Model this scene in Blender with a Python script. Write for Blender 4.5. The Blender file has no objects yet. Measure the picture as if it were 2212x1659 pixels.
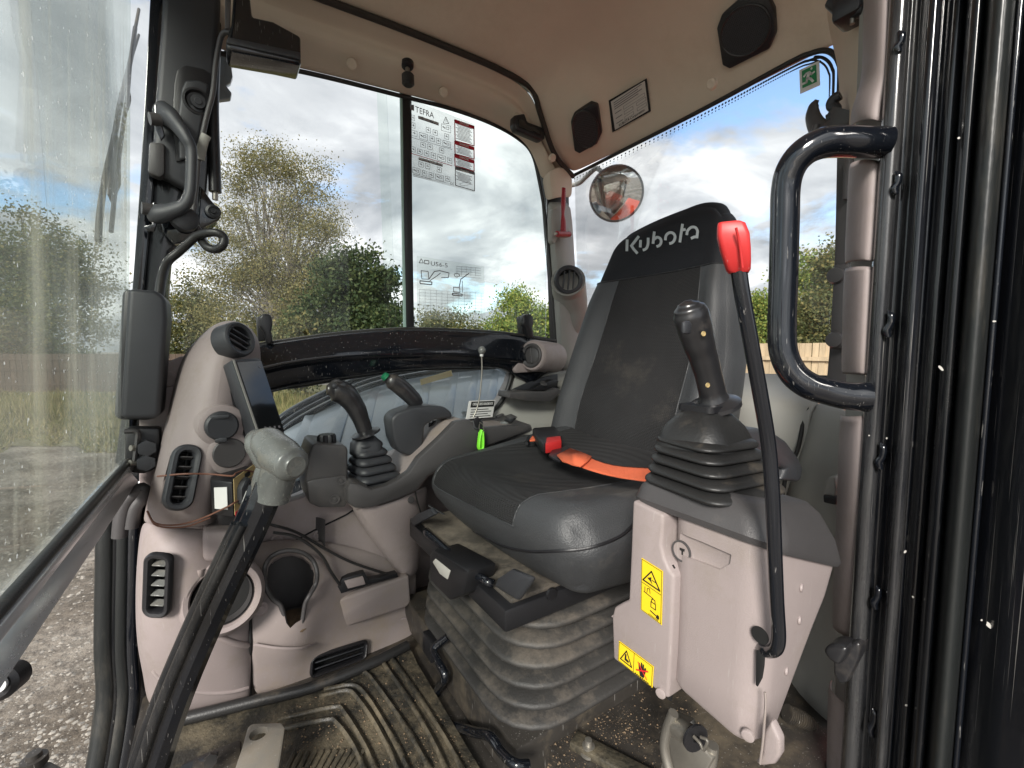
import bpy, bmesh, math, random
import numpy as np
from mathutils import Vector, Matrix
random.seed(7); rng = np.random.default_rng(7)
scn = bpy.context.scene
COL = scn.collection
R = math.radians

# ------------------------------------------------------------------ camera
EYE = Vector((0.0, 0.0, 1.95))           # X = rearwards, Y = across the cab, Z = up; ground is z = 0
YAW, PITCH, F = R(33.0), math.atan(0.0785), 950.0
cam_d = bpy.data.cameras.new('camera'); cam = bpy.data.objects.new('camera', cam_d); COL.objects.link(cam)
cam_d.sensor_width = 36.0; cam_d.lens = 36.0 * F / 2212.0
cam_d.clip_start = 0.01; cam_d.clip_end = 900.0
cam.location = EYE; cam.rotation_euler = (R(90) - PITCH, 0, -YAW)
scn.camera = cam
_rt = Vector((math.cos(YAW), -math.sin(YAW), 0))
_fw = Vector((math.sin(YAW) * math.cos(PITCH), math.cos(YAW) * math.cos(PITCH), -math.sin(PITCH)))
_up = _rt.cross(_fw)

def U(p, x=None, y=None, h=None, d=None):
    """world point seen at picture point p on the plane X=x, Y=y, height EYE+h, or at depth d"""
    r = _fw * F + _rt * (p[0] - 1106.0) - _up * (p[1] - 829.5)
    if x is not None: t = x / r.x
    elif y is not None: t = y / r.y
    elif h is not None: t = h / r.z
    else: t = d / F
    return EYE + r * t
def V(x, y, h): return Vector((x, y, EYE.z + h))
def _t(ox, oy): return lambda u, v: (ox + u * 0.3359, oy + v * 0.3359)
TL, TM, TR = _t(0, 0), _t(734.4, 0), _t(1468.8, 0)
ML, MM, MR = _t(0, 553), _t(734.4, 553), _t(1468.8, 553)
BL, BM, BR = _t(0, 1106), _t(734.4, 1106), _t(1468.8, 1106)

# ------------------------------------------------------------------ sky and sun
SUN_EL, SUN_AZ = R(31), R(228)            # azimuth measured from +Y towards +X
world = bpy.data.worlds.new('World'); scn.world = world; world.use_nodes = True
def build_world():
    nt = world.node_tree; N = nt.nodes; L = nt.links; N.clear()
    def n(t, **k):
        o = N.new(t)
        for a, b in k.items(): setattr(o, a, b)
        return o
    def math_(op, a, b=None, clamp=False):
        m = n('ShaderNodeMath', operation=op, use_clamp=clamp)
        for i, v in enumerate((a, b)):
            if v is None: continue
            if isinstance(v, (int, float)): m.inputs[i].default_value = v
            else: L.new(v, m.inputs[i])
        return m.outputs[0]
    out = n('ShaderNodeOutputWorld'); bg = n('ShaderNodeBackground')
    sky = n('ShaderNodeTexSky', sky_type='NISHITA', sun_disc=False, sun_elevation=SUN_EL, sun_rotation=SUN_AZ)
    sky.air_density = 1.0; sky.dust_density = 0.6; sky.ozone_density = 1.5
    tc = n('ShaderNodeTexCoord'); sep = n('ShaderNodeSeparateXYZ'); L.new(tc.outputs['Generated'], sep.inputs[0])
    zz = math_('ADD', math_('MAXIMUM', sep.outputs[2], 0.0), 0.22)
    com = n('ShaderNodeCombineXYZ')
    L.new(math_('DIVIDE', sep.outputs[0], zz), com.inputs[0]); L.new(math_('DIVIDE', sep.outputs[1], zz), com.inputs[1])
    def noise(scale, detail, rough, off, dist=0.0):
        mp = n('ShaderNodeMapping'); mp.inputs['Location'].default_value = off
        L.new(com.outputs[0], mp.inputs[0])
        t = n('ShaderNodeTexNoise'); t.inputs['Scale'].default_value = scale; t.inputs['Detail'].default_value = detail
        t.inputs['Roughness'].default_value = rough; t.inputs['Distortion'].default_value = dist
        L.new(mp.outputs[0], t.inputs['Vector']); return t.outputs['Fac']
    cover = noise(1.5, 10, 0.60, (8.8, 1.7, 0), 0.25)
    hd = n('ShaderNodeVectorMath', operation='DOT_PRODUCT'); L.new(tc.outputs['Generated'], hd.inputs[0]); hd.inputs[1].default_value = (0.755, 0.425, 0.50)
    hole_ = math_('POWER', math_('MAXIMUM', hd.outputs['Value'], 0.0), 22.0)
    cover = math_('SUBTRACT', math_('ADD', cover, 0.035), math_('MULTIPLY', hole_, 0.20))
    shade = noise(1.7, 8, 0.55, (7.1, 3.3, 0), 0.4)
    cr = n('ShaderNodeValToRGB'); cr.color_ramp.elements[0].position = 0.36; cr.color_ramp.elements[1].position = 0.47
    cr.color_ramp.elements[0].color = (0, 0, 0, 1); cr.color_ramp.elements[1].color = (1, 1, 1, 1)
    L.new(cover, cr.inputs[0])
    sr = n('ShaderNodeValToRGB'); e = sr.color_ramp.elements
    e[0].position = 0.33; e[0].color = (1.55, 1.68, 1.85, 1); e[1].position = 0.66; e[1].color = (5.0, 5.05, 5.1, 1)
    m = e.new(0.5); m.color = (2.85, 2.95, 3.1, 1)
    L.new(shade, sr.inputs[0])
    # brighter cloud round the veiled sun
    sd = Vector((math.sin(SUN_AZ) * math.cos(SUN_EL), math.cos(SUN_AZ) * math.cos(SUN_EL), math.sin(SUN_EL)))
    dot = n('ShaderNodeVectorMath', operation='DOT_PRODUCT'); L.new(tc.outputs['Generated'], dot.inputs[0]); dot.inputs[1].default_value = sd
    glow = math_('POWER', math_('MAXIMUM', dot.outputs['Value'], 0.0), 14.0)
    gm = math_('ADD', math_('MULTIPLY', glow, 0.75), 1.0)
    vm = n('ShaderNodeVectorMath', operation='SCALE'); L.new(sr.outputs[0], vm.inputs[0]); L.new(gm, vm.inputs['Scale'])
    mix = n('ShaderNodeMix', data_type='RGBA')
    L.new(cr.outputs[0], mix.inputs[0]); L.new(sky.outputs[0], mix.inputs[6]); L.new(vm.outputs[0], mix.inputs[7])
    L.new(mix.outputs[2], bg.inputs[0]); bg.inputs[1].default_value = 0.13
    L.new(bg.outputs[0], out.inputs[0])
build_world()
sun_d = bpy.data.lights.new('sun', 'SUN'); sun_d.energy = 2.4; sun_d.angle = R(16); sun_d.color = (1.0, 0.95, 0.88)
sun = bpy.data.objects.new('sun', sun_d); COL.objects.link(sun)
sun.rotation_euler = Vector((math.sin(SUN_AZ) * math.cos(SUN_EL), math.cos(SUN_AZ) * math.cos(SUN_EL), math.sin(SUN_EL))).to_track_quat('Z', 'Y').to_euler()
sun.location = (0, 0, 30)
scn.view_settings.view_transform = 'Standard'; scn.view_settings.look = 'None'
scn.view_settings.gamma = 1.0; scn.view_settings.use_curve_mapping = False
scn.view_settings.exposure = 1.22
scn.render.engine = 'CYCLES'
scn.cycles.max_bounces = 10; scn.cycles.transparent_max_bounces = 24; scn.cycles.diffuse_bounces = 5
scn.cycles.use_denoising = True

# ------------------------------------------------------------------ materials
def mat(name, col, rough=0.5, metal=0.0, var=0.12, vscale=6.0, dust=None, dust_amt=0.0, dscale=5.0, bump=0.0, bscale=300.0,
        coat=0.0, spec=0.5, scratch=0.0, up=0.0, weave=0.0, lumps=0.0, lscale=20.0, stretch=None, rvar=0.12, emit=None, objvar=0.0):
    m = bpy.data.materials.new(name); m.use_nodes = True
    nt = m.node_tree; N = nt.nodes; L = nt.links
    b = N['Principled BSDF']
    b.inputs['Roughness'].default_value = rough; b.inputs['Metallic'].default_value = metal
    b.inputs['Specular IOR Level'].default_value = spec
    if coat: b.inputs['Coat Weight'].default_value = coat; b.inputs['Coat Roughness'].default_value = 0.06
    tc = N.new('ShaderNodeTexCoord'); src = tc.outputs['Object']
    if stretch:
        mp = N.new('ShaderNodeMapping'); mp.inputs['Scale'].default_value = stretch; L.new(src, mp.inputs[0]); src = mp.outputs[0]
    def noise(scale, det=5, ro=0.6):
        t = N.new('ShaderNodeTexNoise'); t.inputs['Scale'].default_value = scale; t.inputs['Detail'].default_value = det
        t.inputs['Roughness'].default_value = ro; L.new(src, t.inputs['Vector']); return t.outputs['Fac']
    def mp_(v, a, b_, c, d):
        r = N.new('ShaderNodeMapRange'); L.new(v, r.inputs[0])
        for i, q in enumerate((a, b_, c, d)): r.inputs[i + 1].default_value = q
        return r.outputs[0]
    def mixc(f, a, b_):
        x = N.new('ShaderNodeMix'); x.data_type = 'RGBA'
        for i, q in ((0, f), (6, a), (7, b_)):
            if hasattr(q, 'is_linked'): L.new(q, x.inputs[i])
            elif isinstance(q, (int, float)): x.inputs[i].default_value = q
            else: x.inputs[i].default_value = (*q[:3], 1)
        return x.outputs[2]
    n1 = noise(vscale)
    c = mixc(mp_(n1, 0.3, 0.7, 0, 1), [q * (1 - var) for q in col], [min(1, q * (1 + var)) for q in col])
    if dust is not None and dust_amt > 0:
        n2 = noise(dscale, 8, 0.72)
        lo = 0.66 - 0.36 * dust_amt
        f = mp_(n2, lo, lo + 0.22, 0, min(1.0, 0.25 + 0.75 * dust_amt))
        if up:
            g = N.new('ShaderNodeNewGeometry'); s = N.new('ShaderNodeSeparateXYZ'); L.new(g.outputs['Normal'], s.inputs[0])
            u = mp_(s.outputs[2], 0.1, 0.9, 1 - up, 1)
            mm = N.new('ShaderNodeMath'); mm.operation = 'MULTIPLY'; L.new(f, mm.inputs[0]); L.new(u, mm.inputs[1]); f = mm.outputs[0]
        c = mixc(f, c, dust)
        rr = N.new('ShaderNodeMix'); L.new(f, rr.inputs[0]); rr.inputs[2].default_value = rough; rr.inputs[3].default_value = min(1, rough + 0.35)
        L.new(rr.outputs[0], b.inputs['Roughness'])
    elif rvar:
        L.new(mp_(noise(vscale * 3), 0.3, 0.7, max(0.02, rough - rvar * 0.6), min(1, rough + rvar)), b.inputs['Roughness'])
    if objvar:
        oi = N.new('ShaderNodeObjectInfo'); c = mixc(mp_(oi.outputs['Random'], 0, 1, 0, objvar), c, [q * .35 for q in col])
    if scratch:
        w = N.new('ShaderNodeTexNoise'); w.inputs['Scale'].default_value = 40; w.inputs['Detail'].default_value = 3
        q = N.new('ShaderNodeMapping'); q.inputs['Scale'].default_value = (9, 9, 0.7); q.inputs['Rotation'].default_value = (0.3, 0.5, 0)
        L.new(src, q.inputs[0]); L.new(q.outputs[0], w.inputs['Vector'])
        c = mixc(mp_(w.outputs['Fac'], 0.67, 0.71, 0, scratch), c, (0.45, 0.43, 0.4))
    L.new(c, b.inputs['Base Color'])
    hs = []
    if bump: hs.append((noise(bscale, 2), bump))
    if lumps: hs.append((noise(lscale, 4), lumps))
    if weave:
        for ax in ('X', 'Y'):
            wv = N.new('ShaderNodeTexWave'); wv.bands_direction = 'DIAGONAL' if ax == 'X' else 'Z'; wv.inputs['Scale'].default_value = 90
            wv.inputs['Distortion'].default_value = 0.4; L.new(tc.outputs['Object'], wv.inputs['Vector']); hs.append((wv.outputs['Fac'], weave))
    prev = None
    for hgt, s in hs:
        bp = N.new('ShaderNodeBump'); bp.inputs['Strength'].default_value = min(1, s); bp.inputs['Distance'].default_value = 0.002 if hgt is not None else 0
        L.new(hgt, bp.inputs['Height'])
        if prev: L.new(prev, bp.inputs['Normal'])
        prev = bp.outputs[0]
    if prev: L.new(prev, b.inputs['Normal'])
    if emit:
        b.inputs['Emission Color'].default_value = (*emit[:3], 1); b.inputs['Emission Strength'].default_value = emit[3]
    return m
TAN = (0.33, 0.27, 0.19); PALE = (0.42, 0.38, 0.33)
M = {}
M['mauve'] = mat('mauve_plastic', (0.305, 0.258, 0.250), 0.5, bump=0.25, bscale=900, var=0.05, dust=(0.235, 0.20, 0.165), dust_amt=0.46, dscale=9, up=0.0, spec=0.4, scratch=0.22)
M['mauve_dirty'] = mat('mauve_plastic_dusty', (0.270, 0.230, 0.218), 0.55, bump=0.25, bscale=900, var=0.08, dust=(0.27, 0.215, 0.15), dust_amt=0.48, dscale=8, up=0.2, scratch=0.2)
M['grey'] = mat('grey_plastic', (0.30, 0.295, 0.27), 0.5, bump=0.25, bscale=900, var=0.06, dust=(0.25, 0.23, 0.19), dust_amt=0.25, dscale=6, up=0.2)
M['dgrey'] = mat('dark_grey_plastic', (0.064, 0.061, 0.062), 0.38, bump=0.3, bscale=900, var=0.1, dust=(0.25, 0.22, 0.18), dust_amt=0.3, dscale=6, up=0.5)
M['char'] = mat('charcoal_plastic', (0.035, 0.037, 0.042), 0.42, bump=0.25, bscale=900, var=0.1, dust=(0.2, 0.18, 0.15), dust_amt=0.18, dscale=7, up=0.5)
M['black'] = mat('black_plastic', (0.014, 0.014, 0.016), 0.38, bump=0.15, bscale=700, var=0.1, dust=(0.16, 0.14, 0.11), dust_amt=0.15, dscale=7, up=0.5)
M['rubber'] = mat('black_rubber', (0.018, 0.018, 0.018), 0.42, bump=0.2, bscale=300, var=0.15, dust=(0.22, 0.18, 0.13), dust_amt=0.35, dscale=9, up=0.6)
M['bellows'] = mat('dusty_bellows_rubber', (0.045, 0.043, 0.041), 0.55, bump=0.4, bscale=260, var=0.2, dust=(0.24, 0.20, 0.16), dust_amt=0.5, dscale=7, up=0.85)
M['gloss'] = mat('gloss_black_paint', (0.006, 0.0075, 0.011), 0.14, var=0.1, coat=0.6, dust=(0.10, 0.095, 0.085), dust_amt=0.16, dscale=6, spec=0.5, rvar=0.03, scratch=0.35)
M['pillar'] = mat('scuffed_black_paint', (0.008, 0.009, 0.011), 0.24, var=0.2, coat=0.35, dust=(0.075, 0.07, 0.062), dust_amt=0.42, dscale=5, stretch=(1, 1, 0.22), scratch=0.25)
M['seal'] = mat('rubber_door_seal', (0.018, 0.020, 0.020), 0.34, bump=0.2, bscale=200, var=0.3, dust=(0.16, 0.14, 0.11), dust_amt=0.35, dscale=7, stretch=(1, 1, 0.3))
M['vinyl'] = mat('black_vinyl', (0.043, 0.045, 0.048), 0.47, bump=0.5, bscale=420, var=0.12, dust=(0.20, 0.185, 0.16), dust_amt=0.32, dscale=5, lumps=0.25, lscale=14, spec=0.55)
M['fabric'] = mat('black_woven_fabric', (0.026, 0.026, 0.027), 0.8, weave=0.5, var=0.15, dust=(0.13, 0.115, 0.095), dust_amt=0.28, dscale=4.5, spec=0.25)
M['neo'] = mat('black_headrest_fabric', (0.010, 0.011, 0.014), 0.7, bump=0.5, bscale=500, var=0.1, spec=0.3, dust=(0.06, 0.055, 0.05), dust_amt=0.1)
M['liner'] = mat('beige_headliner', (0.62, 0.525, 0.425), 0.8, bump=0.5, bscale=700, var=0.1, vscale=2.2, dust=(0.42, 0.33, 0.245), dust_amt=0.35, dscale=2.2, spec=0.2, lumps=0.15, lscale=5)
M['liner_seam'] = mat('headliner_seam', (0.03, 0.024, 0.02), 0.8)
M['alu'] = mat('worn_aluminium', (0.80, 0.81, 0.82), 0.26, 0.55, var=0.12, dust=(0.30, 0.30, 0.29), dust_amt=0.25, dscale=8, stretch=(1, .25, 1))
M['steel'] = mat('zinc_plated_steel', (0.36, 0.34, 0.30), 0.4, 0.8, var=0.15, dust=(0.3, 0.25, 0.18), dust_amt=0.25, dscale=30)
M['dirtmetal'] = mat('muddy_black_steel', (0.035, 0.031, 0.027), 0.5, var=0.3, vscale=12, dust=(0.17, 0.135, 0.09), dust_amt=0.5, dscale=9, lumps=0.4, lscale=30, scratch=0.5)
M['mat'] = mat('muddy_rubber_mat', (0.026, 0.025, 0.021), 0.42, var=0.3, vscale=10, dust=(0.17, 0.14, 0.09), dust_amt=0.62, dscale=13, bump=0.6, bscale=160, lumps=0.6, lscale=40)
M['mud'] = mat('dried_mud', (0.17, 0.12, 0.075), 0.9, var=0.4, vscale=40, bump=1, bscale=150, lumps=1.0, lscale=60)
M['red'] = mat('red_plastic', (0.50, 0.022, 0.022), 0.45, var=0.1, spec=0.6, dust=(0.28, 0.08, 0.06), dust_amt=0.35, dscale=22, scratch=0.25)
M['darkred'] = mat('dark_red_plastic', (0.30, 0.012, 0.02), 0.3, var=0.1)
M['orange'] = mat('orange_webbing', (0.80, 0.16, 0.065), 0.75, var=0.12, bump=0.9, bscale=600, weave=0.5, dust=(0.40, 0.14, 0.08), dust_amt=0.35, dscale=18)
M['frame'] = mat('reflection_streaked_black_paint', (0.009, 0.010, 0.013), 0.16, var=0.3, coat=0.5, dust=(0.10, 0.098, 0.095), dust_amt=0.5, dscale=7, stretch=(2.0, 2.0, 0.16), rvar=0.1, scratch=0.4)  # vertical dust streaks, lightened to imitate reflections in the gloss
M['pedal'] = mat('worn_muddy_pedal', (0.20, 0.185, 0.16), 0.45, var=0.35, vscale=16, dust=(0.15, 0.12, 0.08), dust_amt=0.55, dscale=16, scratch=0.3)
M['orangepaint'] = mat('orange_body_paint', (0.72, 0.075, 0.025), 0.3, var=0.05, coat=0.5)
M['green'] = mat('lime_green_tag', (0.22, 0.78, 0.04), 0.5, var=0.05)
M['exitgreen'] = mat('exit_green', (0.02, 0.24, 0.09), 0.5, var=0.03)
M['dgreen'] = mat('green_button', (0.01, 0.16, 0.07), 0.4, var=0.03)
M['yellow'] = mat('yellow_label', (0.83, 0.60, 0.02), 0.45, var=0.04)
M['white'] = mat('white_paper', (0.75, 0.75, 0.73), 0.5, var=0.03)
M['silver'] = mat('silver_label', (0.52, 0.50, 0.46), 0.35, var=0.05)
M['logo'] = mat('grey_logo_print', (0.46, 0.50, 0.51), 0.5, var=0.05)
M['ink'] = mat('black_ink', (0.012, 0.012, 0.012), 0.5, var=0.02)
M['greyink'] = mat('grey_ink', (0.16, 0.15, 0.16), 0.6, var=0.02)
M['redink'] = mat('red_ink', (0.50, 0.012, 0.03), 0.5, var=0.02)
M['screen'] = mat('display_glass', (0.010, 0.011, 0.012), 0.06, var=0.05, spec=0.7, rvar=0.02, dust=(0.05, 0.05, 0.05), dust_amt=0.1)
M['gripgrey'] = mat('worn_grey_grip', (0.15, 0.155, 0.148), 0.26, var=0.35, vscale=14, dust=(0.26, 0.225, 0.17), dust_amt=0.45, dscale=16, scratch=0.4, bump=0.2, bscale=300, spec=0.6)
M['gripblack'] = mat('worn_black_grip', (0.020, 0.020, 0.022), 0.28, var=0.3, spec=0.7, dust=(0.17, 0.145, 0.12), dust_amt=0.36, dscale=9)
M['gold'] = mat('gold_label', (0.55, 0.42, 0.20), 0.35, 0.3, var=0.1)
M['copper'] = mat('copper_wire', (0.16, 0.07, 0.045), 0.5, var=0.1)
M['brass'] = mat('brass_disc', (0.55, 0.42, 0.20), 0.4, 0.4, var=0.1)
M['dustplate'] = mat('dusty_plate', (0.075, 0.066, 0.056), 0.7, var=0.3, vscale=14, dust=(0.24, 0.20, 0.155), dust_amt=0.7, dscale=12, bump=0.4, bscale=200)
M['chrome'] = mat('chrome_ball', (0.6, 0.6, 0.6), 0.25, 0.9)
M['dark'] = mat('dark_cavity_plastic', (0.006, 0.006, 0.006), 0.7, var=0.05)
M['bodygrey'] = mat('sky_tinted_grey_body', (0.20, 0.225, 0.25), 0.30, var=0.12, coat=0.5, dust=(0.38, 0.38, 0.36), dust_amt=0.4, dscale=7)  # on the machine cover the blue-grey is reflected sky put into the colour
M['wood'] = mat('timber_fence', (0.52, 0.40, 0.26), 0.8, var=0.2, vscale=3, stretch=(3, 3, 0.5), dust=(0.26, 0.19, 0.11), dust_amt=0.4, dscale=5, objvar=0.45)
M['wood2'] = mat('weathered_fence', (0.085, 0.058, 0.04), 0.85, var=0.3, vscale=4, stretch=(3, 3, 0.5), objvar=0.5)
M['bark'] = mat('birch_bark', (0.17, 0.155, 0.13), 0.9, var=0.4, vscale=3)
M['darkbark'] = mat('dark_bark', (0.10, 0.08, 0.06), 0.9, var=0.4, vscale=3)

def leafmat(name, a, b, c):
    m = bpy.data.materials.new(name); m.use_nodes = True; nt = m.node_tree; N = nt.nodes; L = nt.links
    bs = N['Principled BSDF']; bs.inputs['Roughness'].default_value = 0.6; bs.inputs['Specular IOR Level'].default_value = 0.25
    g = N.new('ShaderNodeNewGeometry'); cr = N.new('ShaderNodeValToRGB'); e = cr.color_ramp.elements
    e[0].color = (*a, 1); e[1].color = (*c, 1); k = e.new(0.55); k.color = (*b, 1)
    L.new(g.outputs['Random Per Island'], cr.inputs[0]); L.new(cr.outputs[0], bs.inputs['Base Color'])
    tr = N.new('ShaderNodeBsdfTranslucent'); L.new(cr.outputs[0], tr.inputs[0])
    mx = N.new('ShaderNodeMixShader'); mx.inputs[0].default_value = 0.35
    L.new(bs.outputs[0], mx.inputs[1]); L.new(tr.outputs[0], mx.inputs[2]); L.new(mx.outputs[0], N['Material Output'].inputs[0])
    return m
M['leaf_birch'] = leafmat('birch_leaves', (0.12, 0.13, 0.06), (0.20, 0.19, 0.085), (0.32, 0.27, 0.11))
M['leaf_dark'] = leafmat('dark_green_leaves', (0.025, 0.045, 0.016), (0.05, 0.08, 0.028), (0.10, 0.12, 0.04))
M['leaf_mid'] = leafmat('mid_green_leaves', (0.11, 0.17, 0.04), (0.20, 0.27, 0.06), (0.40, 0.38, 0.09))
M['leaf_aut'] = leafmat('autumn_leaves', (0.07, 0.09, 0.035), (0.13, 0.14, 0.055), (0.26, 0.22, 0.08))
M['grass'] = leafmat('dry_grass', (0.10, 0.13, 0.035), (0.26, 0.23, 0.09), (0.42, 0.34, 0.17))

def glassmat(name, tint, dirt=0.0, drops=False, streaks=False):
    """thin pane: mostly clear, fresnel reflection, with a little dirt that is a real diffuse film"""
    m = bpy.data.materials.new(name); m.use_nodes = True; nt = m.node_tree; N = nt.nodes; L = nt.links; N.clear()
    out = N.new('ShaderNodeOutputMaterial'); tr = N.new('ShaderNodeBsdfTransparent'); tr.inputs[0].default_value = (*tint, 1)
    gl = N.new('ShaderNodeBsdfGlossy'); gl.inputs['Roughness'].default_value = 0.02
    fr = N.new('ShaderNodeFresnel'); fr.inputs[0].default_value = 1.45
    sc = N.new('ShaderNodeMath'); sc.operation = 'MULTIPLY'; sc.inputs[1].default_value = 0.4; L.new(fr.outputs[0], sc.inputs[0])
    mx = N.new('ShaderNodeMixShader'); L.new(sc.outputs[0], mx.inputs[0]); L.new(tr.outputs[0], mx.inputs[1]); L.new(gl.outputs[0], mx.inputs[2])
    cur = mx.outputs[0]
    tc = N.new('ShaderNodeTexCoord')
    def layer(vec_scale, scale, det, lo, hi, amt, col, cur):
        mp = N.new('ShaderNodeMapping'); mp.inputs['Scale'].default_value = vec_scale; L.new(tc.outputs['Object'], mp.inputs[0])
        t = N.new('ShaderNodeTexNoise'); t.inputs['Scale'].default_value = scale; t.inputs['Detail'].default_value = det; L.new(mp.outputs[0], t.inputs['Vector'])
        r = N.new('ShaderNodeMapRange'); L.new(t.outputs['Fac'], r.inputs[0]); r.inputs[1].default_value = lo; r.inputs[2].default_value = hi; r.inputs[4].default_value = amt
        df = N.new('ShaderNodeBsdfDiffuse'); df.inputs[0].default_value = (*col, 1)
        tl = N.new('ShaderNodeBsdfTranslucent'); tl.inputs[0].default_value = (*col, 1)
        hf = N.new('ShaderNodeMixShader'); hf.inputs[0].default_value = 0.6; L.new(df.outputs[0], hf.inputs[1]); L.new(tl.outputs[0], hf.inputs[2])
        x = N.new('ShaderNodeMixShader'); L.new(r.outputs[0], x.inputs[0]); L.new(cur, x.inputs[1]); L.new(hf.outputs[0], x.inputs[2])
        return x.outputs[0]
    if dirt: cur = layer((1, 1, 1), 3.0, 8, 0.40, 0.75, dirt, (0.7, 0.72, 0.70), cur)
    if streaks:
        cur = layer((1, 1, 0.05), 30.0, 7, 0.53, 0.72, 0.26, (0.62, 0.62, 0.52), cur)
        cur = layer((1, 1, 1), 1.6, 2, 0.42, 0.7, 0.13, (0.70, 0.76, 0.72), cur)
    if drops: cur = layer((1, 1.0, 0.75), 110.0, 2, 0.715, 0.74, 0.55, (0.85, 0.88, 0.9), cur)
    L.new(cur, out.inputs[0]); return m
M['glass'] = glassmat('window_glass', (0.985, 0.99, 0.985), 0.02)
M['glass_slide'] = glassmat('green_tinted_glass', (0.95, 0.98, 0.96), 0.04)
M['glass_lower'] = glassmat('dirty_lower_glass', (0.92, 0.95, 0.94), 0.22)
M['windscreen'] = glassmat('rain_streaked_glass', (0.94, 0.97, 0.95), 0.08, True, True)
M['film'] = glassmat('clear_film', (0.95, 0.96, 0.95), 0.16)
M['film_white'] = glassmat('pale_film', (0.93, 0.93, 0.93), 0.3)

# ------------------------------------------------------------------ mesh helpers
def wloc(o):
    v = Vector((0, 0, 0))
    while o is not None: v += o.location; o = o.parent
    return v
def tag(o, label=None, cat=None, group=None, kind=None):
    if label: o['label'] = label
    if cat: o['category'] = cat
    if group: o['group'] = group
    if kind: o['kind'] = kind
    return o
def thing(name, loc, label, cat, group=None):
    o = bpy.data.objects.new(name, None); COL.objects.link(o); o.location = loc; o.empty_display_size = 0.05
    return tag(o, label, cat, group)
def sharpen(bm, ang=38):
    lim = R(ang)
    for f in bm.faces: f.smooth = True
    for e in bm.edges:
        if len(e.link_faces) == 2 and e.calc_face_angle(0) > lim: e.smooth = False
def link(name, bm, m, parent=None, ang=38, recalc=True):
    if recalc: bmesh.ops.recalc_face_normals(bm, faces=bm.faces)
    sharpen(bm, ang)
    if parent is not None: off = wloc(parent)
    else:
        vs = [v.co for v in bm.verts]
        off = Vector(((min(v.x for v in vs) + max(v.x for v in vs)) / 2, (min(v.y for v in vs) + max(v.y for v in vs)) / 2, min(v.z for v in vs)))
    bmesh.ops.translate(bm, verts=bm.verts, vec=-off)
    me = bpy.data.meshes.new(name); bm.to_mesh(me); bm.free(); me.materials.append(m)
    o = bpy.data.objects.new(name, me); COL.objects.link(o)
    if parent is not None: o.parent = parent
    else: o.location = off
    return o
def add_prism(bm, pts, ext, bev=0.0, seg=2):
    b = bmesh.new()
    v0 = [b.verts.new(p) for p in pts]; v1 = [b.verts.new(p + ext) for p in pts]; n = len(pts)
    b.faces.new(v0); b.faces.new(list(reversed(v1)))
    for i in range(n): b.faces.new((v0[i], v1[i], v1[(i + 1) % n], v0[(i + 1) % n]))
    bmesh.ops.recalc_face_normals(b, faces=b.faces)
    if bev > 0:
        es = [e for e in b.edges if e.calc_face_angle(0) > R(28)]
        bmesh.ops.bevel(b, geom=es, offset=bev, segments=seg, profile=0.5, affect='EDGES', clamp_overlap=True)
    me = bpy.data.meshes.new('t'); b.to_mesh(me); b.free(); bm.from_mesh(me); bpy.data.meshes.remove(me)
def prism(name, pts, ext, m, parent=None, bev=0.0, seg=2):
    bm = bmesh.new(); add_prism(bm, pts, ext, bev, seg); return link(name, bm, m, parent)
def add_box(bm, c, s, bev=0.0, rot=None, seg=2):
    b = bmesh.new(); bmesh.ops.create_cube(b, size=1.0)
    for v in b.verts: v.co = Vector((v.co.x * s[0], v.co.y * s[1], v.co.z * s[2]))
    if bev > 0: bmesh.ops.bevel(b, geom=b.edges[:], offset=bev, segments=seg, profile=0.5, affect='EDGES', clamp_overlap=True)
    mt = Matrix.Translation(c) @ (rot.to_4x4() if rot is not None else Matrix.Identity(4))
    bmesh.ops.transform(b, matrix=mt, verts=b.verts)
    me = bpy.data.meshes.new('t'); b.to_mesh(me); b.free(); bm.from_mesh(me); bpy.data.meshes.remove(me)
def box(name, c, s, m, parent=None, bev=0.002, rot=None, seg=2):
    bm = bmesh.new(); add_box(bm, c, s, bev, rot, seg); return link(name, bm, m, parent)
def frame_from(z, xh=None):
    z = z.normalized()
    xh = xh or (Vector((0, 0, 1)) if abs(z.z) < 0.9 else Vector((1, 0, 0)))
    y = z.cross(xh).normalized(); x = y.cross(z).normalized()
    return Matrix((x, y, z)).transposed()
def spline(pts, n=6):
    pts = [Vector(p) for p in pts]
    if len(pts) < 3: return pts
    P = [2 * pts[0] - pts[1]] + pts + [2 * pts[-1] - pts[-2]]; out = []
    for i in range(1, len(P) - 2):
        for k in range(n):
            t = k / n; a, b, c, d = P[i - 1], P[i], P[i + 1], P[i + 2]
            out.append(0.5 * ((2 * b) + (c - a) * t + (2 * a - 5 * b + 4 * c - d) * t * t + (3 * b - a - 3 * c + d) * t ** 3))
    out.append(pts[-1]); return out
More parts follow.
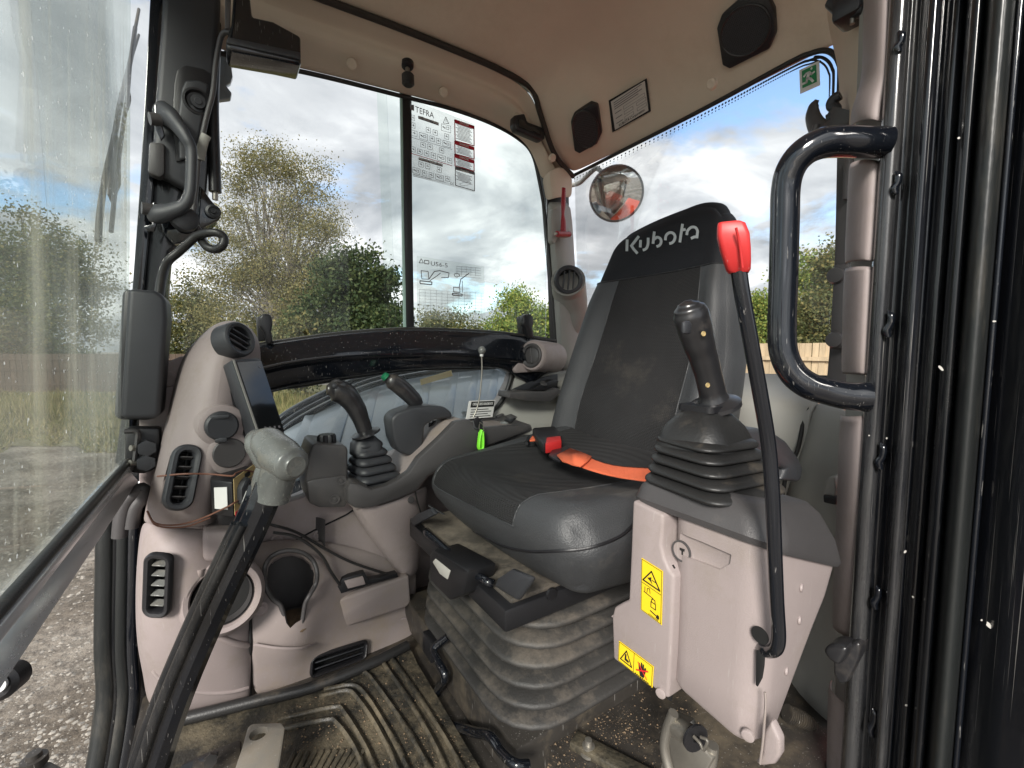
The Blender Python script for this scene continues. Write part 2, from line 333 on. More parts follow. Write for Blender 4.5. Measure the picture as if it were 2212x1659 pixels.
def add_tube(bm, pts, r, seg=12, n=6, smooth=True, flat=1.0, xh=None):
    """sweep; r a number or one per point (then interpolated); flat squashes the second axis"""
    k0 = len(pts)
    rs = r if isinstance(r, (list, tuple)) else [r] * k0
    if smooth and k0 > 2:
        q = spline(pts, n); rr = []
        for i in range(k0 - 1):
            for k in range(n): t = k / n; t = t * t * (3 - 2 * t); rr.append(rs[i] * (1 - t) + rs[i + 1] * t)
        rr.append(rs[-1]); pts, rs = q, rr
    pts = [Vector(p) for p in pts]; rings = []
    tg = (pts[1] - pts[0]).normalized(); fm = frame_from(tg, xh); x = fm.col[0].copy()
    for i, p in enumerate(pts):
        t = (pts[min(i + 1, len(pts) - 1)] - pts[max(i - 1, 0)]).normalized()
        x = (x - t * x.dot(t)).normalized(); y = t.cross(x)
        rings.append([bm.verts.new(p + (x * math.cos(a) + y * math.sin(a) * flat) * rs[i]) for a in [2 * math.pi * j / seg for j in range(seg)]])
    for a, b in zip(rings, rings[1:]):
        for j in range(seg): bm.faces.new((a[j], a[(j + 1) % seg], b[(j + 1) % seg], b[j]))
    bm.faces.new(list(reversed(rings[0]))); bm.faces.new(rings[-1])
def tube(name, pts, r, m, parent=None, seg=12, n=6, smooth=True, flat=1.0, xh=None):
    bm = bmesh.new(); add_tube(bm, pts, r, seg, n, smooth, flat, xh); return link(name, bm, m, parent, 60)
def add_lathe(bm, c, axis, prof, seg=28, sy=1.0, xh=None):
    fm = frame_from(axis, xh); x, y, z = fm.col[0], fm.col[1], fm.col[2]; rings = []
    for r, h in prof:
        if r < 1e-6: rings.append([bm.verts.new(c + z * h)])
        else: rings.append([bm.verts.new(c + z * h + (x * math.cos(a) + y * math.sin(a) * sy) * r) for a in [2 * math.pi * j / seg for j in range(seg)]])
    for a, b in zip(rings, rings[1:]):
        for j in range(seg):
            k = (j + 1) % seg
            if len(a) == 1 and len(b) == 1: continue
            if len(a) == 1: bm.faces.new((a[0], b[k], b[j]))
            elif len(b) == 1: bm.faces.new((a[j], a[k], b[0]))
            else: bm.faces.new((a[j], a[k], b[k], b[j]))
def lathe(name, c, axis, prof, m, parent=None, seg=28, sy=1.0, ang=38, xh=None):
    bm = bmesh.new(); add_lathe(bm, c, axis, prof, seg, sy, xh); return link(name, bm, m, parent, ang)
def disc_prof(r, t, b=None):
    b = b if b is not None else min(r, t) * 0.3
    return [(0, 0), (r, 0), (r, t - b), (r - b * 0.3, t - b * 0.3), (r - b, t), (0, t)]
def grid(name, rows, m, parent=None, thick=0.008, sub=2, off=0.0):
    bm = bmesh.new(); vs = [[bm.verts.new(p) for p in r] for r in rows]
    for a, b in zip(vs, vs[1:]):
        for j in range(len(a) - 1): bm.faces.new((a[j], a[j + 1], b[j + 1], b[j]))
    o = link(name, bm, m, parent, 60)
    if thick:
        s = o.modifiers.new('s', 'SOLIDIFY'); s.thickness = thick; s.offset = off
    if sub:
        s = o.modifiers.new('u', 'SUBSURF'); s.levels = sub; s.render_levels = sub
        for f in o.data.polygons: f.use_smooth = True
    return o
def cut(o, cutters):
    """carve openings; cutter objects are used up"""
    for c in cutters:
        md = o.modifiers.new('b', 'BOOLEAN'); md.object = c; md.operation = 'DIFFERENCE'; md.solver = 'EXACT'
    dg = bpy.context.evaluated_depsgraph_get(); dg.update()
    me = bpy.data.meshes.new_from_object(o.evaluated_get(dg)); old = o.data; o.modifiers.clear(); o.data = me; bpy.data.meshes.remove(old)
    for c in cutters: bpy.data.objects.remove(c)
    bm = bmesh.new(); bm.from_mesh(me); sharpen(bm, 30); bm.to_mesh(me); bm.free()
    return o
def rrect(w, d, r, n=4):
    out = []
    r = min(r, w * 0.49, d * 0.49)
    for cx, cy, a0 in ((w / 2 - r, d / 2 - r, 0), (-w / 2 + r, d / 2 - r, 90), (-w / 2 + r, -d / 2 + r, 180), (w / 2 - r, -d / 2 + r, 270)):
        for k in range(n + 1):
            a = R(a0 + 90 * k / n); out.append((cx + r * math.cos(a), cy + r * math.sin(a)))
    return out
def add_loft(bm, rings, cap=True):
    vs = [[bm.verts.new(p) for p in r] for r in rings]; n = len(vs[0])
    for a, b in zip(vs, vs[1:]):
        for j in range(n): bm.faces.new((a[j], a[(j + 1) % n], b[(j + 1) % n], b[j]))
    if cap: bm.faces.new(list(reversed(vs[0]))); bm.faces.new(vs[-1])
def loft(name, rings, m, parent=None, cap=True, ang=38):
    bm = bmesh.new(); add_loft(bm, rings, cap); return link(name, bm, m, parent, ang)
def bellows(name, p0, p1, s0, s1, folds, dep, m, parent, r=0.03, yaw=0.0, droop=0.0, pw=0.42, shingle=False):
    """stack of rounded folds between two rectangles; s = (x size, y size)"""
    rings = []; st = 12; tot = folds * st
    for i in range(tot + 1):
        t = i / tot; ph = (i % st) / st
        o = dep * (math.sin(math.pi * ph) ** pw * (1 - .18 * ph) - 0.5)
        if shingle:
            o = dep * ((ph / .2) ** .5 if ph < .2 else 1.0 if ph < .42 else 1 - ((ph - .42) / .58) ** 1.4) - dep * .5
        w = s0[0] * (1 - t) + s1[0] * t + 2 * o; d = s0[1] * (1 - t) + s1[1] * t + 2 * o
        c = p0.lerp(p1, t)
        ca, sa = math.cos(yaw), math.sin(yaw); ring = []
        for x, y in rrect(w, d, r + max(0, o) * 0.5, 5):
            z = 0
            if droop: z = -droop * (abs(x) / (w / 2)) ** 2 * (abs(y) / (d / 2)) ** 2
            ring.append(Vector((c.x + x * ca - y * sa, c.y + x * sa + y * ca, c.z + z)))
        rings.append(ring)
    return loft(name, rings, m, parent, True, 75)
def rounded(N, half, r, deform=None):
    """rounded box as a dict: verts, and faces each with their (a,b,c) cube centre"""
    vid = {}; verts = []; cube = []; faces = []
    def vert(p):
        k = tuple(round(q, 5) for q in p)
        if k not in vid:
            vid[k] = len(verts)
            q = [p[i] * half[i] for i in range(3)]; c = [max(-half[i] + r, min(half[i] - r, q[i])) for i in range(3)]
            dv = Vector([q[i] - c[i] for i in range(3)])
            v = Vector(c) + (dv.normalized() * r if dv.length > 1e-9 else dv)
            verts.append(deform(v, p) if deform else v); cube.append(p)
        return vid[k]
    for ax in range(3):
        for sg in (-1, 1):
            for i in range(N):
                for j in range(N):
                    q = []
                    for (ii, jj) in ((i, j), (i + 1, j), (i + 1, j + 1), (i, j + 1)):
                        def g(k):
                            t = -1 + 2 * k / N; return math.copysign(abs(t) ** 0.8, t)
                        p = [0, 0, 0]; p[ax] = sg; p[(ax + 1) % 3] = g(ii); p[(ax + 2) % 3] = g(jj); q.append(vert(tuple(p)))
                    if sg < 0: q.reverse()
                    faces.append((q, tuple(sum(cube[k][a] for k in q) / 4 for a in range(3))))
    return verts, faces
def from_faces(name, verts, faces, m, parent, pred=None, ang=60):
    bm = bmesh.new(); mp = {}
    for q, c in faces:
        if pred and not pred(c): continue
        vs = []
        for k in q:
            if k not in mp: mp[k] = bm.verts.new(verts[k])
            vs.append(mp[k])
        bm.faces.new(vs)
    return link(name, bm, m, parent, ang, recalc=False)
def border_tube(name, o, r, m, parent, lim=None):
    """piping or a stitched seam along the open edge of a panel"""
    bm = bmesh.new(); bm.from_mesh(o.data); w = wloc(o); out = bmesh.new()
    for e in bm.edges:
        if len(e.link_faces) == 1:
            a, b = (v.co + w for v in e.verts)
            if lim and not lim((a + b) / 2): continue
            add_tube(out, [a - (b - a) * .1, b + (b - a) * .1], r, 6, smooth=False)
    bm.free(); return link(name, out, m, parent, 60)
def text(name, s, o, ex, ey, size, m, parent, depth=0.0004, align='LEFT', bold=0.0, space=1.0):
    cu = bpy.data.curves.new(name, 'FONT'); cu.body = s; cu.size = size; cu.extrude = depth; cu.align_x = align; cu.offset = bold; cu.space_character = space
    cu.resolution_u = 2; cu.materials.append(m)
    t = bpy.data.objects.new(name, cu); COL.objects.link(t)
    ex = ex.normalized(); ez = ex.cross(ey).normalized(); ey = ez.cross(ex)
    mt = Matrix((ex, ey, ez)).transposed().to_4x4(); mt.translation = o - (wloc(parent) if parent else Vector())
    me = bpy.data.meshes.new_from_object(t); bpy.data.objects.remove(t); bpy.data.curves.remove(cu)
    me.transform(mt); t = bpy.data.objects.new(name, me); COL.objects.link(t); t.parent = parent
    if not me.materials: me.materials.append(m)
    return t
def fit(name, s, a, b, hgt, m, parent, off=None, bold=0.0):
    """lettering stretched between two world points"""
    t = text(name, s, Vector((0, 0, 0)), Vector((1, 0, 0)), Vector((0, 1, 0)), 1.0, m, None, 0.02, bold=bold)
    vs = t.data.vertices; x0 = min(v.co.x for v in vs); x1 = max(v.co.x for v in vs); y1 = max(v.co.y for v in vs); y0 = min(v.co.y for v in vs)
    ex = (b - a); W = ex.length; ex.normalize(); up = hgt.normalized(); ez = ex.cross(up).normalized()
    if ez.dot(EYE - a) < 0: ez = -ez
    off = off or 0.0; base = a - wloc(parent) + ez * off
    for v in vs: v.co = base + ex * ((v.co.x - x0) / (x1 - x0) * W) + up * ((v.co.y - y0) / (y1 - y0) * hgt.length) + ez * v.co.z * .015
    t.parent = parent; return t
class Plane2:
    """a flat sheet with corner o (lower left) and edges ex, ey; p(u,v,w) with u,v in 0..1, w metres proud"""
    def __init__(s, o, ex, ey, toward=None):
        s.o, s.ex, s.ey = o, ex, ey; s.n = ex.cross(ey).normalized()
        if toward is not None and s.n.dot(toward - o) < 0: s.n = -s.n
    def p(s, u, v, w=0.0): return s.o + s.ex * u + s.ey * v + s.n * w
    def poly(s, bm, pts, w=0.0006, th=0.0004):
        add_prism(bm, [s.p(u, v, w) for u, v in pts], s.n * th)
    def rect(s, bm, u0, v0, u1, v1, w=0.0006, th=0.0004): s.poly(bm, [(u0, v0), (u1, v0), (u1, v1), (u0, v1)], w, th)
    def line(s, bm, pts, t, w=0.0006, th=0.0004, closed=False):
        """t is thickness in metres"""
        n = len(pts); rng_ = range(n if closed else n - 1)
        for i in rng_:
            a = s.p(*pts[i]); b = s.p(*pts[(i + 1) % n]); d = (b - a)
            if d.length < 1e-6: continue
            q = s.n.cross(d.normalized()) * t * 0.5; e = d.normalized() * t * 0.3; W = s.n * w
            add_prism(bm, [a - q - e + W, b - q + e + W, b + q + e + W, a + q - e + W], s.n * th)
    def box(s, bm, u0, v0, u1, v1, t, w=0.0006): s.line(bm, [(u0, v0), (u1, v0), (u1, v1), (u0, v1)], t, w, closed=True)
    def sheet(s, name, m, parent, th=0.0006, bev=0.0, r=0.0):
        return prism(name, [s.p(0, 0), s.p(1, 0), s.p(1, 1), s.p(0, 1)], s.n * th, m, parent, bev)
def fr_px(a, b, c, **k):
    """Plane2 from picture points a lower-left, b lower-right, c upper-left on a plane"""
    A, B, C_ = U(a, **k), U(b, **k), U(c, **k); return Plane2(A, B - A, C_ - A, EYE)
# ------------------------------------------------------------------ outdoors
def ang_xy(px, dist):
    """ground point seen in picture column px, dist metres ahead"""
    r = (_fw * F + _rt * (px - 1106.0)); r.z = 0; r = r / r.dot(Vector((math.sin(YAW), math.cos(YAW), 0)))
    return Vector((r.x * dist, r.y * dist, 0))
def ground():
    m = bpy.data.materials.new('wet_gravel'); m.use_nodes = True; nt = m.node_tree; N = nt.nodes; L = nt.links; b = N['Principled BSDF']
    tc = N.new('ShaderNodeTexCoord')
    def noise(s, d, r=0.6, sc=(1, 1, 1)):
        mp = N.new('ShaderNodeMapping'); mp.inputs['Scale'].default_value = sc; L.new(tc.outputs['Object'], mp.inputs[0])
        t = N.new('ShaderNodeTexNoise'); t.inputs['Scale'].default_value = s; t.inputs['Detail'].default_value = d; t.inputs['Roughness'].default_value = r; L.new(mp.outputs[0], t.inputs['Vector']); return t.outputs['Fac']
    cr = N.new('ShaderNodeValToRGB'); e = cr.color_ramp.elements; e[0].position = 0.3; e[0].color = (0.085, 0.065, 0.048, 1); e[1].position = 0.72; e[1].color = (0.46, 0.405, 0.34, 1)
    k = e.new(0.5); k.color = (0.29, 0.25, 0.205, 1); L.new(noise(14, 10, 0.75), cr.inputs[0])
    cr2 = N.new('ShaderNodeValToRGB'); e = cr2.color_ramp.elements; e[0].position = 0.42; e[0].color = (0.45, 0.42, 0.38, 1); e[1].position = 0.6; e[1].color = (1, 1, 1, 1)
    L.new(noise(0.7, 5), cr2.inputs[0])
    mx = N.new('ShaderNodeMix'); mx.data_type = 'RGBA'; mx.blend_type = 'MULTIPLY'; mx.inputs[0].default_value = 1; L.new(cr.outputs[0], mx.inputs[6]); L.new(cr2.outputs[0], mx.inputs[7])
    L.new(mx.outputs[2], b.inputs['Base Color'])
    r = N.new('ShaderNodeMapRange'); L.new(noise(0.9, 4), r.inputs[0]); r.inputs[1].default_value = 0.4; r.inputs[2].default_value = 0.6; r.inputs[3].default_value = 0.35; r.inputs[4].default_value = 0.85
    L.new(r.outputs[0], b.inputs['Roughness'])
    bp = N.new('ShaderNodeBump'); bp.inputs['Strength'].default_value = 0.9; bp.inputs['Distance'].default_value = 0.03; L.new(noise(22, 8, 0.7), bp.inputs['Height'])
    b2 = N.new('ShaderNodeBump'); b2.inputs['Strength'].default_value = 0.8; b2.inputs['Distance'].default_value = 0.12; L.new(noise(2.5, 6), b2.inputs['Height']); L.new(bp.outputs[0], b2.inputs['Normal'])
    L.new(b2.outputs[0], b.inputs['Normal'])
    bm = bmesh.new(); bmesh.ops.create_grid(bm, x_segments=2, y_segments=2, size=400)
    o = link('ground', bm, m); tag(o, 'wet stony gravel yard with muddy patches', 'ground', kind='structure')
ground()
def soup(name, verts, faces, m, label, cat, kind=None, parent=None, group=None):
    me = bpy.data.meshes.new(name); me.from_pydata(verts, [], faces); me.materials.append(m)
    o = bpy.data.objects.new(name, me); COL.objects.link(o)
    if parent: o.parent = parent
    return tag(o, label, cat, group, kind)
def pebbles():
    V_, F_ = [], []
    for i in range(5200):
        d = 1.9 + 7.5 * rng.random() ** 1.6; p = ang_xy(-120 + 420 * rng.random(), d)
        s = (0.004 + 0.016 * rng.random() ** 4) * (0.7 + d * 0.08); b = len(V_); a = rng.random() * 6.3
        for k in range(5):
            an = a + k * 1.2566; rr = s * (0.7 + 0.6 * rng.random()); V_.append((p.x + rr * math.cos(an), p.y + rr * math.sin(an), 0.0)); 
        V_.append((p.x + s * .3 * rng.normal(), p.y + s * .3 * rng.normal(), s * (0.25 + 0.35 * rng.random())))
        for k in range(5): F_.append((b + k, b + (k + 1) % 5, b + 5))
    m = mat('wet_stone', (0.27, 0.245, 0.21), 0.6, var=0.5, vscale=9)
    soup('gravel_stones', V_, F_, m, 'loose grey stones lying on the wet yard', 'gravel', 'stuff')
pebbles()
def grass():
    V_, F_ = [], []
    for i in range(42000):
        d = 8.2 + 10.5 * rng.random() ** 1.25; px = -260 + 1250 * rng.random(); p = ang_xy(px, d)
        edge = 8.4 + 0.8 * math.sin(px * 0.02) + 0.5 * math.sin(px * 0.053)
        if d < edge: continue
        hgt = (0.10 + 0.32 * rng.random()) * min(1, 0.35 + (d - edge) * 0.3) * (0.6 + 0.7 * abs(math.sin(p.x * 0.9) * math.cos(p.y * 0.7)))
        a = rng.random() * 6.3; w = 0.012 + 0.012 * rng.random(); b = len(V_); lx, ly = rng.normal(0, 0.09, 2)
        V_ += [(p.x - w * math.cos(a), p.y - w * math.sin(a), 0), (p.x + w * math.cos(a), p.y + w * math.sin(a), 0), (p.x + lx, p.y + ly, hgt)]
        F_.append((b, b + 1, b + 2))
    soup('grass', V_, F_, M['grass'], 'rough dry grass bank beyond the gravel yard', 'grass', 'stuff')
    bm = bmesh.new()
    q = [ang_xy(-700, 8.7), ang_xy(1300, 8.7), ang_xy(1300, 24), ang_xy(-1200, 24)]
    for v in q: v.z = 0.012
    bm.faces.new([bm.verts.new(v) for v in q])
    o = link('grass_ground', bm, mat('grass_soil', (0.13, 0.12, 0.055), 0.9, var=0.4, vscale=1.5, bump=0.8, bscale=20)); tag(o, 'green and brown turf under the rough grass', 'turf', kind='structure')
grass()

def fence(name, pa, pb, hgt, pw, m, label, cat='fence', rail=True, nmax=300):
    root = thing(name, pa, label, cat)
    d = (pb - pa); n = min(nmax, int(d.length / pw)); u = d.normalized(); nrm = Vector((-u.y, u.x, 0)); rot = Matrix((u, nrm, Vector((0, 0, 1)))).transposed()
    for k in range(n):
        c = pa + u * (k + 0.5) * pw
        h = hgt + 0.012 * (rng.random() - 0.5)
        o = box('plank', c + Vector((0, 0, h / 2)) + nrm * (0.008 if k % 2 else -0.004), (pw * 0.97, 0.018, h), m, root, 0.0, rot @ Matrix.Rotation(R(rng.normal(0, 0.4)), 3, 'Y'))
    if rail:
        for z in (0.35, hgt * 0.58, hgt * 0.86):
            s = nrm * (0.04 if (nrm.dot(EYE - pa) > 0) else -0.04)
            box('rail', pa + u * (n * pw / 2) + s + Vector((0, 0, z)), (n * pw, 0.04, 0.07), m, root, 0, rot)
    return root
a0, a1 = U((1560, 755), x=9.0), U((1880, 755), x=9.0)
a0, a1 = Vector((9.0, 6.4, 0)), Vector((9.0, 1.3, 0))
fence('timber_fence', a0, a1, 2.07, 0.105, M['wood'], 'pale new timber fence of upright boards seen through the rear window')
fence('closeboard_fence', ang_xy(-260, 20), ang_xy(420, 20), 1.75, 0.14, M['wood2'], 'old dark brown board fence beyond the rough grass')

def tree(name, base, blobs, nleaf, lsize, ml, mb, label, trunk_r, group=None, stems=1, branchy=1.0, clump=0.55):
    """blobs: (dx along picture, height, radius horizontal, radius vertical); crown = leaf clumps with gaps"""
    root = thing(name, base, label, 'tree', group)
    rx = Vector((_rt.x, _rt.y, 0)); ry = Vector((-_rt.y, _rt.x, 0))
    cl = []
    for bx, bz, rh, rv in blobs:
        for k in range(int(7 + 16 * rh * rv / 3)):
            v = rng.normal(0, 1, 3); v /= np.linalg.norm(v); q = rng.random() ** 0.45
            c = base + rx * (bx + v[0] * rh * q) + ry * (v[1] * rh * q * 0.9) + Vector((0, 0, bz + v[2] * rv * q)); cl.append(c)
    V_, F_ = [], []
    per = max(4, nleaf // len(cl))
    C = np.array([tuple(c) for c in cl]); idx = np.repeat(np.arange(len(cl)), per); n = len(idx)
    P = C[idx] + np.clip(rng.normal(0, 1, (n, 3)), -1.7, 1.7) * np.array([clump, clump, clump * 0.75]) * (0.5 + rng.random((n, 1)))
    A = rng.normal(0, 1, (n, 3)); A /= np.linalg.norm(A, axis=1)[:, None]; B = np.cross(A, rng.normal(0, 1, (n, 3))); B /= np.linalg.norm(B, axis=1)[:, None]
    s = lsize * (0.6 + 0.8 * rng.random((n, 1)))
    Q = np.stack([P - A * s, P + B * s * 0.6, P + A * s, P - B * s * 0.6], 1).reshape(-1, 3) - np.array(tuple(base))
    me = bpy.data.meshes.new('crown'); me.from_pydata(Q.tolist(), [], np.arange(4 * n).reshape(-1, 4).tolist()); me.materials.append(ml)
    o = bpy.data.objects.new('crown', me); COL.objects.link(o); o.parent = root; o['kind'] = 'stuff'
    bm = bmesh.new(); top = max(b[1] for b in blobs)
    for s_ in range(stems):
        dx = (s_ - (stems - 1) / 2) * 0.5
        pts = [base + rx * dx, base + rx * dx * 1.5 + Vector((0, 0, top * 0.35)), base + rx * dx * 3 + Vector((rng.normal(0, .2), 0, top * 0.7)), base + rx * dx * 4 + Vector((0, 0, top * 1.02))]
        add_tube(bm, pts, [trunk_r, trunk_r * 0.75, trunk_r * 0.45, trunk_r * 0.1], 8, 4)
        for c in cl[:: max(1, int(3 / branchy))]:
            z0 = max(0.25 * top, (c.z - base.z) * 0.55); tt = z0 / top; j = base + rx * dx * (1 + 3 * tt) + Vector((0, 0, z0))
            mid = j.lerp(c, 0.5) + Vector((0, 0, 0.15)); add_tube(bm, [j, mid, c], [trunk_r * 0.3 * (1 - tt * .6), trunk_r * 0.17, trunk_r * 0.05], 5, 3)
    link('trunk', bm, mb, root, 60)
    return root
def tr(px, dist, y_top, half_px, **k):
    """put a tree by column, distance and the height of its top in the photograph"""
    g = ang_xy(px, dist); H = EYE.z + (755 - y_top) / 950.0 * dist; w = half_px / 950.0 * dist
    return g, H, w
g, H, w = tr(608, 22, 325, 155)
tree('birch_tree', g, [(0.0, H * .5, w * .7, H * .2), (-w * .5, H * .62, w * .55, H * .22), (-w * .35, H * .86, w * .28, H * .12), (w * .38, H * .80, w * .42, H * .14), (w * .1, H * .9, w * .25, H * .08), (w * .6, H * .62, w * .38, H * .16), (-w * .6, H * .38, w * .5, H * .12), (w * .3, H * .40, w * .6, H * .14), (0, H * .28, w * .9, H * .12), (w * .7, H * .5, w * .35, H * .12)], 80000, 0.045, M['leaf_birch'], M['bark'],
     'tall airy birch tree with thin yellow-green autumn leaves', 0.13, stems=2, branchy=1.4, clump=0.42)
g, H, w = tr(772, 18, 520, 112)
tree('broadleaf_tree', g, [(0, H * .66, w * .75, H * .26), (-w * .45, H * .45, w * .6, H * .24), (w * .45, H * .5, w * .6, H * .28), (0, H * .3, w * .9, H * .22)], 42000, 0.075, M['leaf_dark'], M['darkbark'],
     'round dense dark green tree left of the window divider', 0.16, clump=0.34)
g, H, w = tr(655, 17, 640, 70)
tree('broadleaf_tree', g, [(0, H * .6, w * .8, H * .3), (-w * .4, H * .35, w * .7, H * .3)], 14000, 0.06, M['leaf_aut'], M['darkbark'],
     'low yellowing bush-like tree in front of the birch stems', 0.08, clump=0.3)
g, H, w = tr(1130, 24, 605, 75)
tree('broadleaf_tree', g, [(0, H * .68, w * .6, H * .22), (-w * .4, H * .45, w * .6, H * .25), (w * .5, H * .5, w * .6, H * .28), (0, H * .3, w * .9, H * .2)], 26000, 0.07, M['leaf_mid'], M['darkbark'],
     'pale green rounded tree right of the lift chart', 0.14, clump=0.4)
g, H, w = tr(975, 26, 640, 95)
tree('broadleaf_tree', g, [(0, H * .62, w * .6, H * .2), (-w * .5, H * .42, w * .6, H * .2), (w * .5, H * .42, w * .6, H * .2), (0, H * .25, w * 1.0, H * .15)], 24000, 0.07, M['leaf_aut'], M['darkbark'],
     'olive tree behind the lift chart sticker', 0.12, clump=0.45)
g, H, w = tr(430, 24, 560, 90)
tree('broadleaf_tree', g, [(0, H * .62, w * .6, H * .25), (-w * .5, H * .42, w * .6, H * .25), (w * .5, H * .42, w * .6, H * .22), (0, H * .2, w * 1.0, H * .15)], 24000, 0.065, M['leaf_aut'], M['darkbark'],
     'mixed brown and green tree left of the birch', 0.12, clump=0.45)
g, H, w = tr(90, 24, 430, 165)
tree('broadleaf_tree', g, [(0, H * .68, w * .6, H * .24), (-w * .5, H * .5, w * .6, H * .25), (w * .45, H * .55, w * .5, H * .25), (0, H * .3, w * 1.0, H * .2)], 34000, 0.08, M['leaf_aut'], M['darkbark'],
     'large brown-green tree seen through the rain streaked front glass', 0.2, clump=0.5)
for px, d, yt, hw, ml, lab in ((1655, 15, 600, 70, 'leaf_mid', 'bright green tree behind the timber fence beside the red handle rod'), (1735, 16, 510, 95, 'leaf_mid', 'tall green tree behind the timber fence framed by the grab handle'),
                               (1800, 13, 485, 60, 'leaf_aut', 'yellow-tinged tree beside the rear cab pillar')):
    g, H, w = tr(px, d, yt, hw)
    tree('broadleaf_tree', g, [(0, H * .72, w * .55, H * .2), (-w * .4, H * .52, w * .6, H * .2), (w * .4, H * .52, w * .6, H * .22), (0, H * .3, w * .9, H * .22)], 26000, 0.05, M[ml], M['darkbark'], lab, 0.12, clump=0.28)
# far line of trees closing the horizon
V_, F_ = [], []
for i in range(26000):
    an = R(-75) + R(190) * rng.random(); d = 42 + 10 * rng.random(); hh = 3.2 + 1.7 * math.sin(an * 9) + 1.2 * math.sin(an * 23 + 1)
    p = np.array((math.sin(an) * d, math.cos(an) * d, max(0, hh) * rng.random() ** 0.7)); a = rng.normal(0, .28, 3); b = rng.normal(0, .28, 3); k = len(V_)
    V_ += [tuple(p), tuple(p + a), tuple(p + b)]; F_.append((k, k + 1, k + 2))
soup('far_hedge', V_, F_, M['leaf_dark'], 'distant dark line of trees and hedge on the horizon', 'hedge', 'stuff')

# ------------------------------------------------------------------ machine outside the right-hand glass
root = thing('machine_body', V(0.5, 1.6, -0.9), 'dark machine body with ribbed top cover tinted like reflected sky outside the lower side window', 'machine body')
outer = [(560, 962), (640, 900), (768, 838), (869, 812), (970, 799), (1060, 793), (1110, 796)]
inner = [(470, 1120), (590, 1060), (700, 1020), (830, 985), (940, 950), (1030, 915), (1110, 880)]
ro = [U(p, y=1.86) for p in outer]; ri = [U(p, y=1.38) for p in inner]
rm = [a.lerp(b, 0.5) + Vector((0, 0, 0.02)) for a, b in zip(ro, ri)]
grid('top_cover', [ro, [a.lerp(b, .25) + Vector((0, 0, .02)) for a, b in zip(ro, ri)], rm, [a.lerp(b, .8) + Vector((0, 0, .01)) for a, b in zip(ro, ri)], ri], M['bodygrey'], root, 0.01, 2)
for k, t in ((0, .15), (1, .3), (2, .0), (2, .5), (3, .1), (3, .6), (4, .2), (4, .7), (5, .3), (5, .8)):
    a = ro[k].lerp(ro[k + 1], t); b = ri[k].lerp(ri[k + 1], t); c = rm[k].lerp(rm[k + 1], t); w = Vector((0.016, 0, 0))
    p0 = a.lerp(c, .35) + Vector((0, 0, .012)); p1 = c.lerp(b, .75) + Vector((0, 0, .012))
    prism('rib', [p0 - w, p1 - w * 1.5, p1 + w * 1.5, p0 + w], Vector((0, 0, 0.010)), M['bodygrey'], root, 0.004)
for k, dy in enumerate((0.0, 0.05, 0.11)):
    tube('edge_rail', [p + Vector((0, -dy, 0.03 - 0.012 * k)) for p in ro], (0.016, 0.009, 0.012)[k], M['gloss'], root, 10, 5)
prism('side_skirt', [ro[0] + Vector((.1, .02, -.06)), ro[-1] + Vector((.5, .02, 0)), ro[-1] + Vector((.5, .02, -.9)), ro[0] + Vector((.1, .02, -1.0))], Vector((0, .05, 0)), M['gloss'], root, 0.01)
prism('label', [U((908, 820), y=1.7), U((975, 800), y=1.7), U((978, 812), y=1.7), U((910, 832), y=1.7)], Vector((0, 0.004, 0)), M['brass'], root)
root = thing('engine_cover', V(1.9, 0.8, -0.9), 'orange painted engine cover behind the cab', 'engine cover')
box('bonnet', V(1.95, 0.85, -0.58), (1.25, 1.7, 0.62), M['orangepaint'], root, 0.09, seg=4)
box('vent_panel', V(1.95, 0.0, -0.55), (0.7, 0.03, 0.3), M['black'], root, 0.01)

# ------------------------------------------------------------------ cab shell
def struct(o, label, cat): return tag(o, label, cat, kind='structure')
cabfloor = box('cab_floor', V(0.5, 0.72, -0.765), (1.36, 1.2, 0.05), M['dirtmetal'], None, 0.004); struct(cabfloor, 'scuffed black steel floor of the cab with mud', 'floor')
grv = [(380, -160), (560, -62), (720, 0), (860, 53), (1000, 110), (1085, 148), (1150, 187), (1168, 240), (1200, 330), (1240, 378)]
gy = [1.15, 1.15, 1.15, 1.15, 1.15, 1.155, 1.165, 1.18, 1.23, 1.285]
gro = [U(p, y=y) for p, y in zip(grv, gy)]
prof = [(-0.13, .90), (-0.02, .90), (0.14, .895), (0.35, .89), (0.6, .885), (0.76, .875), (0.90, .85), (1.0, .80), (1.085, .735), (1.13, .652)]
rows = []
for Y in (0.08, 0.12, 0.3, 0.55, 0.8, 0.98):
    rows.append([V(x, Y, h - (0.05 if Y == 0.08 else 0)) for x, h in prof])
rows.append([V(gro[i].x * .7 + prof[i][0] * .3, (1.08 if i < 9 else 1.18), (gro[i].z - EYE.z) * .55 + prof[i][1] * .45) for i in range(10)])
rows.append(gro)
wed = [(385, 88), (440, 102), (540, 128), (700, 163), (870, 206), (975, 233), (1060, 264), (1118, 296), (1150, 330), (1166, 392)]
we = [U(p, y=1.30) for p in wed]
rows.append([a.lerp(b, .10) + Vector((0, .01, .02)) for a, b in zip(gro, we)])
hl = grid('headliner', rows, M['liner'], None, 0.012, 3, 1); struct(hl, 'beige felt headliner of the cab roof', 'ceiling')
cpst = prism('corner_post', [U(p, y=1.33) for p in ((1172, 300), (1228, 330), (1240, 1000), (1208, 1000), (1196, 600), (1182, 420), (1170, 350))], Vector((0, .04, 0)), M['black'], None, .004); struct(cpst, 'black steel corner post outside the pillar trim', 'pillar')
mid1 = [a.lerp(b, .18) + Vector((0, 0.045, .0)) for a, b in zip(gro, we)]
mid2 = [a.lerp(b, .55) + Vector((0, -0.035, .0)) for a, b in zip(gro, we)]
mid3 = [a.lerp(b, .9) + Vector((0, -0.02, .0)) for a, b in zip(gro, we)]
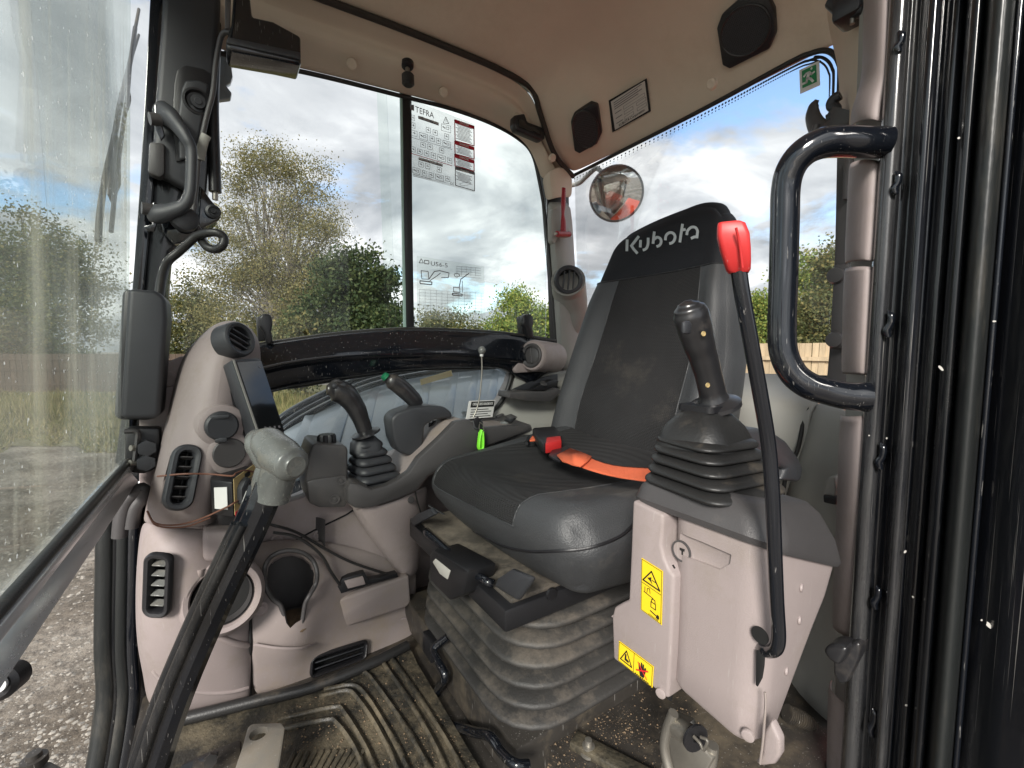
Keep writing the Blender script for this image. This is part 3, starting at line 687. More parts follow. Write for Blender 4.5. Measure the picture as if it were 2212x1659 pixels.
gro2 = [p + Vector((0, .012, -.008)) for p in gro]
sh = grid('side_header', [gro2, mid1, mid2, mid3, we], M['liner'], None, 0.012, 3, 1); struct(sh, 'beige moulded trim above the side window', 'trim')
sm = tube('headliner_seam', [p + Vector((0, .004, -.004)) for p in gro], 0.0085, M['liner_seam'], sh, 8, 5)
for i, p in enumerate([(900, 38), (1225, 160), (1320, 18)]):
    o = lathe('trim_button', U(p, h=.872), Vector((0, 0, -1)), [(0, 0), (.017, 0), (.016, .004), (.011, .006), (.010, .003), (0, .003)], M['liner'], hl, 20)
lathe('trim_button', U((1540, 182), x=1.03), Vector((-1, 0, -.3)), [(0, 0), (.013, 0), (.012, .010), (.008, .012), (0, .010)], M['liner'], hl, 20)
for p in ((760, 139), (875, 137), (958, 200), (1115, 254), (1192, 341)):
    lathe('trim_button', U(p, y=1.235), Vector((0, -1, -.5)), [(0, -.02), (.014, 0), (.013, .006), (.009, .008), (0, .006)], M['liner'], sh, 20)
# beige corner and grey pillar between side and rear window
L_, R_, Mi = [], [], []
cols = [(1166, 392, 1212, 330, 1240, 378), (1176, 430, 1212, 405, 1238, 425)]
crn = grid('corner_trim', [[U((1166, 385), y=1.30), U((1185, 370), y=1.235), U((1212, 352), y=1.24), U((1240, 374), x=1.12)],
                           [U((1173, 410), y=1.30), U((1190, 405), y=1.235), U((1215, 400), y=1.24), U((1239, 405), x=1.12)],
                           [U((1176, 436), y=1.30), U((1192, 430), y=1.235), U((1218, 424), y=1.24), U((1238, 430), x=1.12)]], M['liner'], None, 0.01, 2, 1)
struct(crn, 'beige corner trim between side and rear window', 'trim')
pr = []
for y0, a, b in ((432, 1176, 1238), (520, 1184, 1243), (640, 1193, 1250), (740, 1200, 1256), (850, 1206, 1262), (1000, 1215, 1275)):
    pr.append([U((a, y0), y=1.30), U((a + 12, y0), y=1.245), U((b - 20, y0), y=1.24), U((b, y0), x=1.125)])
cp = grid('corner_pillar', pr, M['grey'], None, 0.012, 1, 1); struct(cp, 'grey plastic corner pillar trim beside the seat back', 'pillar')
# black curved window beam
up_ = [(470, 772), (551, 751), (640, 737), (743, 723), (869, 714), (950, 715), (1020, 718), (1080, 722), (1137, 729), (1201, 739)]
cr_ = [(470, 828), (571, 791), (650, 778), (743, 767), (869, 764), (950, 762), (1003, 764), (1070, 770), (1127, 776), (1201, 790)]
lo_ = [(470, 880), (590, 838), (655, 828), (743, 813), (869, 796), (950, 792), (1010, 791), (1084, 791), (1101, 800), (1150, 830)]
bm = bmesh.new()
A = [U(p, y=1.215) for p in up_]; B = [U(p, y=1.19) for p in cr_]; C = [U(p, y=1.215) for p in lo_]
B2 = [U((p[0], p[1] + 5), y=1.205) for p in cr_]; A0 = [p + Vector((0, .09, .012)) for p in A]; C0 = [p + Vector((0, .09, -.002)) for p in C]
bmw = grid('window_beam', [A0, [p + Vector((0, .004, .003)) for p in A], A, [a.lerp(b, .5) for a, b in zip(A, B)], B, [p + Vector((0, .002, -.003)) for p in B], B2, C, [p + Vector((0, .004, -.003)) for p in C], C0], M['gloss'], None, 0.006, 1)
struct(bmw, 'glossy black curved beam under the side window', 'beam')
tube('seal', [U((p[0], p[1] - 2), y=1.225) for p in up_], 0.007, M['rubber'], bmw, 8, 5)
tube('seal', [U((p[0], p[1] + 2), y=1.24) for p in lo_[:8]] + [U(p, y=1.24) for p in ((1102, 806), (1101, 826), (1086, 862), (1060, 890), (1010, 912))], 0.008, M['rubber'], bmw, 8, 5)
# lower wall behind the consoles
def wall():
    o = prism('cab_side_wall', [U(p, y=1.26) for p in ((300, 800), (395, 770), (560, 760), (590, 838), (590, 1100), (800, 1004), (1010, 912), (1060, 890), (1086, 862), (1104, 826), (1112, 800), (1150, 780), (1215, 760), (1330, 800), (1330, 1200), (1100, 1500), (300, 1700), (190, 1650))], Vector((0, .05, 0)), M['mauve'], None, 0.0)
    return struct(o, 'mauve plastic lower side wall of the cab', 'wall')
wall()
# rear wall, ledge and rear left pillar
rw = grid('rear_wall', [[V(1.13, Y, -.062), V(1.11, Y, -.075), V(1.0, Y, -.11), V(.985, Y, -.13), V(.98, Y, -.2), V(1.02, Y, -.26), V(1.05, Y, -.5), V(1.05, Y, -.78)] for Y in (.40, .6, .8, 1.0, 1.2, 1.3)], M['grey'], None, 0.012, 2)
struct(rw, 'grey plastic rear wall and ledge behind the seat', 'wall')
rl = grid('rear_side_panel', [[U(p, x=x) for p, x in r] for r in (
    [((1745, 868), 1.06), ((1790, 870), .98), ((1840, 885), .93)],
    [((1735, 905), 1.06), ((1760, 912), .95), ((1835, 920), .90)],
    [((1728, 960), 1.05), ((1748, 985), .93), ((1832, 985), .90)],
    [((1700, 1060), 1.02), ((1725, 1080), .93), ((1828, 1080), .90)],
    [((1680, 1200), 1.0), ((1700, 1220), .93), ((1822, 1220), .90)],
    [((1690, 1400), 1.0), ((1720, 1400), .93), ((1815, 1400), .90)],
    [((1700, 1640), 1.0), ((1730, 1640), .93), ((1810, 1640), .90)])], M['grey'], None, 0.01, 2)
struct(rl, 'grey plastic panel inside the rear corner of the doorway', 'wall')
tube('panel_seam', [U(p, x=x) for p, x in (((1744, 868), 1.05), ((1748, 880), 1.0), ((1738, 900), .99), ((1732, 930), .98), ((1722, 975), .97), ((1700, 1020), .96), ((1690, 1070), .96))], 0.004, M['dark'], rl, 6, 4)
rp = prism('rear_pillar', [U(p, x=1.10) for p in ((1822, 80), (1818, 140), (1812, 300), (1804, 340), (1800, 540), (1788, 755), (1783, 812), (1778, 826), (1760, 832), (1760, 850), (1950, 850), (1990, 80))], Vector((.05, 0, 0)), M['dgrey'], None, 0.012)
struct(rp, 'dark grey pillar at the rear corner of the doorway', 'pillar')
st = prism('trim_strip', [U(p, x=1.075) for p in ((1800, 573), (1834, 568), (1828, 751), (1791, 754))], Vector((.02, 0, 0)), M['dgrey'], rp, 0.004)
for p in ((1806, 595), (1803, 734)): lathe('round_plug', U(p, x=1.072), Vector((-1, 0, 0)), [(0, 0), (.017, 0), (.015, .007), (0, .009)], M['dgrey'], rp, 20)
prism('slot_cover', [U(p, x=1.08) for p in ((1822, 345), (1836, 340), (1830, 430), (1818, 432))], Vector((.02, 0, 0)), M['dgrey'], rp, 0.003)
# header at the rear end by the door (dark corner)
dc = grid('door_corner_trim', [[U(p, x=x) for p, x in r] for r in (
    [((1780, -30), .95), ((1815, -30), .9), ((1870, -30), .84)], [((1790, 60), 1.02), ((1820, 60), .95), ((1868, 60), .86)],
    [((1805, 118), 1.10), ((1830, 115), .98), ((1862, 130), .88)], [((1815, 160), 1.10), ((1835, 200), .98), ((1858, 210), .88)], [((1814, 300), 1.10), ((1835, 300), .98), ((1850, 300), .88)])], M['liner'], None, 0.01, 2)
struct(dc, 'dark shaded trim at the rear top corner of the doorway', 'trim')

# ------------------------------------------------------------------ windows
def pane(name, pts, m, label=None, parent=None, th=Vector((0, .004, 0))):
    o = prism(name, pts, th, m, parent, 0)
    if parent is None: tag(o, label, 'window pane')
    return o
sw = thing('side_window', V(.45, 1.31, 0), 'two-pane sliding side window with a black upright divider', 'window')
pane('pane', [V(-.3, 1.318, -.04), V(.44, 1.318, -.04), V(.42, 1.318, .9), V(-.3, 1.318, .9)], M['glass'], None, sw)
pane('pane', [V(.405, 1.308, -.04), V(1.0, 1.308, -.04), V(1.0, 1.308, .9), V(.39, 1.308, .9)], M['glass_slide'], None, sw)
# divider: px 866..890
prism('divider', [U(p, y=1.30) for p in ((870, 190), (889, 190), (891, 478), (895, 715), (879, 715), (873, 478))], Vector((0, .008, 0)), M['black'], sw, 0.001)
prism('edge_strip', [U(p, y=1.302) for p in ((864, 190), (869, 190), (878, 715), (872, 715))], Vector((0, .006, 0)), mat('green_glass_edge', (.35, .5, .45), .15, var=.1), sw, 0.001)
tube('window_seal', [p + Vector((0, .002, -.002)) for p in we] + [U(p, y=1.30) for p in ((1178, 470), (1187, 560), (1196, 660), (1201, 738))], 0.006, M['rubber'], sw, 8, 5)
lw = pane('lower_window', [U(p, y=1.27) for p in ((560, 845), (800, 805), (960, 790), (1085, 790), (1104, 800), (1101, 826), (1086, 862), (1060, 892), (1010, 914), (800, 1008), (580, 1108))], M['glass_lower'], 'dusty lower side window pane beneath the black beam')
rwn = thing('rear_window', V(1.14, .85, -.05), 'rear window with dotted black border', 'window')
rc = [(1241, 378), (1500, 246), (1700, 138), (1750, 116), (1780, 109), (1800, 116), (1812, 134), (1815, 165), (1808, 320), (1800, 540), (1784, 821), (1600, 813), (1250, 800)]
pane('pane', [U(p, x=1.145) for p in rc], M['glass'], None, rwn, Vector((.004, 0, 0)))
tube('window_seal', [U(p, x=1.125) for p in rc[:9]], 0.006, M['rubber'], rwn, 8, 4)
prism('frit_band', [U(p, x=1.14) for p in ((1600, 806), (1790, 811), (1790, 822), (1600, 818))], Vector((.003, 0, 0)), M['black'], rwn)
bm = bmesh.new()
pa = [U(p, x=1.139) for p in rc[:9]]; sp = spline(pa, 16)
acc = 0
for k in range(1, len(sp)):
    for t in (0, .5):
        p = sp[k - 1].lerp(sp[k], t)
        for j, dz in enumerate((.014, .022)):
            q = p + (Vector((0, 1, -.55)).normalized() if k > 60 else Vector((0, 0, -1))) * dz
            add_lathe(bm, q, Vector((-1, 0, 0)), [(0, 0), (.0032 - j * .0012, 0), (0, .001)], 6)
link('frit_dots', bm, M['black'], rwn)
# ------------------------------------------------------------------ operator seat
def knob_flute(bm, c, ax, r, h, n=10):
    fm = frame_from(ax); x, y = fm.col[0], fm.col[1]
    for t0, t1, rr in ((0, h * .8, r), (h * .8, h, r * .85)):
        pass
    rings = []
    for z, s in ((0, 1.0), (h * .75, .97), (h, .82)):
        rings.append([c + fm.col[2] * z + (x * math.cos(a) + y * math.sin(a)) * r * s * (1 + 0.07 * math.cos(n * a)) for a in [2 * math.pi * j / (n * 4) for j in range(n * 4)]])
    add_loft(bm, rings)
seat = thing('operator_seat', V(.65, .77, -.64), 'black suspension seat in vinyl and woven fabric on dusty rubber bellows', 'seat')
# cushion
def dcush(v, c):
    x, y, z = v; a, b, cc = c          # a front(-1)..back, b far(+1)..near(-1), cc up
    Y = .735 + y * (1 + .04 * a); X = .655 + x
    h = -.312 + z
    X += -.03 * (1 - abs(b) ** 2.2) * max(0, -a) + .02
    cp_ = max(0, min(1, (cc + .6) / 1.2)); cp_ = cp_ * cp_ * (3 - 2 * cp_)
    h += .014 * math.exp(-((abs(b) - .86) / .16) ** 2) * cp_
    h -= .018 * math.exp(-(b / .6) ** 2) * max(0, cc) * (1 - max(0, a) * .5)
    h += .022 * max(0, -a) ** 2 * (1 - abs(b)) * max(0, cc)
    h += .028 * max(0, a) * cp_
    if cc < 0: X += .022 * max(0, -a) * (-cc); Y -= .03 * b * (-cc) * .6
    h += .018 * (-b) * max(0, -a)    # near front corner sits a touch higher
    h += -.03 * max(0, -a) * abs(b) ** 3 * cp_
    if cc < 0: h += cc * .034 * (.55 - .45 * b) * (1 if a < .5 else .6)
    return V(X, Y, h)
vs, fs = rounded(28, (.265, .292, .062), .052, dcush)
def infab(c):
    a, b, cc = c; lo = -.5; hi = .78
    return lo < b < hi and cc > -.05 and (cc > .93 and a < .9 or a < -.93 and cc > .25)
from_faces('cushion_cover', vs, fs, M['vinyl'], seat, lambda c: not infab(c))
ci = from_faces('cushion_insert', vs, fs, M['fabric'], seat, infab); border_tube('piping', ci, .0017, M['vinyl'], ci)
# backrest with rake and taper
def dback(v, c):
    x, y, z = v; a, b, cc = c; t = (cc + 1) / 2
    w = 1.0 - .03 * t - (.13 if b > 0 else .27) * max(0, (t - .42) / .58) ** 1.3
    if t > .8: w *= 1 - .05 * ((t - .8) / .2) ** 2
    Y = .785 - .035 * t + y * w * (1 if b > 0 else .86 - .30 * t * t)
    X = .885 + .17 * t + x * (1 - .25 * t)
    if a < 0: X += -.038 * math.exp(-((abs(b) - .84) / .17) ** 2) * (1 - t) ** .4 * max(0, min(1, (.86 - t) / .2)) + .018 * math.exp(-(b / .55) ** 2) * max(0, min(1, (1 - t) / .25))
    if a < 0: X -= .03 * math.exp(-((t - .22) / .18) ** 2) * (1 - abs(b)) ** .5
    h = .032 + z
    h -= (.022 if b > 0 else .035) * abs(b) ** 2.5 * max(0, cc) ** 3
    if cc > .5: h -= .012 * (b + .2) * 1
    return V(X, Y, h)
vs, fs = rounded(34, (.058, .292, .345), .055, dback)
def zone(c):
    a, b, cc = c
    if cc > .50: return 2
    if a < -.9 and -.62 - .0 * cc < b < .60 and cc > -.97: return 1
    return 0
from_faces('backrest_cover', vs, fs, M['vinyl'], seat, lambda c: zone(c) == 0)
bi = from_faces('backrest_insert', vs, fs, M['fabric'], seat, lambda c: zone(c) == 1); border_tube('piping', bi, .0014, M['vinyl'], bi)
head = from_faces('headrest_cover', vs, fs, M['neo'], seat, lambda c: zone(c) == 2)

from mathutils.bvhtree import BVHTree
def bvh(*objs):
    V_, F_ = [], []
    for o in objs:
        w = wloc(o); b = len(V_); V_ += [v.co + w for v in o.data.vertices]; F_ += [[b + i for i in p.vertices] for p in o.data.polygons]
    return BVHTree.FromPolygons(V_, F_)
def hit(bv, p, proud=0.0012):
    d = (U(p, d=1.0) - EYE).normalized(); h = bv.ray_cast(EYE, d)
    return (h[0] - d * proud) if h[0] is not None else U(p, d=1.1)
def UP(p, P0, n):
    d = U(p, d=1.0) - EYE; return EYE + d * ((P0 - EYE).dot(n) / d.dot(n))
def stroke(bm, bv, pts, w, proud=0.0015):
    """a printed stroke following a surface"""
    pts = [Vector((a, b)) for a, b in pts]; L_ = []
    if len(pts) < 4: pts = [pts[i].lerp(pts[i + 1], k / 6) for i in range(len(pts) - 1) for k in range(6)] + [pts[-1]]
    for i, p in enumerate(pts):
        t = (pts[min(i + 1, len(pts) - 1)] - pts[max(i - 1, 0)]).normalized(); n = Vector((-t.y, t.x)) * w / 2
        L_.append((bm.verts.new(hit(bv, p + n, proud)), bm.verts.new(hit(bv, p - n, proud))))
    for a, b in zip(L_, L_[1:]): bm.faces.new((a[0], a[1], b[1], b[0]))
bvs = bvh(head)
def Z1(pts): return [(1296 + a * .15624, 432 + b * .15624) for a, b in pts]
def sp2(pts, n=5): return [(v.x, v.y) for v in spline([Vector((a, b, 0)) for a, b in pts], n)]
letters = {'K': [[(376, 546), (374, 625), (371, 708)], [(538, 500), (480, 575), (426, 645)], [(432, 628), (470, 685), (520, 740)]],
           'u': [[(562, 553), (560, 600), (557, 655)], [(666, 522), (665, 600), (650, 655), (625, 682), (592, 693)]],
           'b': [[(752, 436), (742, 520), (734, 606)], [(748, 545), (790, 515), (835, 535), (846, 580), (825, 625), (782, 645)]],
           'o': [[(903, 556), (915, 490), (962, 452), (1012, 460), (1038, 505), (1025, 560), (995, 592), (958, 602)]],
           't': [[(1142, 330), (1124, 450), (1104, 586)], [(1128, 415), (1155, 412), (1184, 404)]],
           'a': [[(1200, 485), (1212, 425), (1262, 378), (1318, 380), (1348, 425), (1345, 470), (1340, 530)], [(1345, 505), (1300, 512), (1258, 532)]]}
for ch, ss in letters.items():
    bm = bmesh.new()
    for s_ in ss:
        q = Z1(s_); q = sp2(q) if len(q) > 3 else q
        stroke(bm, bvs, q, 5.8, .0032)
    link('letter_' + ch.lower(), bm, M['logo'], head, 60, recalc=False)
# seams
bva = bvh(*[o for o in seat.children])
border_tube('piping', head, .0020, M['black'], head)
def seam(pts, r=.0022, parent=seat, m='black', name='seam', bv=None):
    return tube(name, [hit(bv or bva, p, 0.0004) for p in sp2(pts, 5)], r, M[m], parent, 6, smooth=False)
# frame, plate and handles
seam([(925, 1092), (1000, 1134), (1080, 1176), (1140, 1190), (1200, 1190), (1270, 1184), (1340, 1158), (1380, 1120)], .0026, name='piping')
box('frame_plate', V(.655, .797, -.440), (.59, .445, .040), M['black'], seat, .006)
box('frame_tray', V(.665, .797, -.416), (.575, .425, .010), M['dustplate'], seat, .004)
bellows('suspension_bellows', V(.695, .80, -.665), V(.70, .80, -.455), (.585, .425), (.55, .41), 6, .062, M['bellows'], seat, r=.085, shingle=True)
tube('adjust_bar', [U(p, x=x) for p, x in (((962, 1135), .45), ((925, 1140), .40), ((921, 1150), .36), ((940, 1166), .36), ((1000, 1220), .36), ((1045, 1252), .36), ((1062, 1259), .37), ((1085, 1256), .42))], .0075, M['gloss'], seat, 12, 5)
prism('paddle', [U(p, x=.352) for p in ((1066, 1266), (1074, 1248), (1104, 1228), (1147, 1246), (1143, 1256), (1114, 1297), (1104, 1290), (1080, 1276))], Vector((.012, 0, -.004)), M['char'], seat, .005)
prism('paddle', [U(p, x=.36) for p in ((884, 1122), (900, 1110), (928, 1098), (938, 1112), (908, 1128), (892, 1138))], Vector((.012, 0, 0)), M['char'], seat, .004)
box('paddle_bracket', U((905, 1132), x=.385), (.03, .05, .02), M['dirtmetal'], seat, .003)
wb = prism('weight_gauge', [U(p, x=.335) for p in ((926, 1196), (936, 1188), (998, 1226), (1010, 1236), (1006, 1262), (1000, 1286), (970, 1298), (928, 1256))], Vector((.06, 0, 0)), M['black'], seat, .006)
prism('gauge_window', [U(p, x=.3335) for p in ((934, 1214), (940, 1207), (972, 1233), (966, 1252), (950, 1240))], Vector((.003, 0, 0)), M['silver'], wb, .001)
for p in ((907, 1160), (1051, 1296)): lathe('cap', U(p, x=.386), Vector((-1, 0, 0)), [(0, 0), (.011, 0), (.010, .004), (0, .005)], M['black'], seat, 16)
lathe('cap', U((1190, 1282), y=.574), Vector((0, -1, 0)), [(0, 0), (.011, 0), (.010, .004), (0, .005)], M['black'], seat, 16)
bb = box('belt_mount', U((1150, 948), h=-.25), (.05, .03, .02), M['black'], seat, .004)
# seat belt
bk = thing('seat_belt', U((1180, 960), h=-.235), 'bright orange seat belt with black buckle lying across the seat', 'seat belt')
B0 = [U(p, h=-.235) for p in ((1158, 964), (1150, 944), (1200, 940), (1214, 962), (1212, 974), (1172, 982))]
bkl = prism('buckle', B0, Vector((0, 0, .026)), M['black'], bk, .006)
b1, b2, b3, b4 = U((1178, 978), h=-.236), U((1214, 971), h=-.236), U((1214, 957), h=-.219), U((1178, 962), h=-.219)
rb = prism('release_button', [U(p, h=-.232) for p in ((1178, 981), (1213, 973), (1211, 962), (1180, 966))], Vector((0, 0, .024)), M['red'], bkl, .003)
prism('tongue', [U(p, h=-.232) for p in ((1185, 988), (1192, 977), (1222, 968), (1236, 975), (1210, 1000), (1196, 996))], Vector((0, 0, .006)), M['black'], bk, .002)
tube('buckle_stalk', [U(p, h=-.24) for p in ((1138, 958), (1142, 944), (1158, 941), (1172, 946), (1158, 956))], .004, M['black'], bk, 8)
prism('webbing_stub', [U(p, h=-.232) for p in ((1144, 954), (1150, 946), (1162, 945), (1158, 954))], Vector((0, 0, .006)), M['orange'], bk, .001)
top = [((1203, 984), -.226), ((1225, 973), -.224), ((1252, 974), -.222), ((1282, 992), -.225), ((1325, 1005), -.222), ((1370, 1008), -.215), ((1420, 1010), -.205), ((1480, 1010), -.20)]
bot = [((1214, 999), -.226), ((1240, 1005), -.224), ((1268, 1017), -.222), ((1300, 1026), -.225), ((1335, 1034), -.222), ((1375, 1040), -.215), ((1420, 1046), -.205), ((1480, 1050), -.20)]
grid('webbing', [[U(p, h=h) for p, h in top], [U(p, h=h) for p, h in bot]], M['orange'], bk, .003, 1)
lp = grid('webbing_fold', [[U(p, h=h + .004) for p, h in (((1203, 984), -.226), ((1232, 969), -.222), ((1262, 980), -.22), ((1278, 987), -.222))], [U(p, h=h + .004) for p, h in (((1215, 997), -.226), ((1236, 1004), -.222), ((1254, 1008), -.22), ((1272, 995), -.222))]], M['orange'], bk, .003, 0)
text('stamp', 'XXXXXXXXX', U((1242, 1001), h=-.214), Vector((.72, -.35, 0)), Vector((.3, .8, .4)), .008, M['ink'], bk) if False else None
# arm rest behind the control box
arm = prism('armrest', [U(p, y=.36) for p in ((1590, 930), (1640, 925), (1672, 934), (1700, 953), (1724, 985), (1736, 1010), (1733, 1034), (1726, 1042), (1688, 1038), (1700, 1014), (1672, 1003), (1630, 1010), (1600, 1100))], Vector((0, .05, 0)), M['char'], seat, .012, 3)
# riser box under the seat with folding rod
rs = thing('seat_riser', V(.7, .78, -.74), 'scuffed black steel riser box under the seat', 'seat base')
prism('front_plate', [V(.372, 1.10, -.735), V(.372, .56, -.735), V(.372, .56, -.655), V(.372, 1.10, -.655)], Vector((.62, 0, 0)), M['dirtmetal'], rs, .004)
box('side_plate', V(.80, .40, -.700), (.72, .42, .03), M['dirtmetal'], rs, .004)
box('cross_bar', V(.56, .36, -.678), (.03, .40, .016), M['mat'], rs, .004, Matrix.Rotation(R(24), 3, 'Z'))
lathe('bolt', U((1271, 1626), h=-.683), Vector((0, 0, 1)), [(0, 0), (.0145, 0), (.0145, .004), (.0105, .005), (.0105, .014), (.006, .015), (.006, .024), (0, .025)], M['steel'], rs, 6 * 4)
tube('release_rod', [U(p, x=x) for p, x in (((968, 1375), .38), ((938, 1402), .355), ((948, 1430), .35), ((962, 1462), .35), ((945, 1490), .35), ((948, 1525), .35), ((975, 1562), .35), ((1020, 1580), .35), ((1058, 1590), .35), ((1082, 1622), .35), ((1112, 1650), .35), ((1140, 1652), .37))], .0085, M['gloss'], rs, 12, 5)
box('latch_plate', U((930, 1395), x=.366), (.02, .05, .05), M['black'], rs, .003)
# ------------------------------------------------------------------ shared builders for vents and handles
def quad_uv(q, u, v): return q[0].lerp(q[1], u).lerp(q[3].lerp(q[2], u), v)     # q: bl, br, tr, tl
def ring_uv(q, inset, r, n=5):
    w = (q[1] - q[0]).length; h = (q[3] - q[0]).length; out = []
    for x, y in rrect(w - 2 * inset, h - 2 * inset, r, n): out.append(quad_uv(q, .5 + x / w, .5 + y / h))
    return out
def vent(name, q, nslat, parent, m='black', label=None, across=True, ms='black', depth=.03, fw=.012, rad=.02, tilt=.5, divider=False):
    """q: bl, br, tr, tl world corners seen from the cab. frame > slats, dark box behind"""
    n = (q[1] - q[0]).cross(q[3] - q[0]).normalized()
    if n.dot(EYE - q[0]) < 0: n = -n
    rr = [[p + n * w for p in ring_uv(q, i, max(.003, rad - i))] for i, w in ((0, 0), (.001, .006), (.004, .009), (fw - .003, .008), (fw, .004), (fw + .001, -depth))]
    root = loft(name, rr, M[m], parent, False)
    if label: root['label'] = label
    bm = bmesh.new(); f = [bm.verts.new(p - n * depth * .96) for p in ring_uv(q, fw, .004)]; bm.faces.new(f); link('duct', bm, M['dark'], root)
    w = (q[1] - q[0]).length; h = (q[3] - q[0]).length
    for k in range(nslat):
        t = (k + .5) / nslat
        if across:
            vv = (fw + .002 + (h - 2 * fw - .004) * t) / h; a, b = quad_uv(q, (fw + .001) / w, vv), quad_uv(q, 1 - (fw + .001) / w, vv); up = (q[3] - q[0]).normalized()
        else:
            uu = (fw + .002 + (w - 2 * fw - .004) * t) / w; a, b = quad_uv(q, uu, (fw + .001) / h), quad_uv(q, uu, 1 - (fw + .001) / h); up = (q[1] - q[0]).normalized()
        dirn = (n * (1 - tilt) + up * tilt).normalized() * .011; th = up.cross((b - a).normalized()).normalized()
        th = (b - a).normalized().cross(dirn).normalized() * .0012
        prism('slat', [a - dirn - th, b - dirn - th, b + dirn * .35 - th, a + dirn * .35 - th], th * 2, M[ms], root, .0005, 1)
    if divider:
        a, b = quad_uv(q, .55, fw / h), quad_uv(q, .55, 1 - fw / h); e = (q[1] - q[0]).normalized() * .0012
        prism('divider', [a - n * .016 - e, a - n * .008 - e, b - n * .008 - e, b - n * .016 - e], e * 2, M['dark'], root)
    return root
def round_vent(name, c, ax, r, parent, m='char', nsl=3, xh=None, closed=False):
    ax = ax.normalized()
    o = lathe(name, c, ax, [(r * 1.0, -.03), (r * 1.02, 0), (r * .98, r * .16), (r * .9, r * .22), (r * .72, r * .16), (r * .70, r * .05), (r * .68, -.028)], M[m], parent, 36)
    lathe('duct', c, ax, [(0, -.026), (r * .7, -.026), (r * .7, -.024)], M['dark'], o, 24)
    fm = frame_from(ax, xh); x, y = fm.col[0], fm.col[1]
    if closed:
        lathe('flap', c, ax, [(0, r * .12), (r * .5, r * .10), (r * .69, r * .02)], M[m], o, 32)
        tube('flap_rib', [c + ax * r * .13 + x * r * .62 * s + y * 0 for s in (-1, 1)], r * .05, M[m], o, 8, smooth=False)
        return o
    for k in range(nsl):
        t = (k + 1) / (nsl + 1) * 2 - 1; hw = r * .68 * math.sqrt(1 - t * t); p = c + y * t * r * .68 + ax * r * .02
        e = y * r * .045; d = ax * r * .2
        prism('slat', [p - x * hw - e - d, p + x * hw - e - d, p + x * hw - e + d * .6, p - x * hw - e + d * .6], e * 2, M[m], o, .0006, 1)
    return o
def joystick(root, base, tip_pts, radii, m, flange_r, flat=.85, xh=None):
    g = tube('grip', tip_pts, radii, M[m], root, 20, 7, flat=flat, xh=xh)
    ax = (tip_pts[1] - tip_pts[0]).normalized()
    lathe('flange', tip_pts[0] - ax * .002, ax, [(0, -.004), (flange_r * .7, -.006), (flange_r, -.002), (flange_r * .98, .003), (flange_r * .6, .008), (0, .012)], M[m], root, 28)
    return g

def hole(q, ins=.008, dep=.06):
    n = (q[1] - q[0]).cross(q[3] - q[0]).normalized(); r = ring_uv(q, ins, .012)
    return prism('cutter', [p - n * dep for p in r], n * dep * 2, M['dark'], None)
# ------------------------------------------------------------------ dash tower in the front corner
tower = thing('dash_tower', V(-.02, 1.08, -.3), 'mauve plastic dash tower with round vent at its top', 'dash')
rows = [[((470, 706), 1.20), ((482, 701), 1.14), ((500, 695), 1.12), ((528, 700), 1.11), ((545, 716), 1.11), ((554, 740), 1.16)],
        [((438, 733), 1.20), ((452, 724), 1.12), ((470, 722), 1.08), ((490, 740), 1.05), ((535, 768), 1.06), ((557, 768), 1.16)],
        [((400, 772), 1.20), ((412, 768), 1.12), ((440, 764), 1.06), ((480, 772), 1.03), ((530, 790), 1.06), ((560, 800), 1.18)],
        [((385, 830), 1.20), ((398, 830), 1.10), ((425, 830), 1.03), ((470, 835), 1.01), ((525, 850), 1.04), ((570, 860), 1.18)],
        [((368, 905), 1.19), ((380, 905), 1.08), ((410, 905), 1.01), ((460, 905), .99), ((520, 915), 1.02), ((560, 930), 1.14)],
        [((350, 990), 1.18), ((362, 990), 1.06), ((390, 990), .995), ((455, 985), .98), ((495, 985), 1.00), ((540, 1000), 1.10)],
        [((332, 1060), 1.18), ((346, 1060), 1.05), ((380, 1060), .99), ((440, 1050), .98), ((455, 1060), 1.00), ((470, 1075), 1.10)],
        [((322, 1105), 1.17), ((334, 1110), 1.05), ((370, 1116), .985), ((430, 1112), .98), ((448, 1110), 1.00), ((460, 1120), 1.10)],
        [((318, 1128), 1.17), ((330, 1130), 1.06), ((370, 1136), 1.02), ((430, 1133), 1.0), ((450, 1130), 1.02), ((462, 1138), 1.12)]]
tb = grid('body', [[U(p, y=y) for p, y in r] for r in rows], M['mauve'], tower, .01, 3, 1)
round_vent('round_vent', U((515, 733), y=1.035), Vector((.66, -.72, .22)), .035, tower, 'char', 3, Vector((.8, .5, -.5)))
for p, r in (((478, 919), .033), ((495, 978), .033)):
    lathe('socket_boss', U(p, y=1.00), Vector((.25, -1, 0)), [(r * 1.35, -.02), (r * 1.2, .012), (r * 1.0, .016), (0, .016)], M['mauve'], tower, 32)
s1 = lathe('socket_cap', U((477, 919), y=.985), Vector((.25, -1, 0)), [(0, 0), (.0275, 0), (.0275, .010), (.024, .013), (.012, .0125), (0, .013)], M['char'], tower, 32)
box('hinge', U((474, 900), y=.975), (.030, .012, .008), M['char'], s1, .002)
box('tab', U((478, 950), y=.975), (.020, .01, .010), M['char'], s1, .003)
fit('lettering', 'SOCKET', U((459, 922), y=.970), U((496, 918), y=.978), Vector((0, 0, .008)), M['black'], s1)
lathe('blank_cap', U((495, 978), y=.985), Vector((.25, -1, 0)), [(0, 0), (.028, 0), (.028, .003), (.026, .005), (0, .005)], M['dgrey'], tower, 32)
q = [U(p, y=y) for p, y in (((343, 1103), .955), ((414, 1105), .965), ((442, 961), .985), ((374, 958), .985))]
cut(tb, [hole(q)])
vent('tall_vent', q, 5, tower, 'char', None, True, 'dgrey', .03, .013, .022, .25, True)
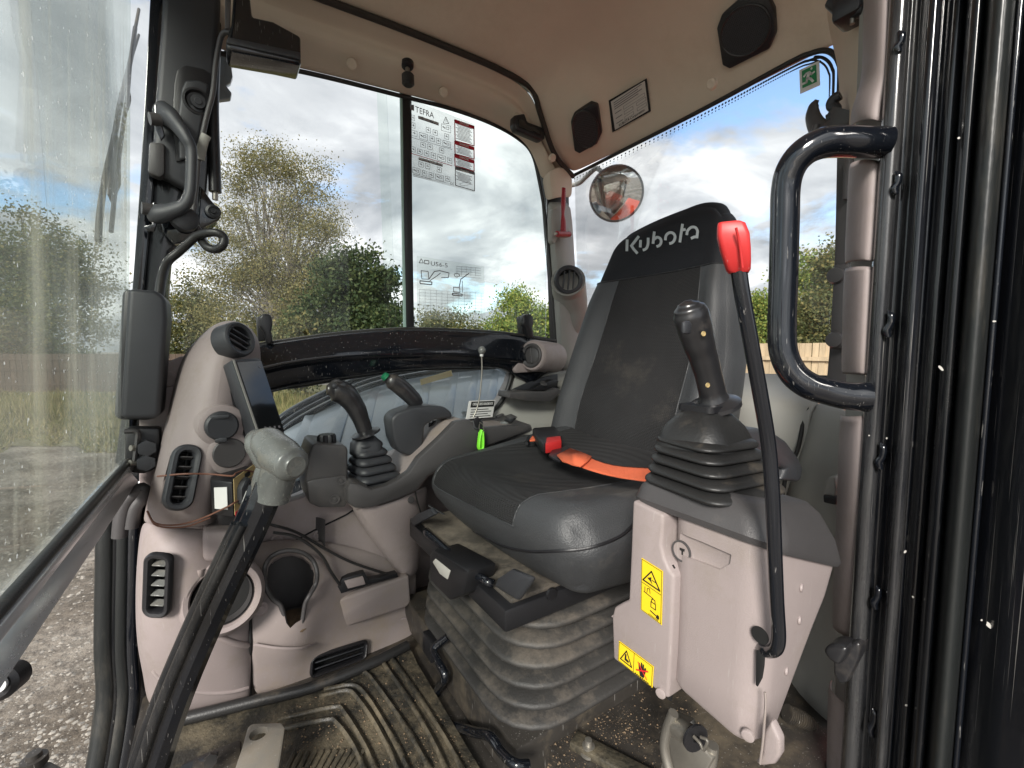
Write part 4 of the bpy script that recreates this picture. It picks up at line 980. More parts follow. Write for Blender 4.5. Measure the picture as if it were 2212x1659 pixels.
# side panel behind the tower
sp_ = prism('pillar_base_panel', [U(p, y=1.21) for p in ((340, 790), (395, 768), (402, 776), (330, 1080), (300, 1090), (300, 900))], Vector((0, .03, 0)), M['mauve'], tower, .004)
lathe('round_plug', U((364, 818), y=1.208), Vector((0, -1, 0)), [(0, 0), (.018, 0), (.016, .006), (.008, .007), (0, .004)], M['mauve'], tower, 24)
# monitor
mon = thing('display_monitor', U((545, 870), y=1.0), 'dark upright display monitor fixed to the side of the dash tower', 'monitor')
c4 = [U((499, 776), y=1.00), U((563, 771), y=1.045), None, U((556, 945), y=.955)]
c4[2] = UP((618, 938), c4[0], (c4[1] - c4[0]).cross(c4[3] - c4[0]))
E = U((477, 790), y=1.03) - c4[0]
prism('case', c4, E, M['char'], mon, .006)
prism('rear_case', [p + E * .9 - Vector((0, 0, .006)) for p in c4], E * .35 + Vector((0, .01, 0)), M['black'], mon, .006)
n_ = (c4[1] - c4[0]).cross(c4[3] - c4[0]).normalized(); n_ = n_ if n_.dot(EYE - c4[0]) > 0 else -n_
q = [c4[3], c4[2], c4[1], c4[0]]
prism('screen', [quad_uv(q, u, v) + n_ * .0005 for u, v in ((.13, .04), (.95, .04), (.95, .95), (.13, .95))], n_ * .0012, M['screen'], mon, 0)
prism('bezel_lip', [quad_uv(q, u, v) + n_ * .0004 for u, v in ((.03, .01), (.09, .01), (.09, .99), (.03, .99))], n_ * .0012, M['grey'], mon, 0)
bm = bmesh.new()
pl = Plane2(q[0] + n_ * .002, q[1] - q[0], q[3] - q[0], EYE)
for k in range(4): pl.rect(bm, .30 + .16 * k, .09, .36 + .16 * k, .12)
pl.poly(bm, [(.82, .905), (.86, .905), (.84, .925)])
link('screen_icons', bm, M['greyink'], mon)

# ------------------------------------------------------------------ lower kick panel with cup holder
kick = thing('kick_panel', V(.1, 1.1, -.72), 'mauve lower side panel with cup holder slot and lower air vents', 'side panel')
rows = [[((316, 1120), 1.14), ((330, 1132), 1.06), ((380, 1142), 1.04), ((440, 1142), 1.03), ((500, 1150), 1.05), ((541, 1165), 1.09)],
        [((308, 1180), 1.12), ((318, 1182), 1.03), ((380, 1180), 1.0), ((432, 1180), 1.01), ((500, 1190), 1.05), ((541, 1200), 1.09)],
        [((303, 1260), 1.12), ((312, 1260), 1.02), ((380, 1260), .99), ((425, 1265), 1.00), ((500, 1270), 1.02), ((541, 1275), 1.06)],
        [((303, 1340), 1.12), ((312, 1345), 1.02), ((370, 1350), .99), ((430, 1370), .99), ((500, 1392), 1.00), ((541, 1392), 1.03)],
        [((308, 1400), 1.13), ((318, 1415), 1.04), ((370, 1430), 1.01), ((430, 1440), 1.01), ((500, 1450), 1.02), ((541, 1455), 1.04)],
        [((318, 1450), 1.14), ((335, 1470), 1.08), ((375, 1490), 1.05), ((430, 1505), 1.04), ((500, 1512), 1.045), ((541, 1508), 1.05)],
        [((325, 1500), 1.16), ((335, 1530), 1.11), ((375, 1550), 1.08), ((430, 1535), 1.07), ((500, 1520), 1.06), ((541, 1512), 1.06)]]
kf = grid('front_cover', [[U(p, y=y) for p, y in r] for r in rows], M['mauve'], kick, .01, 3, 1)
rows = [[((543, 1175), 1.11), ((600, 1168), 1.12), ((660, 1168), 1.12), ((740, 1175), 1.13), ((830, 1200), 1.14), ((900, 1225), 1.15)],
        [((543, 1215), 1.08), ((600, 1205), 1.075), ((660, 1205), 1.075), ((730, 1220), 1.10), ((800, 1245), 1.12), ((900, 1260), 1.13)],
        [((543, 1300), 1.045), ((600, 1300), 1.03), ((660, 1300), 1.03), ((700, 1300), 1.06), ((790, 1290), 1.11), ((900, 1290), 1.12)],
        [((543, 1385), 1.02), ((600, 1392), 1.01), ((650, 1395), 1.01), ((680, 1372), 1.05), ((790, 1350), 1.10), ((900, 1320), 1.11)],
        [((543, 1430), 1.045), ((600, 1430), 1.045), ((650, 1425), 1.05), ((700, 1410), 1.06), ((790, 1370), 1.07), ((895, 1345), 1.08)],
        [((543, 1508), 1.055), ((600, 1498), 1.055), ((650, 1488), 1.05), ((720, 1465), 1.045), ((800, 1432), 1.045), ((895, 1388), 1.05)]]
kc = grid('rear_cover', [[U(p, y=y) for p, y in r] for r in rows], M['mauve_dirty'], kick, .012, 3, 1)
cup = [(571, 1247), (573, 1222), (585, 1203), (606, 1192), (632, 1189), (658, 1196), (677, 1213), (685, 1237), (682, 1262), (668, 1287), (659, 1305), (652, 1345), (640, 1352), (627, 1363), (618, 1352), (607, 1310), (590, 1295), (576, 1272)]
kc2 = prism('cutter', [U(p, y=.95) for p in cup], (U((628, 1260), y=1.25) - U((628, 1260), y=.95)), M['dark'], None)
qf = [U(p, y=y) for p, y in (((668, 1468), 1.035), ((792, 1422), 1.035), ((796, 1378), 1.05), ((670, 1417), 1.045))]
qs = [U(p, y=y) for p, y in (((309, 1331), .995), ((371, 1334), .975), ((377, 1194), .98), ((314, 1190), 1.0))]
cut(kc, [kc2, hole(qf, .006)]); cut(kf, [hole(qs)])
rim = [U(p, y=1.028 + .0 * i) for i, p in enumerate(cup)]; rim.append(rim[0])
bvk = bvh(kc)
tube('cup_rim', [U(p, y=1.05 if p[1] < 1215 else (1.035 if p[1] < 1270 else 1.02)) for p in cup + cup[:1]], .0048, M['dgrey'], kick, 10, 4)
# cup well: open fronted round pocket going back and down
wl = []
cc = U((630, 1262), y=1.035); cc2 = V(cc.x, cc.y + .055, 0)
for z, rr in ((.105, .084), (0.0, .080), (-.06, .072), (-.112, .066), (-.116, .0)):
    wl.append([Vector((cc2.x + rr * math.cos(a), cc2.y + rr * .8 * math.sin(a), cc.z + z)) for a in [R(8 + 164 * j / 16) for j in range(17)]])
bm = bmesh.new(); vs = [[bm.verts.new(p) for p in r] for r in wl]
for a, b in zip(vs, vs[1:]):
    for j in range(16): bm.faces.new((a[j], a[j + 1], b[j + 1], b[j]))
bmesh.ops.remove_doubles(bm, verts=bm.verts, dist=1e-5)
link('cup_well', bm, M['dgrey'], kick)
prism('cup_mud', [Vector((cc2.x + .05 * math.cos(a), cc2.y - .03 + .05 * math.sin(a), cc.z - .104)) for a in [R(24 * k) for k in range(15)]], Vector((0, 0, .008)), M['mud'], kick, .003)
# round holder behind the lever
c = U((482, 1288), y=1.0)
cut(kf, [lathe('cutter', c, Vector((.1, -1, .25)), [(0, -.06), (.060, -.06), (.060, .06), (0, .06)], M['dark'], None, 40)])
lathe('round_holder', c, Vector((.1, -1, .25)), [(.075, -.02), (.072, .004), (.064, .014), (.056, .012), (.052, .002), (.050, -.035)], M['mauve'], kick, 40)
lathe('holder_liner', c, Vector((.1, -1, .25)), [(.0515, .006), (.0505, -.034), (.049, -.034), (.049, .004)], M['dgrey'], kick, 40)
lathe('holder_base', c, Vector((.1, -1, .25)), [(0, -.032), (.05, -.032), (.05, -.030)], M['dark'], kick, 32)
q = [U(p, y=y) for p, y in (((309, 1331), .995), ((371, 1334), .975), ((377, 1194), .98), ((314, 1190), 1.0))]
vent('side_vent', q, 5, kick, 'black', None, True, 'gripgrey', .03, .012, .018, -.5)
q = [U(p, y=y) for p, y in (((668, 1468), 1.035), ((792, 1422), 1.035), ((796, 1378), 1.05), ((670, 1417), 1.045))]
vent('floor_vent', q, 2, kick, 'black', None, True, 'char', .03, .009, .014, .2)
# shelf pocket, storage bin, seams, screws
prism('shelf_step', [U(p, y=.985) for p in ((437, 1146), (520, 1146), (540, 1160), (535, 1196), (500, 1216), (438, 1216))], Vector((0, .08, 0)), M['mauve'], kick, .01, 3)
prism('tray', [U(p, y=.96) for p in ((468, 1100), (500, 1096), (560, 1100), (560, 1132), (535, 1138), (470, 1138))], Vector((0, .1, 0)), M['black'], kick, .008)
bin_ = prism('storage_bin', [U(p, y=1.065) for p in ((700, 1312), (722, 1300), (884, 1243), (888, 1300), (880, 1312), (700, 1372), (690, 1378), (684, 1392), (672, 1394), (668, 1380), (688, 1350))], Vector((0, .05, 0)), M['mauve_dirty'], kick, .008, 3)
prism('bin_latch', [U(p, y=1.07) for p in ((740, 1250), (788, 1237), (795, 1252), (812, 1250), (858, 1238), (860, 1246), (800, 1262), (735, 1283), (728, 1268))], Vector((0, .02, 0)), M['black'], kick, .001)
prism('latch_plate', [U(p, y=1.066) for p in ((744, 1256), (784, 1245), (790, 1262), (752, 1272))], Vector((0, .006, 0)), M['mauve'], kick, .001)
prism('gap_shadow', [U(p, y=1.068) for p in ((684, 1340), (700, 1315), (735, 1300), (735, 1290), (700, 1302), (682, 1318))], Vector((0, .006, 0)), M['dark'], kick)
tube('panel_seam', [U(p, y=y) for p, y in (((543, 1168), 1.07), ((543, 1210), 1.065), ((542, 1300), 1.04), ((541, 1385), 1.018), ((541, 1430), 1.035), ((541, 1508), 1.045))], .0028, M['dark'], kick, 6, 3)
tube('fold_line', [U(p, y=y) for p, y in (((548, 1392), 1.008), ((600, 1400), 1.0), ((650, 1400), 1.003), ((680, 1390), 1.03))], .003, M['mauve'], kick, 6, 4)
bvk = bvh(kc, kf)
def crease(pts, r, m='mauve', nm='crease'):
    P = [hit(bvk, p, -.001) for p in sp2(pts, 6)]
    return tube(nm, P, r, M[m], kick, 8, smooth=False)
crease([(330, 1448), (352, 1470), (400, 1488), (450, 1496), (500, 1494), (535, 1486)], .0045)
crease([(433, 1230), (434, 1290), (445, 1340), (470, 1372), (505, 1388), (536, 1394)], .006)
for x0, y0 in (): crease([(x0, y0), (x0 + 12, y0 - 4), (x0 + 20, y0 + 1)], .0016, 'silver', 'scuff')
# upper inner panel with screws between tower and pedestal
kc3 = prism('cutter', [U(p, y=.95) for p in cup], (U((628, 1260), y=1.25) - U((628, 1260), y=.95)), M['dark'], None)
ip = prism('inner_panel', [U(p, y=1.13) for p in ((455, 1085), (600, 1092), (655, 1075), (700, 1040), (760, 1060), (800, 1150), (880, 1260), (720, 1240), (560, 1215), (455, 1200))], Vector((0, .04, 0)), M['mauve'], kick, .005)
cut(ip, [kc3])
tube('panel_seam', [U(p, y=1.129) for p in ((566, 1206), (620, 1178), (680, 1145), (748, 1112), (770, 1096))], .0022, M['dark'], kick, 6, 2)
for p in ((597, 1167), (689, 1156), (564, 1315), (870, 1345)):
    lathe('screw', U(p, y=1.127 if p[1] < 1200 else (1.015 if p[0] < 600 else 1.085)), Vector((.1, -1, .1)), [(0, -.001), (.0135, 0), (.0135, .002), (.010, .003), (.006, .001), (.0055, .003), (0, .003)], M['mauve'], kick, 20)
for y0, pts in ((1.06, ((590, 1150), (640, 1160), (690, 1195), (715, 1235), (735, 1265))), (1.08, ((580, 1132), (640, 1150), (710, 1190), (760, 1215), (820, 1235), (872, 1250)))):
    w_ = tube('loose_cable', [U(p, y=y0) for p in pts], .0032, M['rubber'], None, 6, 6)
    tag(w_, 'thin black cable drooping over the cup holder' if y0 < 1.07 else 'thin black cable running along the inner panel to the seat base', 'cable', 'loose cables by the cup holder')
# warning light box tied to tower
rb_ = thing('switch_box', U((500, 1050), y=.95), 'black box with gold and red front label tied on with wire', 'box')
f0 = [U((458, 1112), y=.955), U((504, 1118), y=.925), U((501, 1032), y=.925), U((455, 1036), y=.955)]
f1 = [f0[1], U((560, 1080), y=.97), U((556, 992), y=.97), f0[2]]
bk0 = Vector((.0, .05, .0))
prism('housing', [f0[0], f0[1], f1[1], f1[1] + Vector((-.03, .04, 0)), f0[0] + Vector((.0, .05, 0))], Vector((0, 0, (f0[3] - f0[0]).z)), M['black'], rb_, .003)
def face_sheet(name, q, r, m, parent, off=.0015):
    n = (q[1] - q[0]).cross(q[3] - q[0]).normalized(); n = n if n.dot(EYE - q[0]) > 0 else -n
    return prism(name, [quad_uv(q, u, v) + n * off for u, v in r], n * .0012, m, parent)
def R4(a, b, c, d): return ((a, b), (c, b), (c, d), (a, d))
face_sheet('white_label', f0, R4(.2, .2, .8, .78), M['white'], rb_)
g4 = face_sheet('gold_label', f1, R4(.02, .06, .98, .96), M['gold'], rb_)
face_sheet('red_strip', f1, R4(.02, .03, .98, .13), M['redink'], rb_, .003)
face_sheet('logo_patch', f1, R4(.42, .78, .62, .90), M['ink'], rb_, .003)
bm = bmesh.new()
for k in range(10):
    n = (f1[1] - f1[0]).cross(f1[3] - f1[0]).normalized(); n = n if n.dot(EYE - f1[0]) > 0 else -n
    add_prism(bm, [quad_uv(f1, u, v) + n * .0028 for u, v in R4(.55, .24 + .05 * k, .92, .262 + .05 * k)], n * .0006)
link('small_print', bm, M['redink'] if False else M['greyink'], rb_)
face_sheet('plus_mark', f1, R4(.76, .70, .94, .73), M['redink'], rb_, .003); face_sheet('plus_mark', f1, R4(.83, .64, .87, .79), M['redink'], rb_, .003)
kn = prism('rotary_switch', [quad_uv(f1, u, v) + Vector((.01, -.012, 0)) for u, v in ((.08, .3), (.22, .22), (.42, .35), (.5, .7), (.42, .84), (.25, .82), (.1, .7))], Vector((-.01, .015, 0)), M['char'], rb_, .004)
face_sheet('pink_label', f1, R4(.36, .50, .50, .68), M['white'], rb_, .013)
tie = thing('tie_wire', U((460, 1040), y=.94), 'thin copper wire tying the black box to the dash tower', 'wire')
tube('upper_wire', [U(p, y=y) for p, y in (((340, 1029), .99), ((395, 1024), .945), ((450, 1024), .945), ((500, 1028), .915), ((510, 1022), .92), ((530, 1016), .94), ((560, 1022), .96))], .0016, M['copper'], tie, 6, 5)
tube('lower_wire', [U(p, y=y) for p, y in (((318, 1104), 1.0), ((335, 1130), .98), ((380, 1134), .965), ((430, 1122), .95), ((480, 1100), .93), ((500, 1090), .915), ((520, 1078), .93), ((555, 1062), .96))], .0016, M['copper'], tie, 6, 5)
tube('lower_wire', [U(p, y=y) for p, y in (((320, 1110), 1.0), ((340, 1136), .98), ((400, 1138), .96), ((455, 1118), .945))], .0014, M['copper'], tie, 6, 5)

# ------------------------------------------------------------------ travel levers
def lever(name, dy, dx, lab):
    root = thing(name, U((330, 1659), y=.74 + dy), lab, 'lever', 'travel levers rising from the floor')
    P = [U((318 + dx, 1700), y=.75 + dy), U((385 + dx, 1500), y=.735 + dy), U((470 + dx, 1300), y=.715 + dy), U((555 + dx, 1120), y=.70 + dy), U((583 + dx, 1050), y=.695 + dy)]
    bm = bmesh.new(); d = (P[-1] - P[0])
    add_tube(bm, P, .0165, 10, 4, flat=1.2, xh=Vector((0, 1, 0))); r_ = link('rod', bm, M['gloss'], root, 25)
    tube('rod_edge', [p + Vector((-.018, -.012, .0)) for p in P[:-1]], .0075, M['pillar'], root, 8, 4)
    T = [U((588 + dx, 1078), y=.695 + dy), U((600 + dx, 1030), y=.69 + dy), U((612 + dx, 1000), y=.685 + dy), U((610 + dx, 985), y=.685 + dy)]
    tube('grip', T, [.0225, .024, .024, .021], M['gripgrey'], root, 22, 6)
    T2 = [U((570 + dx, 950), y=.745 + dy), U((582 + dx, 960), y=.72 + dy), U((605 + dx, 985), y=.69 + dy), U((630 + dx, 1003), y=.665 + dy), U((640 + dx, 1008), y=.655 + dy)]
    tube('grip_head', T2, [.018, .024, .0275, .024, .014], M['gripgrey'], root, 22, 6)
    lathe('grip_collar', U((586 + dx, 1066), y=.695 + dy), (P[4] - P[3]), [(0, 0), (.0165, 0), (.0165, .018), (0, .018)], M['steel'], root, 20)
    return root
lever('travel_lever', 0, 0, 'long black travel lever with worn grey hammer-shaped grip, the nearer of the two')
lever('travel_lever', .075, -16, 'travel lever half hidden behind the nearer one')

# ------------------------------------------------------------------ floor mat and pedals
fm_ = thing('floor_mat', V(.1, .85, -.735), 'muddy black rubber floor mat with raised ribs', 'floor mat')
HM = -.728
def Fp(p, h=HM): return U(p, h=h)
base = [(882, 1390), (900, 1430), (1040, 1665), (1100, 1760), (250, 1760), (330, 1570), (380, 1556), (545, 1512), (675, 1482), (800, 1432)]
prism('mat_sheet', [Fp(p) for p in base], Vector((0, 0, -.006)), M['mat'], fm_, 0)
ribs = [[(835, 1408), (880, 1470), (960, 1590), (1000, 1665)], [(822, 1424), (862, 1480), (930, 1590), (965, 1665)], [(780, 1450), (800, 1462), (850, 1530), (900, 1610), (930, 1665)], [(700, 1490), (760, 1480), (790, 1500), (832, 1565), (872, 1640), (885, 1670)],
        [(690, 1505), (750, 1492), (776, 1512), (815, 1570), (850, 1640), (862, 1670)], [(600, 1555), (720, 1528), (745, 1540), (790, 1612), (812, 1665)], [(560, 1585), (700, 1556), (728, 1562), (765, 1612), (790, 1670)], [(640, 1500), (720, 1510), (560, 1542)]]
for r_ in ribs[:7]:
    g_ = tube('rib', [Fp(p, HM + .002) for p in r_], .0055, M['mat'], fm_, 6, 3)
for k in range(11):
    x = 628 + k * 14
    tube('tread_bar', [Fp((x - 12, 1668), HM + .001), Fp((x + 8 + k * 1.0, 1626 - k * .5), HM + .001)], .0042, M['mat'], fm_, 6, smooth=False)
0 and tube('mud_ridge', [Fp(p, HM) for p in ((868, 1408), (905, 1480), (940, 1540), (975, 1600))], [.006, .012, .009, .006], M['mud'], fm_, 8, 5, flat=1)
V_, F_ = [], []
for i in range(2600):
    px = 560 + 520 * rng.random(); py = 1410 + 260 * rng.random()
    if px > 870 + (py - 1392) * .58: continue
    if py < 1660 - (px - 380) * .52: continue
    p = Fp((px, py), HM + .0005); s = .0005 + .0018 * rng.random() ** 5; b = len(V_); a = rng.random() * 6
    for k in range(4): V_.append((p.x + s * math.cos(a + 1.57 * k) * (.7 + .6 * rng.random()), p.y + s * math.sin(a + 1.57 * k), p.z))
    V_.append((p.x, p.y, p.z + s)); F_ += [(b + k, b + (k + 1) % 4, b + 4) for k in range(4)]
soup('mud_crumbs', V_, F_, M['mud'], 'crumbs of dry brown mud scattered over the floor mat', 'mud', 'stuff')
tube('mat_edging', [U(p, h=HM + .01) for p in ((330, 1566), (400, 1552), (545, 1516), (675, 1484), (800, 1434), (880, 1394))], .012, M['rubber'], fm_, 8, 4)
pd = thing('foot_pedal', Fp((500, 1640)), 'worn steel foot pedal plate with a round hole at the lever base', 'pedal')
q = [U(p, h=-.665) for p in ((500, 1680), (522, 1615), (535, 1570), (545, 1562), (608, 1560), (616, 1572), (606, 1640), (596, 1690))]
pp = prism('plate', q, Vector((0, 0, -.012)), M['pedal'], pd, .003)
ct = lathe('cutter', U((560, 1625), h=-.70), Vector((0, 0, 1)), [(0, 0), (.014, 0), (.014, .08), (0, .08)], M['dark'], None, 24)
cut(pp, [ct])
tube('pedal_arm', [U((470, 1640), h=-.69), U((440, 1650), h=-.69), U((400, 1665), h=-.70)], .012, M['black'], pd, 10)
box('pedal_bracket', U((470, 1662), h=-.70), (.07, .05, .04), M['dirtmetal'], pd, .006)
lathe('pivot_bolt', U((455, 1640), h=-.665), Vector((0, -1, .4)), [(0, 0), (.010, 0), (.010, .010), (0, .010)], M['dirtmetal'], pd, 6)

V_, F_ = [], []
for i in range(2600):
    px = 1180 + 330 * rng.random(); py = 1470 + 200 * rng.random()
    if rng.random() > .25 + .75 * abs(math.sin(px * .02) * math.cos(py * .03)): continue
    p = Fp((px, py), -.684); s = .0005 + .002 * rng.random() ** 5; b = len(V_); a = rng.random() * 6
    for k in range(4): V_.append((p.x + s * math.cos(a + 1.57 * k) * (.7 + .6 * rng.random()), p.y + s * math.sin(a + 1.57 * k), p.z))
    V_.append((p.x, p.y, p.z + s)); F_ += [(b + k, b + (k + 1) % 4, b + 4) for k in range(4)]
soup('dirt_crumbs', V_, F_, M['mud'], 'crumbs of dirt on the black steel plate beside the seat base', 'mud', 'stuff')
# ------------------------------------------------------------------ right-hand console, far side of the seat
rcn = thing('right_console', V(.4, 1.12, -.5), 'long right hand control console with joystick boot and switch panel', 'console')
side = [(751, 1056), (756, 1044), (775, 1046), (805, 1058), (835, 1050), (862, 1036), (885, 1020), (905, 990), (950, 948), (985, 912), (1012, 906), (1040, 925), (1147, 917), (1148, 930), (1040, 968), (925, 1028), (900, 1060), (860, 1078), (800, 1098), (766, 1098), (752, 1086)]
prism('side_fascia', [U(p, y=1.045) for p in side], Vector((0, .03, 0)), M['dgrey'], rcn, .005)
prism('console_body', [U((p[0], p[1] + 3), y=1.07) for p in side], Vector((0, .18, 0)), M['mauve_dirty'], rcn, .004)
prism('front_cap', [U(p, y=1.05) for p in ((749, 1056), (757, 1040), (800, 1052), (800, 1099), (768, 1099), (750, 1088))], Vector((0, .14, 0)), M['dgrey'], rcn, .012, 3)
ped = grid('pedestal', [[U(p, y=y) for p, y in r] for r in (
    [((752, 1092), 1.12), ((768, 1100), 1.06), ((830, 1092), 1.055), ((900, 1062), 1.055), ((930, 1040), 1.10)],
    [((775, 1130), 1.12), ((790, 1135), 1.07), ((840, 1130), 1.055), ((900, 1105), 1.06), ((925, 1090), 1.10)],
    [((808, 1175), 1.12), ((820, 1180), 1.08), ((850, 1180), 1.065), ((892, 1160), 1.07), ((915, 1150), 1.10)],
    [((840, 1215), 1.12), ((850, 1222), 1.09), ((868, 1222), 1.075), ((893, 1205), 1.08), ((910, 1200), 1.11)],
    [((866, 1250), 1.12), ((872, 1256), 1.10), ((880, 1256), 1.09), ((892, 1246), 1.09), ((905, 1240), 1.12)])], M['mauve'], rcn, .008, 2, 1)
lathe('screw', U((888, 1080), y=1.055), Vector((0, -1, 0)), [(0, 0), (.009, 0), (.008, .003), (0, .004)], M['dgrey'], rcn, 16)
tube('panel_seam', [U(p, y=1.054) for p in ((897, 1062), (902, 1085), (910, 1110))], .002, M['dark'], rcn, 6, 3)
# joystick on the far console
jr = thing('joystick', V(.28, 1.13, -.3), 'black joystick with square ribbed boot on the far console', 'joystick')
bt, tp = U((812, 1050), y=1.14), U((790, 948), y=1.14)
bellows('boot', bt, tp, (.118, .115), (.055, .05), 6, .012, M['char'], jr, r=.018, yaw=.2)
loft('boot_cap', [[tp + Vector((x * s, y * s, z)) for x, y in rrect(.075, .07, .02)] for s, z in ((1.0, -.03), (.95, -.01), (.62, .006), (.4, .012))], M['char'], jr)
pts = [U(p, y=1.13) for p in ((790, 935), (782, 912), (768, 880), (748, 854), (724, 843), (706, 842))]
joystick(jr, tp, pts, [.0185, .020, .024, .028, .0285, .012], 'gripblack', .036)
box('thumb_switch', U((738, 833), y=1.12), (.02, .02, .012), M['char'], jr, .004)
box('thumb_switch', U((722, 834), y=1.11), (.012, .014, .010), M['char'], jr, .003)
# blade lever
bl = thing('blade_lever', V(.45, 1.17, -.3), 'black blade lever with green thumb button leaning from its black boot', 'lever')
hs = [(845, 915), (846, 903), (858, 892), (890, 880), (930, 876), (962, 879), (976, 890), (980, 903), (972, 904), (940, 907), (918, 920), (915, 960), (912, 982), (900, 990), (862, 978), (850, 950)]
prism('boot', [U(p, y=1.13) for p in hs], Vector((0, .075, 0)), M['char'], bl, .012, 3)
prism('boot_foot', [U(p, y=1.15) for p in ((900, 975), (916, 970), (918, 995), (905, 1002), (885, 985))], Vector((0, .04, 0)), M['black'], bl, .003)
bx = [U(p, y=1.17) for p in ((904, 876), (893, 862), (868, 838), (848, 824), (836, 817))]
tube('grip', bx, [.017, .022, .0235, .022, .013], M['gripblack'], bl, 16, 6, flat=.75)
tube('stem', [U((910, 905), y=1.17), U((904, 872), y=1.17)], .008, M['black'], bl, 10)
lathe('green_button', U((834, 815), y=1.165), U((830, 812), y=1.165) - U((842, 822), y=1.165), [(0, 0), (.012, 0), (.010, .009), (0, .012)], M['dgreen'], bl, 16)
for a, b in (((930, 912), (930, 955)), ((938, 908), (934, 950))): tube('guide_rod', [U(a, y=1.19), U(b, y=1.19)], .006, M['black'], bl, 8)
# switch panel
P0 = U((1100, 945), y=1.045); P1 = U((1147, 917), y=1.045); P2 = U((1105, 893), y=1.20)
nn = (P1 - P0).cross(P2 - P0).normalized(); nn = nn if nn.z > 0 else -nn
def S(p, w=0.0): return UP(p, P0 + nn * w, nn)
swp = prism('switch_panel', [S(p) for p in ((1147, 917), (1045, 966), (985, 935), (1012, 912), (1075, 893))], -nn * .02, M['dgrey'], rcn, .003)
for q in (((1043, 911), (1062, 903), (1078, 908), (1060, 918)), ((1062, 898), (1078, 893), (1090, 896), (1075, 903)), ((1090, 900), (1105, 896), (1118, 902), (1103, 908)), ((1022, 927), (1045, 918), (1060, 925), (1038, 935))):
    prism('button', [S(p) for p in q], nn * .004, M['dgrey'], swp, .0015)
prism('switch_slot', [S(p, .0005) for p in ((1072, 919), (1094, 906), (1110, 911), (1088, 924))], nn * .002, M['dark'], swp, .001)
prism('rocker_switch', [S(p, .003) for p in ((1076, 917), (1088, 911), (1099, 916), (1088, 922))], nn * .006, M['gripgrey'], swp, .002)
prism('switch_slot', [S(p, .0005) for p in ((1092, 907), (1106, 901), (1116, 905), (1104, 912))], nn * .003, M['black'], swp, .001)
lathe('brass_disc', S((1055, 937), .001), nn, [(0, 0), (.0185, 0), (.0185, .002), (0, .002)], M['brass'], swp, 24)
k0 = S((1050, 896), .004); lathe('knob_base', k0, nn, [(0, 0), (.022, 0), (.021, .004), (0, .004)], M['black'], swp, 24)
bm = bmesh.new(); knob_flute(bm, k0 + nn * .004, nn, .0185, .020); link('rotary_knob', bm, M['char'], swp, 30)
# key, tag and handbook card
ky = thing('ignition_key', S((1027, 925), .01), 'ignition key with lime green tag hanging from the console', 'key')
lathe('key_barrel', U((1031, 917), y=1.05), Vector((-.3, -1, .3)), [(0, 0), (.016, 0), (.015, .008), (.009, .009), (0, .009)], M['black'], ky, 24)
prism('key_head', [U(p, y=1.035) for p in ((1024, 905), (1034, 900), (1039, 912), (1036, 925), (1028, 922))], Vector((0, .006, 0)), M['black'], ky, .002)
tube('key_ring', [U(p, y=1.03) for p in ((1036, 912), (1043, 918), (1045, 928), (1040, 933), (1035, 925), (1036, 915))], .0014, M['steel'], ky, 6, 5)
tube('tag_loop', [U(p, y=1.03) for p in ((1040, 928), (1036, 945), (1034, 965), (1037, 970), (1042, 968), (1043, 950), (1042, 932))], .0045, M['green'], ky, 8, 5, flat=1.6)
prism('tag', [U(p, y=1.025) for p in ((1034, 934), (1040, 932), (1041, 962), (1038, 971), (1033, 968))], Vector((0, .003, 0)), M['green'], ky, .001)
ob = thing('handbook_card', U((1035, 895), y=1.2), 'white handbook card with black heading standing behind the key', 'card')
fr = Plane2(U((1006, 905), y=1.19), U((1063, 901), y=1.205) - U((1006, 905), y=1.19), U((1013, 866), y=1.20) - U((1006, 905), y=1.19), EYE)
fr.sheet('card', M['white'], ob, .002)
bm = bmesh.new(); fr.rect(bm, .08, .62, .97, .95, .0025)
for k in range(4): fr.rect(bm, .12, .08 + .13 * k, .9 - .12 * (k % 2), .12 + .13 * k, .0025)
link('print', bm, M['ink'], ob)
fit('lettering', "OPERATOR'S HANDBOOK", fr.p(.14, .72, .0036), fr.p(.92, .72, .0036), fr.ey * .16, M['white'], ob)
# control box with knob cap
cb = thing('control_box', V(.1, 1.15, -.4), 'dark grey plastic box with fluted cap between dash and far joystick', 'box')
prism('case', [U(p, y=1.09) for p in ((675, 963), (680, 958), (745, 962), (752, 970), (752, 1085), (746, 1096), (690, 1096), (668, 1088), (660, 1040), (667, 985))], Vector((0, .13, 0)), M['dgrey'], cb, .01, 3)
prism('lower_case', [U(p, y=1.083) for p in ((662, 1040), (680, 1035), (750, 1026), (752, 1085), (746, 1097), (690, 1097), (668, 1088))], Vector((0, .05, 0)), M['dgrey'], cb, .006)
bm = bmesh.new(); knob_flute(bm, U((706, 957), y=1.13), Vector((0, 0, 1)), .021, .022); link('filler_cap', bm, M['black'], cb, 30)
for p in ((737, 1038), (723, 1079)): lathe('screw_boss', U(p, y=1.082), Vector((0, -1, 0)), [(0, 0), (.012, 0), (.012, .002), (.009, .002), (.009, .0005), (.005, .0005), (.004, .003), (0, .003)], M['dgrey'], cb, 20)
